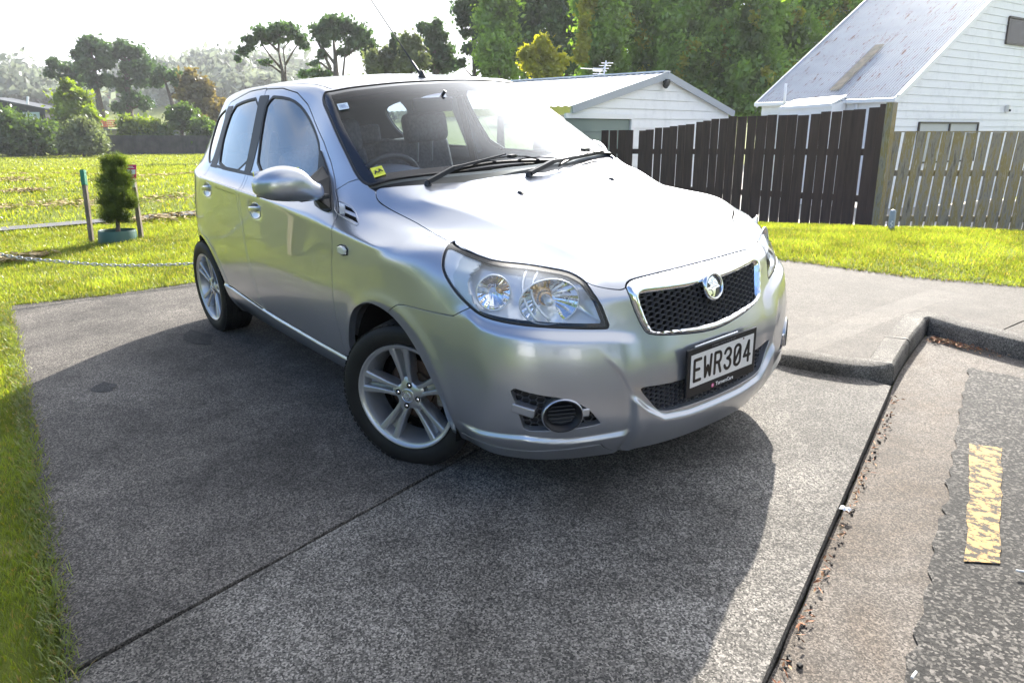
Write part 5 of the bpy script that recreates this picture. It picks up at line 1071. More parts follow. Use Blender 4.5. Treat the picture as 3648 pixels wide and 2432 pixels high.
# front openings
P_badge = None
gin = [(-.25, .713), (.064, .712), (.30, .726), (.322, .722), (.328, .706), (.302, .604), (.285, .590), (.20, .583), (.033, .566), (-.25, .564)]
gout = [(-.25, .768), (.137, .767), (.30, .763), (.335, .757), (.357, .742), (.352, .69), (.325, .605), (.305, .584), (.20, .566), (.03, .543), (-.25, .541)]
low = [(-.25, .408), (.157, .400), (.28, .404), (.355, .411), (.372, .405), (.338, .363), (.305, .318), (.272, .298), (.199, .292), (-.25, .285)]
CT.cut(YZ, chaikin(gin, 1), [(INF, 0, 'grille_void')], lambda V: (V[:, 0] > .6))
CT.cut(YZ, chaikin(gout, 1), [(INF, 0, 'chrome'), (0, .005, 'gap')], lambda V: (V[:, 0] > .6))
CT.cut(YZ, chaikin(low, 1), [(INF, 0, 'low_void')], lambda V: (V[:, 0] > .6))
fogp = [(.575, .757, .470), (.64, .69, .440), (.686, .63, .424), (.712, .583, .405), (.733, .534, .364), (.741, .504, .322), (.745, .490, .303), (.704, .586, .301), (.64, .67, .302), (.606, .722, .305), (.603, .731, .34), (.594, .742, .40)]
CT.cut(CN, chaikin(cn2(fogp), 1), [(INF, 0, 'fog_void')], fr_)
hlp = [(.205, .705, .893), (.228, .74, .884), (.256, .777, .856), (.279, .797, .826), (.313, .804, .795), (.369, .805, .751), (.428, .793, .713), (.466, .782, .691), (.52, .754, .676), (.586, .702, .664), (.653, .616, .650), (.722, .465, .627), (.735, .445, .626), (.722, .452, .666), (.705, .462, .717), (.651, .462, .766), (.604, .463, .786), (.562, .478, .800), (.511, .523, .812), (.459, .576, .825), (.403, .655, .841), (.323, .701, .867), (.24, .706, .885)]
HLP = chaikin(cn2(hlp), 1)
CT.cut(CN, HLP, [(INF, -.0065, 'lens'), (-.0065, 0, 'lamp_seal'), (0, .003, 'gap')], lambda V: (V[:, 0] > .12) & (V[:, 1] > .3) & (V[:, 2] > .55))
# arches
circ = lambda cx, cz, r, n=40: [(cx+r*math.cos(2*math.pi*k/n), cz+r*math.sin(2*math.pi*k/n)) for k in range(n)]
archF = [(.235, .10), (.262, .224), (.282, .334), (.252, .395), (.195, .48), (.14, .535), (.083, .583), (-.003, .625), (-.106, .640), (-.181, .634), (-.239, .614), (-.304, .583), (-.356, .529), (-.389, .466), (-.44, .373), (-.445, .10)]
CT.cut(XZ, chaikin(archF, 2), [(INF, 0, 'arch_void')], lambda V: (V[:, 1] > .55))
CT.cut(XZ, circ(-2.43, .285, .343)[:]+[], [(INF, 0, 'arch_void')], sid_)
CT.cut(XZ, [(-2.77, .0), (-2.09, .0), (-2.09, .285), (-2.77, .285)], [(INF, 0, 'arch_void')], sid_)
# windscreen
scr = [(-.165, -.3), (-.18, .19), (-.215, .33), (-.285, .50), (-.345, .64), (-.375, .685), (-.41, .70), (-.48, .700), (-.60, .676), (-.72, .652), (-.86, .616), (-.965, .588), (-.992, .565), (-.992, .53), (-.985, .45), (-.974, .32), (-.975, .15), (-.975, -.3)]
CT.cut(XY, chaikin(scr, 1), [(INF, -.042, 'screen'), (-.042, -.006, 'frit'), (-.006, 0, 'screen_rubber'), (0, .002, 'gap')], lambda V: V[:, 2] > .99)
# hood and cowl
hood = [(-.07, -.3), (-.075, .10), (-.086, .184), (-.121, .327), (-.212, .511), (-.30, .64), (-.348, .684), (-.330, .700), (-.300, .703), (-.25, .696), (-.125, .684), (-.031, .679), (.09, .688), (.206, .706), (.323, .699), (.403, .653), (.459, .574), (.511, .521), (.562, .476), (.604, .461), (.651, .460), (.685, .43), (.715, .385), (.722, .361), (.715, .33), (.712, .296), (.729, .137), (.733, -.3)]
HOOD = chaikin(hood, 1)
CT.cut(XY, HOOD, [(INF, -.0022, 'hood'), (-.0022, .0022, 'gap')], top_)
CT.cut(XY, [(-.05, -.3), (-.17, .52), (-.33, .69), (-.40, .70), (-.36, .66), (-.30, .5), (-.16, -.3)], [(INF, 0, 'cowl')], lambda V: V[:, 2] > .98)
# side glass
fgl = [(-1.548, 1.409), (-1.324, 1.398), (-1.195, 1.372), (-1.076, 1.323), (-.923, 1.246), (-.83, 1.185), (-.785, 1.10), (-.770, 1.043), (-1.10, 1.047), (-1.462, 1.050), (-1.54, 1.265)]
rgl = [(-2.085, 1.363), (-1.90, 1.39), (-1.667, 1.406), (-1.655, 1.25), (-1.628, 1.052), (-2.076, 1.058), (-2.115, 1.13), (-2.139, 1.209)]
qgl = [(-2.215, 1.360), (-2.35, 1.335), (-2.46, 1.302), (-2.47, 1.25), (-2.456, 1.17), (-2.40, 1.11), (-2.314, 1.062), (-2.248, 1.066), (-2.235, 1.15)]
for nm, P in (('front_glass', fgl), ('rear_glass', rgl), ('quarter_glass', qgl)):
    CT.cut(XZ, chaikin(P, 1), [(INF, 0, nm), (0, .012 if nm != 'quarter_glass' else .004, 'glass_seal_'+nm)], lambda V: (V[:, 1] > .4) & (V[:, 2] > .95))
sail = [(-.832, 1.192), (-.745, 1.135), (-.665, 1.075), (-.60, 1.015), (-.525, .955), (-.535, .943), (-.60, .947), (-.69, .962), (-.745, 1.02), (-.772, 1.055)]
CT.cut(XZ, chaikin(sail, 1), [(INF, 0, 'sail')], sid_)
bp = [(-1.535, 1.045), (-1.63, 1.045), (-1.67, 1.42), (-1.54, 1.42)]
CT.cut(XZ, bp, [(INF, 0, 'pillar_trim')], lambda V: (V[:, 1] > .4) & (V[:, 2] > 1.0))
rp = [(-2.115, 1.06), (-2.245, 1.06), (-2.235, 1.15), (-2.215, 1.37), (-2.085, 1.375), (-2.145, 1.2)]
CT.cut(XZ, rp, [(INF, 0, 'pillar_trim_rear')], lambda V: (V[:, 1] > .4) & (V[:, 2] > 1.0))
belt = [(-.66, 1.042), (-.66, 1.028), (-1.50, 1.034), (-2.25, 1.044), (-2.25, 1.06), (-1.5, 1.05)]
CT.cut(XZ, belt, [(INF, 0, 'belt_trim')], lambda V: (V[:, 1] > .4) & (V[:, 2] > 1.0))
# vent behind the front arch
vent = [(-.545, .990), (-.47, .983), (-.415, .972), (-.372, .955), (-.325, .933), (-.298, .917), (-.305, .913), (-.38, .927), (-.470, .943), (-.505, .955)]
# doors, wing, sill, bumper
fdoor = [(-.582, 1.027), (-.52, .985), (-.470, .942), (-.452, .905), (-.449, .88), (-.458, .82), (-.480, .744), (-.492, .668), (-.503, .60), (-.507, .52), (-.503, .44), (-.503, .345), (-.503, .316), (-.76, .319), (-1.34, .336), (-1.474, .343), (-1.490, .38), (-1.501, .43), (-1.510, .52), (-1.530, .585), (-1.550, .640), (-1.562, .714), (-1.563, .962), (-1.562, 1.015), (-1.585, 1.20), (-1.612, 1.452), (-1.407, 1.450), (-1.231, 1.425), (-1.091, 1.370), (-.960, 1.292), (-.805, 1.211), (-.693, 1.133), (-.607, 1.058)]
BT = ('glass_seal_front_glass', 'glass_seal_rear_glass', 'pillar_trim', 'belt_trim', None)
CT.cut(XZ, fdoor, [(INF, -G2, 'front_door'), (-G2, G2*.9, 'gap')], sid_)
rdoor = [(-1.50, .34), (-1.55, .5), (-1.6, .9), (-1.6, 1.2), (-1.612, 1.456), (-1.838, 1.446), (-2.174, 1.394), (-2.222, 1.365), (-2.250, 1.15), (-2.258, 1.03), (-2.285, .965), (-2.40, .82), (-2.415, .75), (-2.405, .690), (-2.36, .655), (-2.26, .632), (-2.155, .575), (-2.09, .50), (-2.055, .42), (-2.04, .377), (-1.968, .375)]
CT.cut(XZ, rdoor, [(INF, -G2, 'rear_door'), (-G2, G2, 'gap')], sid_)
pc = line_side(np.array([(-.60, 1.01), (-.576, 1.026), (-.509, 1.062), (-.471, 1.072), (-.35, 1.10)]), np.zeros((1, 2)))
wing = [(-.576, 1.024), (-.509, 1.060), (-.45, 1.075), (-.36, 1.12), (.25, .93), (.30, .95), (.60, .95), (.427, .712), (.39, .690), (.368, .678), (.20, .675), (.094, .673), (.061, .668), (-.003, .632), (-.05, .55), (-.30, .40), (-.44, .30), (-.497, .30)]
CT.cut(XZ, wing+[(-.52, .60), (-.5, .8), (-.44, .9), (-.48, .96)], [(INF, -G2*.6, 'wing'), (-G2*.6, G2*.8, 'gap')], sid_)
lipc = [(.20, .0), (.20, .222), (.246, .222), (.446, .236), (.533, .221), (.60, .217), (.655, .220), (.742, .223), (.737, .200), (.73, 0)]
CT.cut(XZ, lipc, [(INF, -.0016, 'lip'), (-.0016, .0016, 'gap')], lambda V: (V[:, 1] > .395) & (V[:, 0] > .1))
bump = [(-.10, .05), (-.06, .40), (-.003, .632), (.1, .80), (.3, 1.0), (.9, 1.0), (.95, .05)]
CT.cut(XZ, bump, [(INF, 0, 'bumper')], lambda V: V[:, 0] > -.12)
tg = [(-3.3, .62), (-2.93, .62), (-2.86, .80), (-2.80, 1.0), (-2.80, 1.30), (-2.76, 1.50), (-3.3, 1.5)]
CT.cut(XZ, tg, [(INF, -G2, 'tailgate'), (-G2, 0, 'gap')], lambda V: (V[:, 0] < -2.5) & (V[:, 1] < .62))
rb = [(-3.3, .62), (-2.80, .66), (-2.76, .55), (-2.77, .1), (-3.3, .1)]
CT.cut(XZ, rb, [(INF, -G2, 'rear_bumper'), (-G2, G2, 'gap')], lambda V: (V[:, 0] < -2.4))
ditch = [(-.998, .505), (-1.03, .512), (-1.25, .470), (-1.60, .472), (-2.2, .470), (-2.7, .40), (-2.7, .408), (-2.2, .482), (-1.6, .484), (-1.25, .482), (-1.03, .524), (-1.0, .520)]
CT.cut(XY, ditch, [(INF, 0, 'roof_strip')], lambda V: V[:, 2] > 1.3)
CV = np.array(CT.V); CNn = np.array(CT.N)
byl = {}
for i, l in enumerate(CT.L): byl.setdefault(l, []).append(CT.F[i])

def panel(labels, mode='both', flange=.012, off=0., gap=.0012, custom=True, fn=None):
    """mode 'both': one mesh with its mirror half; 'R' right half (y<0), 'L' left half"""
    F = [f for l in labels for f in byl.get(l, [])]
    F = [tuple(dict.fromkeys(f)) for f in F]; F = [f for f in F if len(f) > 2]
    ids = sorted({a for f in F for a in f}); mp = {a: k for k, a in enumerate(ids)}; F = [tuple(mp[a] for a in f) for f in F]
    V = CV[ids].copy(); Nn = CNn[ids].copy()
    key = {}; rep = []
    for k, v in enumerate(V):
        q = tuple(np.round(v, 5)); rep.append(key.setdefault(q, k))
    F = [tuple(dict.fromkeys(rep[a] for a in f)) for f in F]; F = [f for f in F if len(f) > 2]
    V = V+Nn*off
    if fn is not None: V, Nn = fn(V, Nn)
    if flange:
        ec = {}
        for f in F:
            c_ = V[list(f)].mean(0)
            for k in range(len(f)):
                a, b = f[k], f[(k+1) % len(f)]; kk = (min(a, b), max(a, b))
                ec[kk] = None if kk in ec else (a, b, c_)
        T_ = {}; be = []
        for kk, e in ec.items():
            if e is None: continue
            a, b, c_ = e
            if V[a][1] < 1e-4 and V[b][1] < 1e-4 and mode == 'both': continue
            d = V[b]-V[a]; t = np.cross(d, Nn[a]); l_ = np.linalg.norm(t)
            if l_ < 1e-9: continue
            t /= l_
            if t @ (c_-(V[a]+V[b])/2) > 0: t = -t
            be.append((a, b)); T_[a] = T_.get(a, 0)+t; T_[b] = T_.get(b, 0)+t
        V = list(V); Nl = list(Nn); r1 = {}; r2 = {}
        for a, t in T_.items():
            t = t/max(np.linalg.norm(t), 1e-6); n = Nn[a]
            r1[a] = len(V); V.append(V[a]+t*gap-n*.0018); Nl.append(t)
            r2[a] = len(V); V.append(V[a]+t*gap-n*flange); Nl.append(t)
            if V[a][1] < 1e-4:
                for q in (r1[a], r2[a]): V[q][1] = 0
        for a, b in be: F.append((b, a, r1[a], r1[b])); F.append((r1[b], r1[a], r2[a], r2[b]))
        V = np.array(V); Nn = np.array(Nl)
    Mi = np.array([1, -1, 1])
    if mode == 'L': out = mesh(V, F, True, Nn if custom else None)
    elif mode == 'R': out = mesh(V*Mi, [tuple(reversed(f)) for f in F], True, (Nn*Mi) if custom else None)
    else:
        n = len(V); mm = [k if V[k][1] < 1e-4 else n+k for k in range(n)]
        out = mesh(np.vstack([V, V*Mi]), F+[tuple(mm[a] for a in reversed(f)) for f in F], True, np.vstack([Nn, Nn*Mi]) if custom else None)
    if not custom: out.set_sharp_from_angle(angle=rad(50))
    return out
LR = (('R', -1), ('L', 1))
def bulge(h, wd, proj, P1, P2=None):
    def f(V, Nn):
        uv = proj(V); d = -sdf(np.array(P1), uv)
        if P2 is not None: d = np.minimum(d, sdf(np.array(P2), uv))
        t = 1-np.clip(d/wd, 0, 1); return V+Nn*(h*np.sqrt(np.clip(1-t*t, 0, 1)))[:, None], Nn
    return f
LR = (('R', -1), ('L', 1))
body = put('body', panel([None, 'roof_side'], 'both', .014), M_paint, car)
put('roof_strip', panel(['roof_strip'], 'both', 0, -.004), M_rubber, body)
put('hood', panel(['hood'], 'both', .014), M_paint, car)
bumper = put('front_bumper', panel(['bumper'], 'both', .030), M_paint, car)
for md, sy in LR: put('lip_spoiler', panel(['lip'], md, .02), M_paint, bumper)
put('tailgate', panel(['tailgate'], 'both', .014), M_paint, car)
put('rear_bumper', panel(['rear_bumper'], 'both', .014), M_paint, car)
put('cowl', panel(['cowl'], 'both', .0, -.022), M_black, car)
put('windscreen', panel(['screen'], 'both', 0, -.004), None, car); WS = bpy.data.objects['windscreen']
put('screen_border', panel(['frit'], 'both', 0, -.004), M_frit, WS)
put('screen_seal', panel(['screen_rubber'], 'both', .01, .0), M_rubber, WS)
for md, sy in LR:
    put('front_wing', panel(['wing'], md, .030), M_paint, car)
    fd = put('front_door', panel(['front_door'], md, .014), M_paint, car)
    rd = put('rear_door', panel(['rear_door'], md, .014), M_paint, car)
    for nm, dr in (('front_glass', fd), ('rear_glass', rd), ('quarter_glass', body)):
        put('window_glass', panel([nm], md, 0, -.005), M_glass, dr)
        put('window_seal', panel(['glass_seal_'+nm], md, .008, .001), M_rubber if nm != 'quarter_glass' else M_black, dr)
    put('pillar_trim', panel(['pillar_trim'], md, .008, .002), M_satin, fd)
    put('pillar_trim', panel(['pillar_trim_rear'], md, .008, .0015), M_satin, rd)
    put('belt_trim', panel(['belt_trim'], md, .008, .002), M_satin, fd)
    put('mirror_sail', panel(['sail'], md, .012, .008), M_black, fd)
# chrome grille surround
GIN = chaikin(gin, 1); GOUT = chaikin(gout, 1)
gs = put('grille_surround', panel(['chrome'], 'both', .03, .0, .001, False, bulge(.011, .018, YZ, GOUT, GIN)), M_chrome, car)
put('seam_shade', panel(['gap'], 'both', 0, -.009), M_void, body)  # near-black sheet added behind the panel gaps, their shade put into colour
# dark inner skins
inner = [l for l in byl if l in (None, 'front_door', 'rear_door', 'wing', 'hood', 'gap', 'cowl', 'roof_strip', 'belt_trim', 'tailgate', 'rear_bumper', 'frit', 'sail', 'pillar_trim', 'pillar_trim_rear', 'screen_rubber') or (l and l.startswith('glass_seal'))]
put('inner_lining', panel(inner, 'both', 0, -.030), M_trim, car)
put('bumper_backing', panel(['bumper', 'lip'], 'both', 0, -.045), M_void, bumper)
# ---------------- front grilles, lamps, plate
def honey(poly, name, parent, proj='YZ', pw=.0245, ph=.0185, off=.02, th=.0012, dp=.012, surf=None, M=None):
    """hexagonal mesh of thin walls over a region of the (y,z) plane"""
    P = np.array(poly); lo = P.min(0); hi = P.max(0); edges = {}
    a = pw*2/3; 
    ni = int((hi[0]-lo[0])/pw)+3; nj = int((hi[1]-lo[1])/ph)+3
    for i in range(-1, ni):
        for j in range(-1, nj):
            cx = lo[0]+i*pw; cy = lo[1]+(j+.5*(i % 2))*ph
            pts = [(cx+a*.95, cy), (cx+a*.48, cy+ph/2), (cx-a*.48, cy+ph/2), (cx-a*.95, cy), (cx-a*.48, cy-ph/2), (cx+a*.48, cy-ph/2)]
            for k in range(6):
                p, q = pts[k], pts[(k+1) % 6]; key = tuple(sorted([(round(p[0]/a*2), round(p[1]/ph*4)), (round(q[0]/a*2), round(q[1]/ph*4))]))
                edges[key] = (p, q)
    mb = MB(); E_ = list(edges.values()); mid = np.array([((p[0]+q[0])/2, (p[1]+q[1])/2) for p, q in E_]); ok = sdf(P, mid) < .006
    for (p, q), o_ in zip(E_, ok):
        if not o_: continue
        A = surf(*p); B = surf(*q)
        if A is None or B is None: continue
        (a3, n3), (b3, m3) = A, B; n3 = Vector(n3); a3 = Vector(a3)-n3*off; b3 = Vector(b3)-n3*off
        s_ = (b3-a3).cross(n3).normalized()*th
        mb.add([a3+s_*.6, a3-s_*.6, b3-s_*.6, b3+s_*.6, a3+s_*1.3-n3*dp, a3-s_*1.3-n3*dp, b3-s_*1.3-n3*dp, b3+s_*1.3-n3*dp], [(0, 1, 2, 3), (0, 3, 7, 4), (1, 5, 6, 2)])
    return mb.put(name, M_hex, parent, kind='stuff')
M_hex = mat('grille_plastic', (.075, .075, .082), .32)
def sYZ(y, z):
    x = hitx(y, z); return None if x is None else ((x, y, z), (1, 0, 0))
sym = lambda P: [(y, z) for y, z in P if y >= 0]+[(-y, z) for y, z in reversed(P) if y >= 0]
GI = [tuple(p) for p in GIN]; LO = [tuple(p) for p in chaikin(low, 1)]
honey(sym(GI), 'grille_mesh', gs, surf=sYZ, off=.010)
put('grille_backing', panel(['grille_void'], 'both', 0, -.040), M_void, gs)
lg = put('lower_grille', panel(['low_void'], 'both', 0, -.055), M_void, car)
honey(sym(LO), 'grille_mesh', lg, surf=sYZ, off=.018, pw=.021, ph=.0165)
# badge
bx = hitx(0, .697)
bM = fr((bx+.008, 0, .697), (0, 1, 0), (-.22, 0, 1))   # local x = car left, y = up, z = forward
badge = MB().lathe([(.0, .004), (.041, .004), (.041, .0), (.0, .0)], 40).put('badge', mat('badge_black', (.01, .01, .012), .15, coat=.5), car); badge.matrix_local = bM
MB().lathe([(.040, .004), (.0405, .010), (.044, .0125), (.0485, .010), (.0505, .003), (.050, -.012), (.040, -.004)], 56, closed=True).put('badge_ring', M_chrome, badge, smooth=True)
def zl_(P, c=(735, 800), sx=(.0410/365), sy=(.0410/515)):
    """trace of the relief in the enlarged photograph -> badge plane"""
    return [((x-c[0]-(y-c[1])*.17)*sx, -(y-c[1])*sy) for x, y in P]
lion = [(400, 880), (430, 825), (500, 800), (590, 800), (600, 740), (560, 690), (530, 640), (450, 575), (500, 500), (500, 460), (560, 400), (640, 370), (690, 345), (720, 400), (775, 440), (760, 465), (850, 520), (870, 560), (930, 660), (975, 765), (1000, 810), (1060, 860), (1060, 900), (960, 905), (880, 920), (850, 960), (850, 1080), (820, 1200), (800, 1280), (740, 1270), (660, 1235), (745, 1200), (745, 1080), (700, 980), (620, 920), (540, 910), (460, 935), (410, 915)]
stone = [(440, 960), (500, 935), (600, 945), (680, 1010), (700, 1090), (690, 1160), (640, 1120), (630, 1230), (560, 1170), (480, 1060)]
for nm, P in (('lion_emblem', lion), ('stone_emblem', stone)):
    Q = zl_(P)[::-1]; bm_ = bmesh.new(); vs = [bm_.verts.new((x, y, .0045)) for x, y in Q]; f_ = bm_.faces.new(vs); r_ = bmesh.ops.inset_individual(bm_, faces=[f_], thickness=.0012, depth=.003)
    me = bpy.data.meshes.new('m'); bm_.normal_update(); bmesh.ops.recalc_face_normals(bm_, faces=bm_.faces); bm_.to_mesh(me); bm_.free()
    put(nm, me, M_chrome, badge)
mn = MB()
for P in ([(790, 610), (850, 690), (920, 750), (960, 765)], [(740, 715), (800, 800), (860, 830), (930, 800)], [(690, 800), (740, 860), (820, 870)], [(700, 450), (690, 510), (660, 560), (660, 650), (620, 740)], [(640, 850), (700, 905)], [(560, 590), (590, 640), (620, 650)]):
    mn.tube([(x, y, .0076) for x, y in zl_(P)], .0007, 5)
mn.put('mane_grooves', M_satin, badge, kind='stuff')
# number plate
pz = .4315; pM = fr((.8585, 0, pz), (0, 1, 0), (.028, 0, 1))
plate = MB().box((0, -.0075, -.004), (.392, .178, .010)); pme = bevel(plate.mesh(), .003)
plate = put('number_plate', pme, M_satin, car); plate.matrix_local = pM
M_pw = noise_col(mat('plate_white', (.72, .71, .70), .35), [(.2, (.66, .64, .62)), (.8, (.76, .75, .74))], 40., 4.)[0]
MB().box((0, .0, .0018), (.356, .121, .0014)).put('plate_face', M_pw, plate)
M_ink = noise_col(mat('plate_black', (.012, .012, .013), .3), [(.22, (.05, .045, .045)), (.4, (.01, .01, .011))], 90., 3.)[0]
def strokes(name, lines, wd, h, z0, parent, mt, dx=0, dy=0):
    mb = MB()
    for P in lines:
        P = [(x+dx, y+dy) for x, y in P]
        for (x0, y0), (x1, y1) in zip(P, P[1:]):
            l_ = math.hypot(x1-x0, y1-y0); 
            if l_ < 1e-6: continue
            nx, ny = -(y1-y0)/l_*wd/2, (x1-x0)/l_*wd/2
            mb.prism([(x0-nx, y0-ny), (x1-nx, y1-ny), (x1+nx, y1+ny), (x0+nx, y0+ny)], z0, z0+h)
        for i, (x, y) in enumerate(P):
            mb.prism([(x+wd/2*math.cos(a*math.pi/5), y+wd/2*math.sin(a*math.pi/5)) for a in range(10)], z0, z0+h*.98)
    return mb.put(name, mt, parent)
H_ = .045; W_ = .017
def arcp(cx, cy, rx, ry, a0, a1, n=8): return [(cx+rx*math.cos(rad(a0+(a1-a0)*k/n)), cy+ry*math.sin(rad(a0+(a1-a0)*k/n))) for k in range(n+1)]
glyph = {
 'E': [[(W_, H_-.006), (-W_, H_-.006), (-W_, -H_+.006), (W_, -H_+.006)], [(-W_, .002), (W_*.55, .002)]],
 'W': [[(-W_-.001, H_-.006), (-W_+.004, -H_+.008), (0, .002), (W_-.004, -H_+.008), (W_+.001, H_-.006)]],
 'R': [[(-W_, -H_+.006), (-W_, H_-.006), (W_*.3, H_-.006)]+arcp(W_*.3, .020, W_*.7, .019, 90, -90)+[(-W_, .001)], [(W_*.2, .001), (W_, -H_+.006)]],
 '3': [[(-W_, .024)]+arcp(0, .0215, W_, .0175, 170, -75)+[(-.003, .002)]+arcp(0, -.0195, W_, .0195, 75, -170)],
 '0': [arcp(0, .022, W_, .017, 0, 180)+arcp(0, -.022, W_, .017, 180, 360)+[(W_, .022)], [(-W_+.003, -.024), (W_-.003, .024)]],
 '4': [[(W_*.55, -H_+.006), (W_*.55, H_-.006), (-W_, -.016), (W_+.002, -.016)]]}
for k, ch in enumerate('EWR304'):
    strokes('letter', glyph[ch], .0115, .0012, .0026, plate, M_ink, dx=-.1425+k*.0565, dy=0)
def text(name, s, size, loc, parent, mt, bold=0., ext=.0004, M=None):
    cu = bpy.data.curves.new(name, 'FONT'); cu.body = s; cu.size = size; cu.extrude = ext; cu.align_x = 'CENTER'; cu.align_y = 'CENTER'; cu.offset = bold; cu.resolution_u = 2
    o = bpy.data.objects.new('t', cu); COL.objects.link(o); me = bpy.data.meshes.new_from_object(o.evaluated_get(bpy.context.evaluated_depsgraph_get())); bpy.data.objects.remove(o)
    o = put(name, me, None, parent); me.materials.clear(); me.materials.append(mt); o.location = loc; 
    if M is not None: o.matrix_local = M
    return o
M_wht = mat('print_white', (.75, .75, .76), .5); M_gry = mat('print_grey', (.12, .12, .125), .5); M_pink = mat('print_pink', (.62, .10, .28), .5)
text('frame_lettering', 'TurnersCars', .0195, (.018, -.0835, .0015), plate, M_wht, .0004)
text('frame_lettering', 'A better way to buy & sell', .0125, (.0, .0705, .0015), plate, M_gry)
MB().prism([(.0075*math.cos(a*.314), .0075*math.sin(a*.314)) for a in range(20)], .0011, .0017).put('frame_logo', M_pink, plate, loc=(-.050, -.0840, 0))
strokes('frame_logo_cross', [[(-.003, .001), (.003, .001)], [(0, .005), (0, -.003), (.002, -.0035)]], .0014, .0004, .0017, plate, M_wht, dx=-.050, dy=-.084)
MB().tube([(-.15, .084, -.008), (.09, .084, -.008)], .0035, 8).put('plate_bracket', M_alloy, plate)
MB().lathe([(0, .0045), (.003, .0042), (.0035, .0025)], 12).put('plate_screw', mat('rusty_screw', (.10, .035, .015), .7), plate, loc=(.115, .056, 0))
# fog lamp recess
def sCN(u, v):
    """point on the corner surface at corner coordinate u = .8x-.6y, height v"""
    d = Vector((-.6, -.8, 0)); n = Vector((.8, -.6, 0))          # walk on the mirror (positive) half
    h = BV.ray_cast(Vector((.8, .6, 0))*0+Vector((0, 0, v))+Vector((.8*u, -.6*u, 0))+Vector((.6, .8, 0))*3, Vector((-.6, -.8, 0)))
    return h[0] if h[0] else None
M_barr = M_paint
for md, sy in LR:
    fr0 = put('fog_recess', panel(['fog_void'], md, 0, -.040), M_satin, bumper)
    fp = [tuple(p) for p in chaikin(cn2(fogp), 1)]
    def sfog(u, v, sy=sy):
        p = sCN(u, v)
        if p is None: return None
        return ((p.x, sy*p.y, p.z), Vector((.70, sy*.70, 0)).normalized())
    honey(fp, 'grille_mesh', fr0, surf=sfog, pw=.0245, ph=.021, off=.030, th=.0013, dp=.006)
    c_ = Vector((.690, sy*.628, .357)); nrm = Vector((.86, sy*.51, -.03)).normalized(); rx = Vector((0, 0, 1)).cross(nrm).normalized()
    FM = fr(c_+nrm*.009, rx, (0, 0, 1)); S_ = Matrix.Diagonal((1.22, 1.04, 1, 1))
    ring = MB().lathe([(.050, -.060), (.0585, -.008), (.0585, .004), (.0555, .009), (.051, .008)], 48).put('fog_lamp_collar', M_paint, fr0, smooth=True); ring.matrix_local = FM @ S_
    cov = MB().lathe([(.0, -.022), (.036, -.022), (.040, -.018), (.050, .0085), (.0545, .0105), (.0565, .006), (.054, -.002)], 48).put('fog_lamp_cover', M_satin, fr0, smooth=True); cov.matrix_local = FM @ S_
    for k in range(5):
        zz_ = -.026+k*.013; hw = math.sqrt(max(.0385**2-zz_**2, 1e-5))
        sl = MB().box((0, zz_, -.014), (hw*2, .0035, .012), Matrix.Rotation(rad(-18), 3, 'X')).put('fog_lamp_slat', M_satin, cov)
    # body-colour bar running into the lamp
    a = sCN(.8*.585-.6*.750, .393); b = sCN(.8*.640-.6*.697, .373); c2 = sCN(.8*.733-.6*.545, .357); c3 = sCN(.8*.722-.6*.568, .360)
    F3 = lambda p, o: Vector((p.x, sy*p.y, p.z))+Vector((.75, sy*.66, 0))*o
    put('bumper_bar', bevel(MB().bar(F3(a, -.016), F3(b, -.006), .040, .032).mesh(), .006, 3), M_paint, fr0)
    put('bumper_bar', bevel(MB().bar(F3(c3, -.012), F3(c2, -.012), .034, .028).mesh(), .006, 3), M_paint, fr0)
# headlights
M_refl = mat('reflector_chrome', (.86, .87, .90), .06, 1.0); 
_n = nd(M_refl, 'ShaderNodeTexCoord'); _w = nd(M_refl, 'ShaderNodeTexVoronoi', i_Scale=38.); lk(M_refl, _n.outputs['Object'], _w.inputs['Vector']); _b = nd(M_refl, 'ShaderNodeBump', i_Strength=.06, i_Distance=.003); lk(M_refl, _w.outputs['Distance'], _b.inputs['Height']); lk(M_refl, _b.outputs[0], M_refl.node_tree.nodes['Principled BSDF'].inputs['Normal'])
M_bez = mat('bezel_silver', (.78, .80, .83), .20, .35, .6)
M_tip = mat('lamp_pale_insert', (.62, .66, .68), .25, .35, .4)
_n = nd(M_tip, 'ShaderNodeTexCoord'); _w = nd(M_tip, 'ShaderNodeTexWave', i_Scale=110.); _w.bands_direction = 'Z'; lk(M_tip, _n.outputs['Object'], _w.inputs['Vector']); _b = nd(M_tip, 'ShaderNodeBump', i_Strength=.3, i_Distance=.001); lk(M_tip, _w.outputs['Fac'], _b.inputs['Height']); lk(M_tip, _b.outputs[0], M_tip.node_tree.nodes['Principled BSDF'].inputs['Normal'])
M_amb = mat('bulb_glass_amber', (.85, .58, .36), .1, .6); M_bulb = mat('bulb_glass', (.8, .8, .8), .05, .3, .5)
def bowl(V, Nn):
    uv = CN(V); d = -sdf(HLP, uv); u = uv[:, 0]
    dm = .012+.075*sst((u+.20)/.10); t = np.clip(d/.055, 0, 1); dd = .004+dm*np.sqrt(np.clip(1-(1-t)**2, 0, 1))
    W = V.copy(); W += np.array([-.92, -.36, 0])*dd[:, None]; return W, Nn
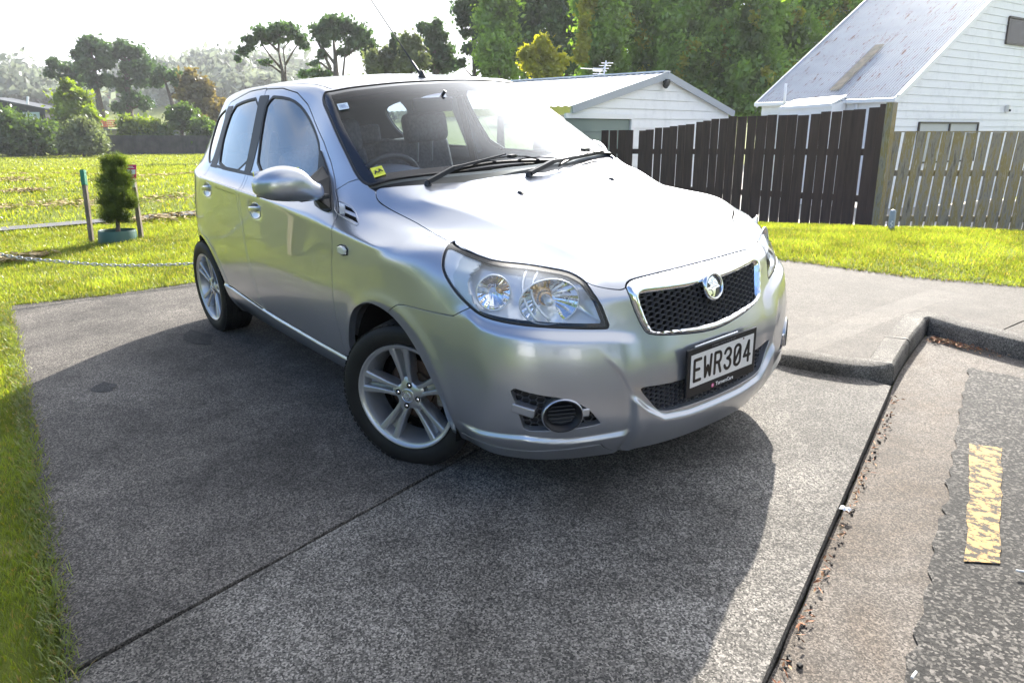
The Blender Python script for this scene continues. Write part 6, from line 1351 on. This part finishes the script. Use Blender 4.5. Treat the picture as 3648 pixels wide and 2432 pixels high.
for md, sy in LR:
    hl = put('headlight', panel(['lens'], md, 0, 0), M_lens, car)
    hs = put('lamp_seal', panel(['lamp_seal'], md, .008, -.0015, .0), M_rubber, hl)
    put('lamp_housing', panel(['lens'], md, 0, -.002, custom=False, fn=bowl), M_bez, hl)
    def disc(c, ax, r, sx, dp, n, flutes, nm, mt):
        c = Vector((c[0], sy*c[1], c[2])); ax = Vector((ax[0], sy*ax[1], ax[2])).normalized(); xx = Vector((0, 0, 1)).cross(ax).normalized()
        M = fr(c, xx, (0, 0, 1)); V = []; F = []; m = 10
        for k in range(n):
            a = 2*math.pi*k/n; fl = 1+(.007*(1 if k % 2 else -1) if flutes else 0)
            for i in range(m+1):
                q = .16+.84*i/m; V.append(M @ Vector((r*q*math.cos(a)*sx*fl, r*q*math.sin(a)*fl, dp*(q*q-1)*fl)))
        for k in range(n):
            q = (k+1) % n
            for i in range(m): F.append((k*(m+1)+i, q*(m+1)+i, q*(m+1)+i+1, k*(m+1)+i+1))
        mb = MB(); mb.add(V, F); o = mb.put(nm, mt, hl, smooth=not flutes)
        rim = MB().tube([M @ Vector((r*math.cos(2*math.pi*k/40)*sx*1.01, r*math.sin(2*math.pi*k/40)*1.01, 0)) for k in range(40)], .003, 6, closed=True).put('reflector_rim', M_bez, hl, smooth=True)
        return M
    M1 = disc((.600, .590, .722), (.88, .40, 0), .076, 1.34, .060, 44, True, 'reflector', M_refl)
    b1 = MB().lathe([(0, .030), (.010, .029), (.015, .022), (.016, 0), (.012, -.02), (.011, -.06)], 20).put('bulb_shield', M_bez, hl, smooth=True); b1.matrix_local = M1 @ Matrix.Translation((0, 0, -.018))
    MB().lathe([(.017, -.045), (.022, -.043), (.024, -.052)], 24).put('bulb_ring', M_amb, hl, smooth=True).matrix_local = M1
    M2 = disc((.470, .722, .757), (.82, .52, 0), .060, .95, .040, 36, True, 'reflector', M_refl)
    for px, c_ in ((-.022, M_bulb), (.020, M_amb)):
        MB().lathe([(0, .014), (.007, .012), (.010, .004), (.010, -.02)], 16).put('bulb', c_, hl, smooth=True).matrix_local = M2 @ Matrix.Translation((px*sy*-1, .0, -.025))
    # pale ribbed insert in the rear tip, and the arched divider between the two bowls
    uv = None
    def tipfn(V, Nn):
        return V+Nn*-.009, Nn
    tp = [(-.30, 1.0), (-.30, .60), (-.10, .60), (-.145, .70), (-.165, .78), (-.145, .85), (-.10, .90)]
    sel = [f for f in byl['lens'] if np.mean([.8*CV[a][0]-.6*CV[a][1] for a in f]) < np.interp(np.mean([CV[a][2] for a in f]), [.66, .70, .74, .78, .82, .86], [-.06, -.10, -.135, -.152, -.145, -.11])]
    byl['tip_'+md] = sel; put('lamp_insert', panel(['tip_'+md], md, .012, -.010, .0), M_tip, hl)
    arcs = MB()
    for u0, bw in ((.085, .030), (.045, .018)):
        pts = []
        for k in range(11):
            t = k/10; v = .815-.150*t; u = u0-bw*math.sin(t*math.pi)*1.0+.06*t; p = sCN(u, v)
            if p: pts.append(Vector((p.x, sy*p.y, p.z))+Vector((-.9, -sy*.4, 0))*.030)
        if len(pts) > 2: arcs.tube(pts, .0045, 8)
    arcs.put('lamp_divider', M_bez, hl, smooth=True, kind='stuff')
# ---------------- wheels
def ring_h(P, n): return MB().lathe(P, n)
tyre_me = MB().lathe([(.212, .072), (.216, .086), (.232, .0935), (.252, .0955), (.270, .0915), (.279, .086), (.284, .0815), (.2865, .076), (.2905, .066), (.2915, .047), (.286, .0465), (.286, .0415), (.2918, .041), (.292, .017), (.286, .0165), (.286, .0115), (.292, .011), (.292, -.011), (.286, -.0115), (.286, -.0165), (.292, -.017), (.2918, -.041), (.286, -.0415), (.286, -.0465), (.2915, -.047), (.2905, -.066), (.2865, -.076), (.279, -.086), (.255, -.0955), (.225, -.090), (.205, -.080)], 128).mesh(False, 32)
tread = MB()
for k in range(72):
    a = 2*math.pi*k/72
    for s_ in (1, -1):
        c0 = Vector((math.cos(a)*.2868, math.sin(a)*.2868, s_*.070)); ex = Vector((math.cos(a), math.sin(a), 0)); ey = Vector((-math.sin(a), math.cos(a), 0))
        M_ = Matrix([[ey[i], ex[i], (0, 0, 1)[i]] for i in range(3)]); tread.box(c0, (.0175, .0065, .026), M_)
tread_me = tread.mesh()
rim_me = MB().lathe([(.199, .066), (.2025, .0735), (.2065, .0765), (.211, .0850), (.2135, .0875), (.2125, .0905), (.208, .0895), (.2045, .0840), (.2000, .0815), (.1955, .0800), (.1925, .0740), (.188, .055), (.180, .02), (.178, -.06), (.200, -.085)], 96).mesh(False, 40)
sp = MB()
for k in range(5):
    A = math.radians(93+72*k)
    ca, sa = math.cos(A), math.sin(A); rot2 = lambda x, y, z: Vector((x*ca-y*sa, x*sa+y*ca, z))
    # recessed web
    st = [(.040, .022, .046), (.080, .016, .030), (.120, .018, .026), (.160, .022, .030), (.190, .026, .040)]
    def loft(secs):
        V = []; F = []
        for sec in secs: V += sec
        m = len(secs[0])
        for i in range(len(secs)-1):
            for j in range(m): F.append((i*m+j, (i+1)*m+j, (i+1)*m+(j+1) % m, i*m+(j+1) % m))
        F.append(tuple(range(m))); F.append(tuple(reversed([(len(secs)-1)*m+j for j in range(m)]))); sp.add(V, F)
    loft([[rot2(r, -w_, h-.035), rot2(r, w_, h-.035), rot2(r, w_*.9, h), rot2(r, -w_*.9, h)] for r, w_, h in st])
    for s_ in (-1, 1):
        secs = []
        for r, c0, hw_, h in ((.034, .0165, .0085, .060), (.060, .0145, .0080, .064), (.090, .0155, .0090, .067), (.125, .0195, .0110, .071), (.160, .0240, .0128, .076), (.186, .0280, .0140, .0795), (.1975, .0300, .0145, .0815)):
            c0 *= s_*1.12; hw_ *= 1.08; secs.append([rot2(r, c0-hw_, h-.040), rot2(r, c0+hw_, h-.040), rot2(r, c0+hw_*.92, h-.006), rot2(r, c0+hw_*.60, h-.0008), rot2(r, c0-hw_*.60, h-.0008), rot2(r, c0-hw_*.92, h-.006)])
        loft(secs)
# hub disc without holes; lug pocket shade is added as dark discs
hubs = MB()
def hubdisc():
    n = 72; V = []; F = []
    for k in range(n):
        a = 2*math.pi*k/n; pock = 1+.16*math.cos(5*(a-math.radians(93)))
        V.append((.066*pock*math.cos(a), .066*pock*math.sin(a), .020)); V.append((.064*pock*math.cos(a), .064*pock*math.sin(a), .0575)); V.append((.056*pock*math.cos(a), .056*pock*math.sin(a), .0625)); V.append((.034*math.cos(a), .034*math.sin(a), .0655)); V.append((.0, .0, .0655))
    for k in range(n):
        q = (k+1) % n
        for i in range(4): F.append((k*5+i, q*5+i, q*5+i+1, k*5+i+1))
    return hubs.add(V, F).mesh(False, 30)
hub_me = hubdisc(); spoke_me = sp.mesh(); bevel(spoke_me, .0012, 2, 25); spoke_me.polygons.foreach_set('use_smooth', [True]*len(spoke_me.polygons)); spoke_me.set_sharp_from_angle(angle=rad(32))
cap_me = MB().lathe([(0, .0700), (.018, .0698), (.0245, .0690), (.0262, .0705), (.0285, .0695), (.0290, .064)], 40).mesh(False, 40)
nut_me = MB().lathe([(.0118, .0668), (.0, .0668)], 20).mesh(); nutb_me = MB().lathe([(0, .0680), (.004, .0678), (.0058, .0670), (.006, .060)], 6).mesh()
disc_me = MB().lathe([(.122, -.004), (.125, -.008), (.122, -.012), (.075, -.012), (.075, .006), (.04, .008), (.0, .008)], 48).mesh(False, 30)
drum_me = MB().lathe([(.176, -.02), (.172, -.05), (.0, -.05)], 40).mesh()
M_disc = noise_col(mat('brake_iron', (.10, .07, .055), .55, .5), [(.3, (.045, .035, .03)), (.7, (.16, .10, .07))], 30., 4.)[0]
M_cal = noise_col(mat('caliper_iron', (.28, .25, .21), .5, .7), [(.3, (.14, .11, .09)), (.7, (.42, .38, .32))], 40., 3.)[0]
M_cap = mat('cap_silver', (.60, .61, .63), .22, .85, .4)
lion_c = strokes_me = None
for (wx, wy, st_) in ((-.006, .776, 27.2), (-2.478, .712, 0)):
    for sy in (-1, 1):
        o = put('wheel', None, None, car)
        ax = Vector((math.sin(rad(st_))*(-sy), math.cos(rad(st_))*sy, 0)); up = Vector((0, 0, 1)); xx = up.cross(ax).normalized()
        spin = {(-.006, -1): 2, (-2.478, -1): -18}.get((wx, sy), 11)
        o.matrix_local = fr((wx, wy*sy, .2905), xx, up) @ Matrix.Rotation(rad(spin), 4, 'Z')
        put('tyre', tyre_me, M_tyre, o); put('tyre_tread', tread_me, M_tyre, o, kind='stuff'); put('rim', rim_me, M_alloy, o); put('spokes', spoke_me, M_alloy, o, kind='stuff'); put('hub', hub_me, M_alloy, o); put('centre_cap', cap_me, M_cap, o)
        put('brake_disc', disc_me, M_disc, o); put('inner_drum', drum_me, M_void, o)
        for k in range(4):
            q = put('nut_pocket_shade', nut_me, M_void, o, loc=(.0445*math.cos(rad(75+90*k)), .0445*math.sin(rad(75+90*k)), 0))  # flat dark disc on the hub, pocket shade put in as colour
            put('wheel_nut', nutb_me, M_chrome, o, loc=(.0445*math.cos(rad(75+90*k)), .0445*math.sin(rad(75+90*k)), .0015))
        cb = MB().box((.135*sy*-1*(1 if wx > -1 else 1), .01, -.005), (.075, .13, .055)); put('brake_caliper', bevel(cb.mesh(), .012, 2), M_cal, o)
        em = MB()
        for P in (lion, stone):
            Q = [(x*.42, y*.42, .0712) for x, y in zl_(P)]; em.tube(Q, .0009, 5, closed=True)
        em.put('cap_emblem', M_chrome, o, kind='stuff')
        # dark wheel-house liner
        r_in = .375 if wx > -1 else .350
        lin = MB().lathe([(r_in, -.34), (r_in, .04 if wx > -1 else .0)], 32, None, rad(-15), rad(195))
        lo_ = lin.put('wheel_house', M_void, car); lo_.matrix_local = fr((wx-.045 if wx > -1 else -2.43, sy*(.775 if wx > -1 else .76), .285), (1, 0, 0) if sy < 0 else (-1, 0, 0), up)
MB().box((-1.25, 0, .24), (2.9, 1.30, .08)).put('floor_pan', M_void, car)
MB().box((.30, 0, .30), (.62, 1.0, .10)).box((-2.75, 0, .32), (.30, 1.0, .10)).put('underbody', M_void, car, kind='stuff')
# ---------------- mirrors, handles, wipers, aerial, small trim
for md, sy in LR:
    fd = [o for o in car.children if o.name.startswith('front_door')][0 if sy < 0 else 1]
    secs = [(.835, -.545, 1.040, .050, .034), (.865, -.545, 1.043, .058, .038), (.885, -.545, 1.050, .064, .046), (.905, -.545, 1.066, .070, .060), (.930, -.548, 1.076, .074, .069), (.965, -.552, 1.080, .076, .072), (1.000, -.556, 1.082, .074, .069), (1.035, -.562, 1.081, .068, .062), (1.065, -.570, 1.080, .058, .052), (1.088, -.580, 1.078, .042, .037), (1.100, -.590, 1.076, .020, .018)]
    V = []; F = []; n = 28
    for y, x, z, rx, rz in secs:
        for k in range(n):
            a = 2*math.pi*k/n; ca, sa = math.cos(a), math.sin(a); e = .78
            px = math.copysign(abs(ca)**(e if ca > 0 else .45), ca)*rx*(1.1 if ca > 0 else .75); pz_ = math.copysign(abs(sa)**e, sa)*rz
            if px > 0: pz_ = pz_-.004
            V.append((x+px, sy*y, z+pz_))
    for i in range(len(secs)-1):
        for k in range(n): f = (i*n+k, i*n+(k+1) % n, (i+1)*n+(k+1) % n, (i+1)*n+k); F.append(f if sy > 0 else f[::-1])
    F.append(tuple(range(n))[::-1 if sy > 0 else 1]); F.append(tuple((len(secs)-1)*n+k for k in range(n))[::1 if sy > 0 else -1])
    m_ = put('door_mirror', mesh(V, F, True), M_paint, fd); s_ = m_.modifiers.new('s', 'SUBSURF'); s_.levels = s_.render_levels = 1
    MB().box((-.612, sy*.985, 1.08), (.01, .19, .105)).put('mirror_glass', M_chrome, m_)
    sh = MB().box((-.56, sy*.875, 1.012), (.095, .13, .020)); put('mirror_underside', bevel(sh.mesh(), .006), M_black, m_)
    sb = MB()
    pts = [(-.80, 1.06), (-.745, 1.12), (-.66, 1.075), (-.585, 1.0), (-.525, .955), (-.60, .950), (-.70, .975)]
    for tag_, out_ in (('a', 0),):
        ring_ = [Vector((x, sy*(hity(x, z)[0]+.004), z)) for x, z in pts]; top_r = [Vector((-.60+(x+.60)*.35, sy*.842, 1.035+(z-1.035)*.50)) for x, z in pts]
    V = ring_+top_r; k_ = len(pts); F = [(i, (i+1) % k_, k_+(i+1) % k_, k_+i) for i in range(k_)]+[tuple(range(k_, 2*k_))]
    put('mirror_foot', bevel(mesh(V, F), .006, 3, 20), M_black, m_)
    if sy > 0:      # folded back against the glass
        m_.matrix_local = Matrix.Translation((-.52, .80, -.035)) @ Matrix.Rotation(rad(84), 4, 'Z') @ Matrix.Translation((.52, -.84, 0))
    for hx, hz, dr in ((-1.345, .880, fd), (-2.135, .926, [o for o in car.children if o.name.startswith('rear_door')][0 if sy < 0 else 1])):
        sec = []; V = []; F = []; n = 12; P_ = [(-.088, .010, .0005), (-.078, .012, .012), (-.055, .0135, .019), (-.02, .014, .022), (.02, .014, .0215), (.055, .013, .018), (.072, .011, .011), (.080, .009, .0005)]
        for dx, rz, oy in P_:
            y0 = hity(hx, hz)[0]+.006
            slope = (hity(hx+.09, hz)[0]-hity(hx-.09, hz)[0])/.18
            for k in range(n): a = 2*math.pi*k/n; V.append((hx+dx, sy*(y0+slope*dx+oy+.006*math.sin(a)), hz+.010-dx*-.10+rz*math.cos(a)))
        for i in range(len(P_)-1):
            for k in range(n): f = (i*n+k, (i+1)*n+k, (i+1)*n+(k+1) % n, i*n+(k+1) % n); F.append(f)
        F += [tuple(range(n)), tuple(range((len(P_)-1)*n, len(P_)*n))]
        o = put('door_handle', mesh(V, F, True), M_paint, dr); o.modifiers.new('s', 'SUBSURF').render_levels = 1
        # rim around the bowl
        pts = []
        for k in range(36):
            a = 2*math.pi*k/36; x = hx+.078*math.cos(a); z = hz+.040*math.sin(a)+.10*(.078*math.cos(a)); h = hity(x, z)
            pts.append((x, sy*(h[0]+.0005), z))
        MB().tube(pts, .0022, 6, closed=True).put('handle_rim', M_paint, dr, smooth=True)
    # flank vent and repeater
    wing_ = [o for o in car.children if o.name.startswith('front_wing')][0 if sy < 0 else 1]
    base = [Vector((x, sy*(hity(x, z)[0]+.0015), z)) for x, z in vent]
    ctr = sum(base, Vector())/len(base)
    vo = MB().tube([b for b in base], .0016, 8, closed=True).put('wing_vent', M_paint, wing_, smooth=True)
    for nm_, P_, mt_ in (('vent_slot_shade', [(-.457, .975), (-.408, .966), (-.365, .950), (-.437, .961)], M_void), ('vent_slot_shade', [(-.424, .950), (-.345, .938), (-.306, .921), (-.416, .939)], M_void), ('vent_block', [(-.508, .983), (-.461, .976), (-.425, .947), (-.453, .943)], M_bez)):  # slots are flat dark quads on the paint, recess shade as colour
        b2 = [Vector((x, sy*(hity(x, z)[0]+.0016), z)) for x, z in P_]; put(nm_, mesh(b2, [(0, 1, 2, 3)]), mt_, vo)
    rp_ = [(-.398, .826), (-.372, .834), (-.335, .833), (-.315, .822), (-.322, .800), (-.355, .794), (-.392, .799)]
    ba = [Vector((x, sy*(hity(x, z)[0]+.001), z)) for x, z in rp_]; c_ = sum(ba, Vector())/len(ba); tp_ = [b.lerp(c_, .25)+Vector((0, sy*.012, 0)) for b in ba]; k_ = len(ba)
    put('side_repeater', bevel(mesh(ba+tp_, [(i, (i+1) % k_, k_+(i+1) % k_, k_+i) for i in range(k_)]+[tuple(range(k_, 2*k_))]), .003, 2, 20), mat('repeater_lens', (.72, .73, .70), .08, .2, 1.), wing_)
    MB().tube([b+Vector((0, sy*.001, 0)) for b in ba], .003, 6, closed=True).put('repeater_rim', M_rubber, wing_)
    # washer jets
    jx, jy = .052, .255
    jz = hitz(jx, jy); put('washer_jet', bevel(MB().add([(jx-.02, sy*jy-.011, jz-.002), (jx-.02, sy*jy+.011, jz-.002), (jx+.016, sy*jy+.008, jz-.003), (jx+.016, sy*jy-.008, jz-.003), (jx-.016, sy*jy-.006, jz+.010), (jx-.016, sy*jy+.006, jz+.010), (jx+.002, sy*jy+.004, jz+.009), (jx+.002, sy*jy-.004, jz+.009)], [(3, 2, 1, 0), (4, 5, 6, 7), (0, 1, 5, 4), (1, 2, 6, 5), (2, 3, 7, 6), (3, 0, 4, 7)]).mesh(), .002), M_black, car)
def onscr(x, y, up=0.):
    h = BV.ray_cast(Vector((x, max(abs(y), 3e-4), 3)), Vector((0, 0, -1))); n = h[1]; n = Vector((n.x, math.copysign(n.y, y) if abs(y) > 1e-3 else 0, n.z)); n = n if n.z > 0 else -n
    return Vector((x, y, h[0].z))+n*up
def wiper(piv, tip, blade_a, blade_b, sag):
    wp = put('wiper', None, None, car)
    MB().lathe([(0, .022), (.013, .020), (.017, .0), (.019, -.02)], 20, Matrix.Translation(onscr(*piv, -.004))).put('wiper_pivot', M_black, wp, smooth=True)
    p0 = onscr(*piv, .014); p1 = onscr(piv[0]+(tip[0]-piv[0])*.32, piv[1]+(tip[1]-piv[1])*.32, .034); p2 = onscr(*tip, .032)
    V = []; secs = ((p0, .030, .016), (p1, .026, .016), (p1.lerp(p2, .2), .016, .010), (p1.lerp(p2, .7), .010, .007), (p2, .007, .005))
    mb = MB(); d = (p2-p0).normalized(); s_ = d.cross(Vector((0, 0, 1))).normalized(); u = s_.cross(d)
    V = []; F = []
    for c, w_, h_ in secs: V += [c+s_*w_/2-u*h_/2, c-s_*w_/2-u*h_/2, c-s_*w_*.35+u*h_/2, c+s_*w_*.35+u*h_/2]
    for i in range(len(secs)-1):
        for j in range(4): F.append((i*4+j, (i+1)*4+j, (i+1)*4+(j+1) % 4, i*4+(j+1) % 4))
    F += [(0, 1, 2, 3), tuple(len(V)-4+j for j in (3, 2, 1, 0))]; mb.add(V, F).put('wiper_arm', M_satin, wp)
    n = 16; P = [onscr(blade_a[0]+(blade_b[0]-blade_a[0])*k/n, blade_a[1]+(blade_b[1]-blade_a[1])*k/n, 0) for k in range(n+1)]
    up_ = (P[n//2]-onscr((blade_a[0]+blade_b[0])/2, (blade_a[1]+blade_b[1])/2, -1)).normalized()
    rb = MB()
    for a, b in zip(P, P[1:]): rb.bar(a+up_*.006, b+up_*.006, .004, .010, up_)
    rb.put('wiper_rubber', M_rubber, wp, kind='stuff')
    sp_ = MB()
    for a, b in zip(P, P[1:]): sp_.bar(a+up_*.013, b+up_*.013, .006, .003, up_)
    sp_.put('wiper_spine', M_satin, wp, kind='stuff')
    br = MB()
    mid = P[n//2]
    for s0, s1, hh in ((.22, .78, .030), (.04, .38, .022), (.62, .96, .022)):
        q = [P[int(s0*n)]+up_*.014, P[int((s0+.1*(s1-s0)/.56)*n)]+up_*hh, P[int((s0+s1)/2*n)]+up_*(hh+.004), P[int((s1-.1*(s1-s0)/.56)*n)]+up_*hh, P[min(n, int(s1*n))]+up_*.014]
        br.tube(q, .0028, 5)
    br.put('wiper_bridge', M_black, wp, kind='stuff')
    MB().box(mid+up_*.034, (.03, .03, .014)).put('wiper_clip', M_black, wp)
wiper((-.215, -.52), (-.215, -.13), (-.235, -.40), (-.150, .17), 0)
wiper((-.085, -.10), (-.19, .36), (-.125, .10), (-.300, .55), 0)
# aerial on the roof
az_ = hitz(-1.045, 0.)
ant = put('roof_aerial', None, None, car, loc=(-1.045, .010, az_))
MB().lathe([(.026, -.004), (.020, .006), (.012, .016), (.008, .03), (0, .032)], 20).put('aerial_base', M_black, ant, smooth=True)
dr_ = Vector((-.50, 0, .45)).normalized()
MB().tube([dr_*.012, dr_*.06, dr_*.12, dr_*.13], [.0085, .0062, .0055, .002], 10).put('aerial_grip', M_black, ant, smooth=True)
MB().tube([dr_*.12, dr_*.4, dr_*.72], [.0034, .0030, .0026], 8).put('aerial_rod', mat('aerial_steel', (.06, .06, .062), .6, 0., spec=.2), ant, smooth=True)
# stickers on the screen
def sticker(name, uv4, mt, out=-.0025):
    c = [onscr(x, y, out) for x, y in uv4]; return put(name, mesh(c, [(0, 1, 2, 3)]), mt, WS)
M_yel = mat('sticker_yellow', (.72, .74, .05), .5); M_stk = mat('sticker_pale', (.55, .66, .76), .5); M_blk = mat('print_black', (.01, .01, .01), .5)
q = [(-.392, -.663), (-.371, -.620), (-.423, -.608), (-.444, -.651)]
st = sticker('club_sticker', q, M_yel, .0015)
C4 = [onscr(x, y, .0025) for x, y in q]; ctr = sum(C4, Vector())/4; ex = (C4[1]-C4[0]).normalized(); ey = (C4[3]-C4[0]).normalized()
tM = fr(ctr, ex, ey); t_ = text('sticker_lettering', 'AA', .026, (0, 0, 0), WS, M_blk, .0012, M=tM @ Matrix.Rotation(rad(12), 4, 'Z'))
MB().tube([(.0225*math.cos(a*.2094), .0155*math.sin(a*.2094), 0) for a in range(30)], .0004, 4, closed=True).put('sticker_ring', M_blk, WS).matrix_local = tM @ Matrix.Rotation(rad(12), 4, 'Z')
q = [(-.829, -.573), (-.818, -.528), (-.858, -.515), (-.869, -.562)]
sticker('warrant_sticker', q, M_stk, .0015)
C4 = [onscr(x, y, .0022) for x, y in q]; ctr = sum(C4, Vector())/4; ex = (C4[1]-C4[0]).normalized(); ey = (C4[3]-C4[0]).normalized(); tM = fr(ctr, ex, ey)
M_blu = mat('print_blue', (.06, .12, .30), .5)
text('sticker_lettering', '25  26  27  28', .0062, (0, 0, 0), WS, M_blu, .0001, M=tM @ Matrix.Translation((0, -.013, 0)))
ml = MB()
for k in range(5): ml.box((-.002*(k % 2), .013-k*.0045, 0), (.036-.008*(k % 3), .0011, .0004))
ml.put('sticker_lines', M_blu, WS, kind='stuff').matrix_local = tM
# ---------------- cabin
cab = put('cabin', None, None, car)
dv = [(-.22, .985), (-.40, 1.005), (-.60, 1.015), (-.80, 1.005), (-.90, .96), (-.93, .86), (-.90, .60)]
V = []; F = []; m = len(dv); ys = [-.70, -.62, -.40, -.15, 0, .15, .40, .62, .70]
for y in ys:
    for x, z in dv: V.append((x-.05*(abs(y) < .2)*(x < -.8), y, z-.02*(abs(y) > .65)))
for i in range(len(ys)-1):
    for j in range(m-1): F.append((i*m+j, (i+1)*m+j, (i+1)*m+j+1, i*m+j+1))
d_ = put('dashboard', mesh(V, F, True), M_dash, cab); d_.modifiers.new('s', 'SUBSURF').render_levels = 2
V = []; F = []
for i in range(13):
    a = math.pi*i/12
    for x, sc in ((-.56, .55), (-.66, .9), (-.80, 1.0), (-.86, .98)): V.append((x, -.36+.17*sc*math.cos(a), 1.0+.085*sc*math.sin(a)))
for i in range(12):
    for j in range(3): F.append((i*4+j, (i+1)*4+j, (i+1)*4+j+1, i*4+j+1))
put('instrument_hood', mesh(V, F, True), M_dash, cab)
sw = put('steering_wheel', None, None, cab); sw.matrix_local = Matrix.Translation((-.86, -.36, .955)) @ Matrix.Rotation(rad(-65), 4, 'Y') @ Matrix.Rotation(rad(4), 4, 'Z')
MB().tube([(.185*math.cos(a*math.pi/24), .185*math.sin(a*math.pi/24), 0) for a in range(48)], .0155, 10, closed=True).put('wheel_rim', M_black, sw, smooth=True)
put('wheel_boss', bevel(MB().box((0, 0, -.01), (.15, .16, .05)).mesh(), .02, 3), M_trim, sw)
for a in (90, 215, 325): MB().bar((0, 0, -.01), (.18*math.cos(rad(a)), .18*math.sin(rad(a)), 0), .035, .016, (0, 0, 1)).put('wheel_spoke', M_trim, sw)
def cushion(name, c, d, r, parent, mt, tilt=0.):
    me = bevel(MB().box((0, 0, 0), d).mesh(), r, 4); me.polygons.foreach_set('use_smooth', [True]*len(me.polygons)); me.set_sharp_from_angle(angle=rad(50))
    o = put(name, me, mt, parent); o.matrix_local = Matrix.Translation(c) @ Matrix.Rotation(rad(tilt), 4, 'Y'); return o
for x0, y0 in ((-1.30, -.36), (-1.54, .34)):
    s_ = put('front_seat', None, None, cab)
    cushion('seat_base', (x0+.10, y0, .55), (.52, .50, .18), .06, s_, M_seat, 6); cushion('seat_back', (x0-.16, y0, .84), (.16, .48, .60), .06, s_, M_seat, -14)
    cushion('headrest', (x0-.05, y0, 1.20), (.11, .28, .17), .048, s_, M_seat, -8)
    for q in (-.05, .05): MB().tube([(x0-.08, y0+q, 1.0), (x0-.05, y0+q, 1.16)], .006, 8).put('headrest_post', M_alloy, s_)
cushion('rear_bench', (-2.05, 0, .55), (.50, 1.24, .20), .06, cab, M_seat); cushion('rear_backrest', (-2.42, 0, .82), (.16, 1.20, .56), .06, cab, M_seat, -15)
for y0 in (-.36, .36): cushion('rear_headrest', (-2.42, y0, 1.14), (.09, .24, .13), .035, cab, M_seat, -8)
im = cushion('interior_mirror', (-.835, -.075, 1.338), (.03, .20, .068), .014, cab, M_black, 5); im.rotation_euler.z = rad(-18)
MB().tube([(-.80, -.02, 1.40), (-.83, -.05, 1.345)], .008, 8).put('mirror_stem', M_black, cab)
MB().bar((-1.55, .575, 1.36), (-1.50, .70, .60), .055, .012, (0, 1, 0)).put('seat_belt', M_black, cab)
for sy in (-1, 1): MB().bar((-1.585, sy*.700, 1.02), (-1.63, sy*.575, 1.40), .09, .04, (0, 1, 0)).put('inner_pillar', M_trim, cab)
MB().box((-.95, .0, .34), (1.2, 1.3, .04)).box((-2.7, 0, .98), (.34, 1.1, .02)).put('parcel_shelf', M_trim, cab, kind='stuff')
# windscreen glass with its darker top band
WG = glassy('screen_glass', (.78, .86, .92), .55, 0., 1.5); t_ = WG.node_tree
tr_ = [n for n in t_.nodes if n.type == 'BSDF_TRANSPARENT'][0]; tc_ = t_.nodes.new('ShaderNodeTexCoord'); sx_ = t_.nodes.new('ShaderNodeSeparateXYZ'); t_.links.new(tc_.outputs['Object'], sx_.inputs[0])
mr_ = t_.nodes.new('ShaderNodeMapRange'); mr_.inputs['From Min'].default_value = 1.350; mr_.inputs['From Max'].default_value = 1.400; t_.links.new(sx_.outputs[2], mr_.inputs['Value'])
mx_ = t_.nodes.new('ShaderNodeMix'); mx_.data_type = 'RGBA'; mx_.inputs[6].default_value = (.78, .86, .92, 1); mx_.inputs[7].default_value = (.10, .08, .20, 1); t_.links.new(mr_.outputs[0], mx_.inputs[0]); t_.links.new(mx_.outputs[2], tr_.inputs[0])
# thin film of dust that catches the sun
df_ = t_.nodes.new('ShaderNodeBsdfDiffuse'); df_.inputs[0].default_value = (.6, .6, .62, 1); ms_ = t_.nodes.new('ShaderNodeMixShader'); ms_.inputs[0].default_value = .012
out_ = [n for n in t_.nodes if n.type == 'OUTPUT_MATERIAL'][0]; src_ = out_.inputs[0].links[0].from_socket
t_.links.new(src_, ms_.inputs[1]); t_.links.new(df_.outputs[0], ms_.inputs[2]); t_.links.new(ms_.outputs[0], out_.inputs[0])
WS.data.materials.append(WG)
# ============================================================ light air haze over the far field and hills
M_hz = bpy.data.materials.new('air'); M_hz.use_nodes = True; _t = M_hz.node_tree; _t.nodes.clear(); _o = _t.nodes.new('ShaderNodeOutputMaterial'); _v = _t.nodes.new('ShaderNodeVolumePrincipled')
_v.inputs['Color'].default_value = (.92, .95, 1, 1); _v.inputs['Density'].default_value = .0004; _v.inputs['Anisotropy'].default_value = .3; _t.links.new(_v.outputs[0], _o.inputs['Volume'])
MB().box((-1, 0, 22), (1300, 1300, 60)).put('haze', M_hz, kind='stuff', label='thin bright air haze paling the far trees and hillside')
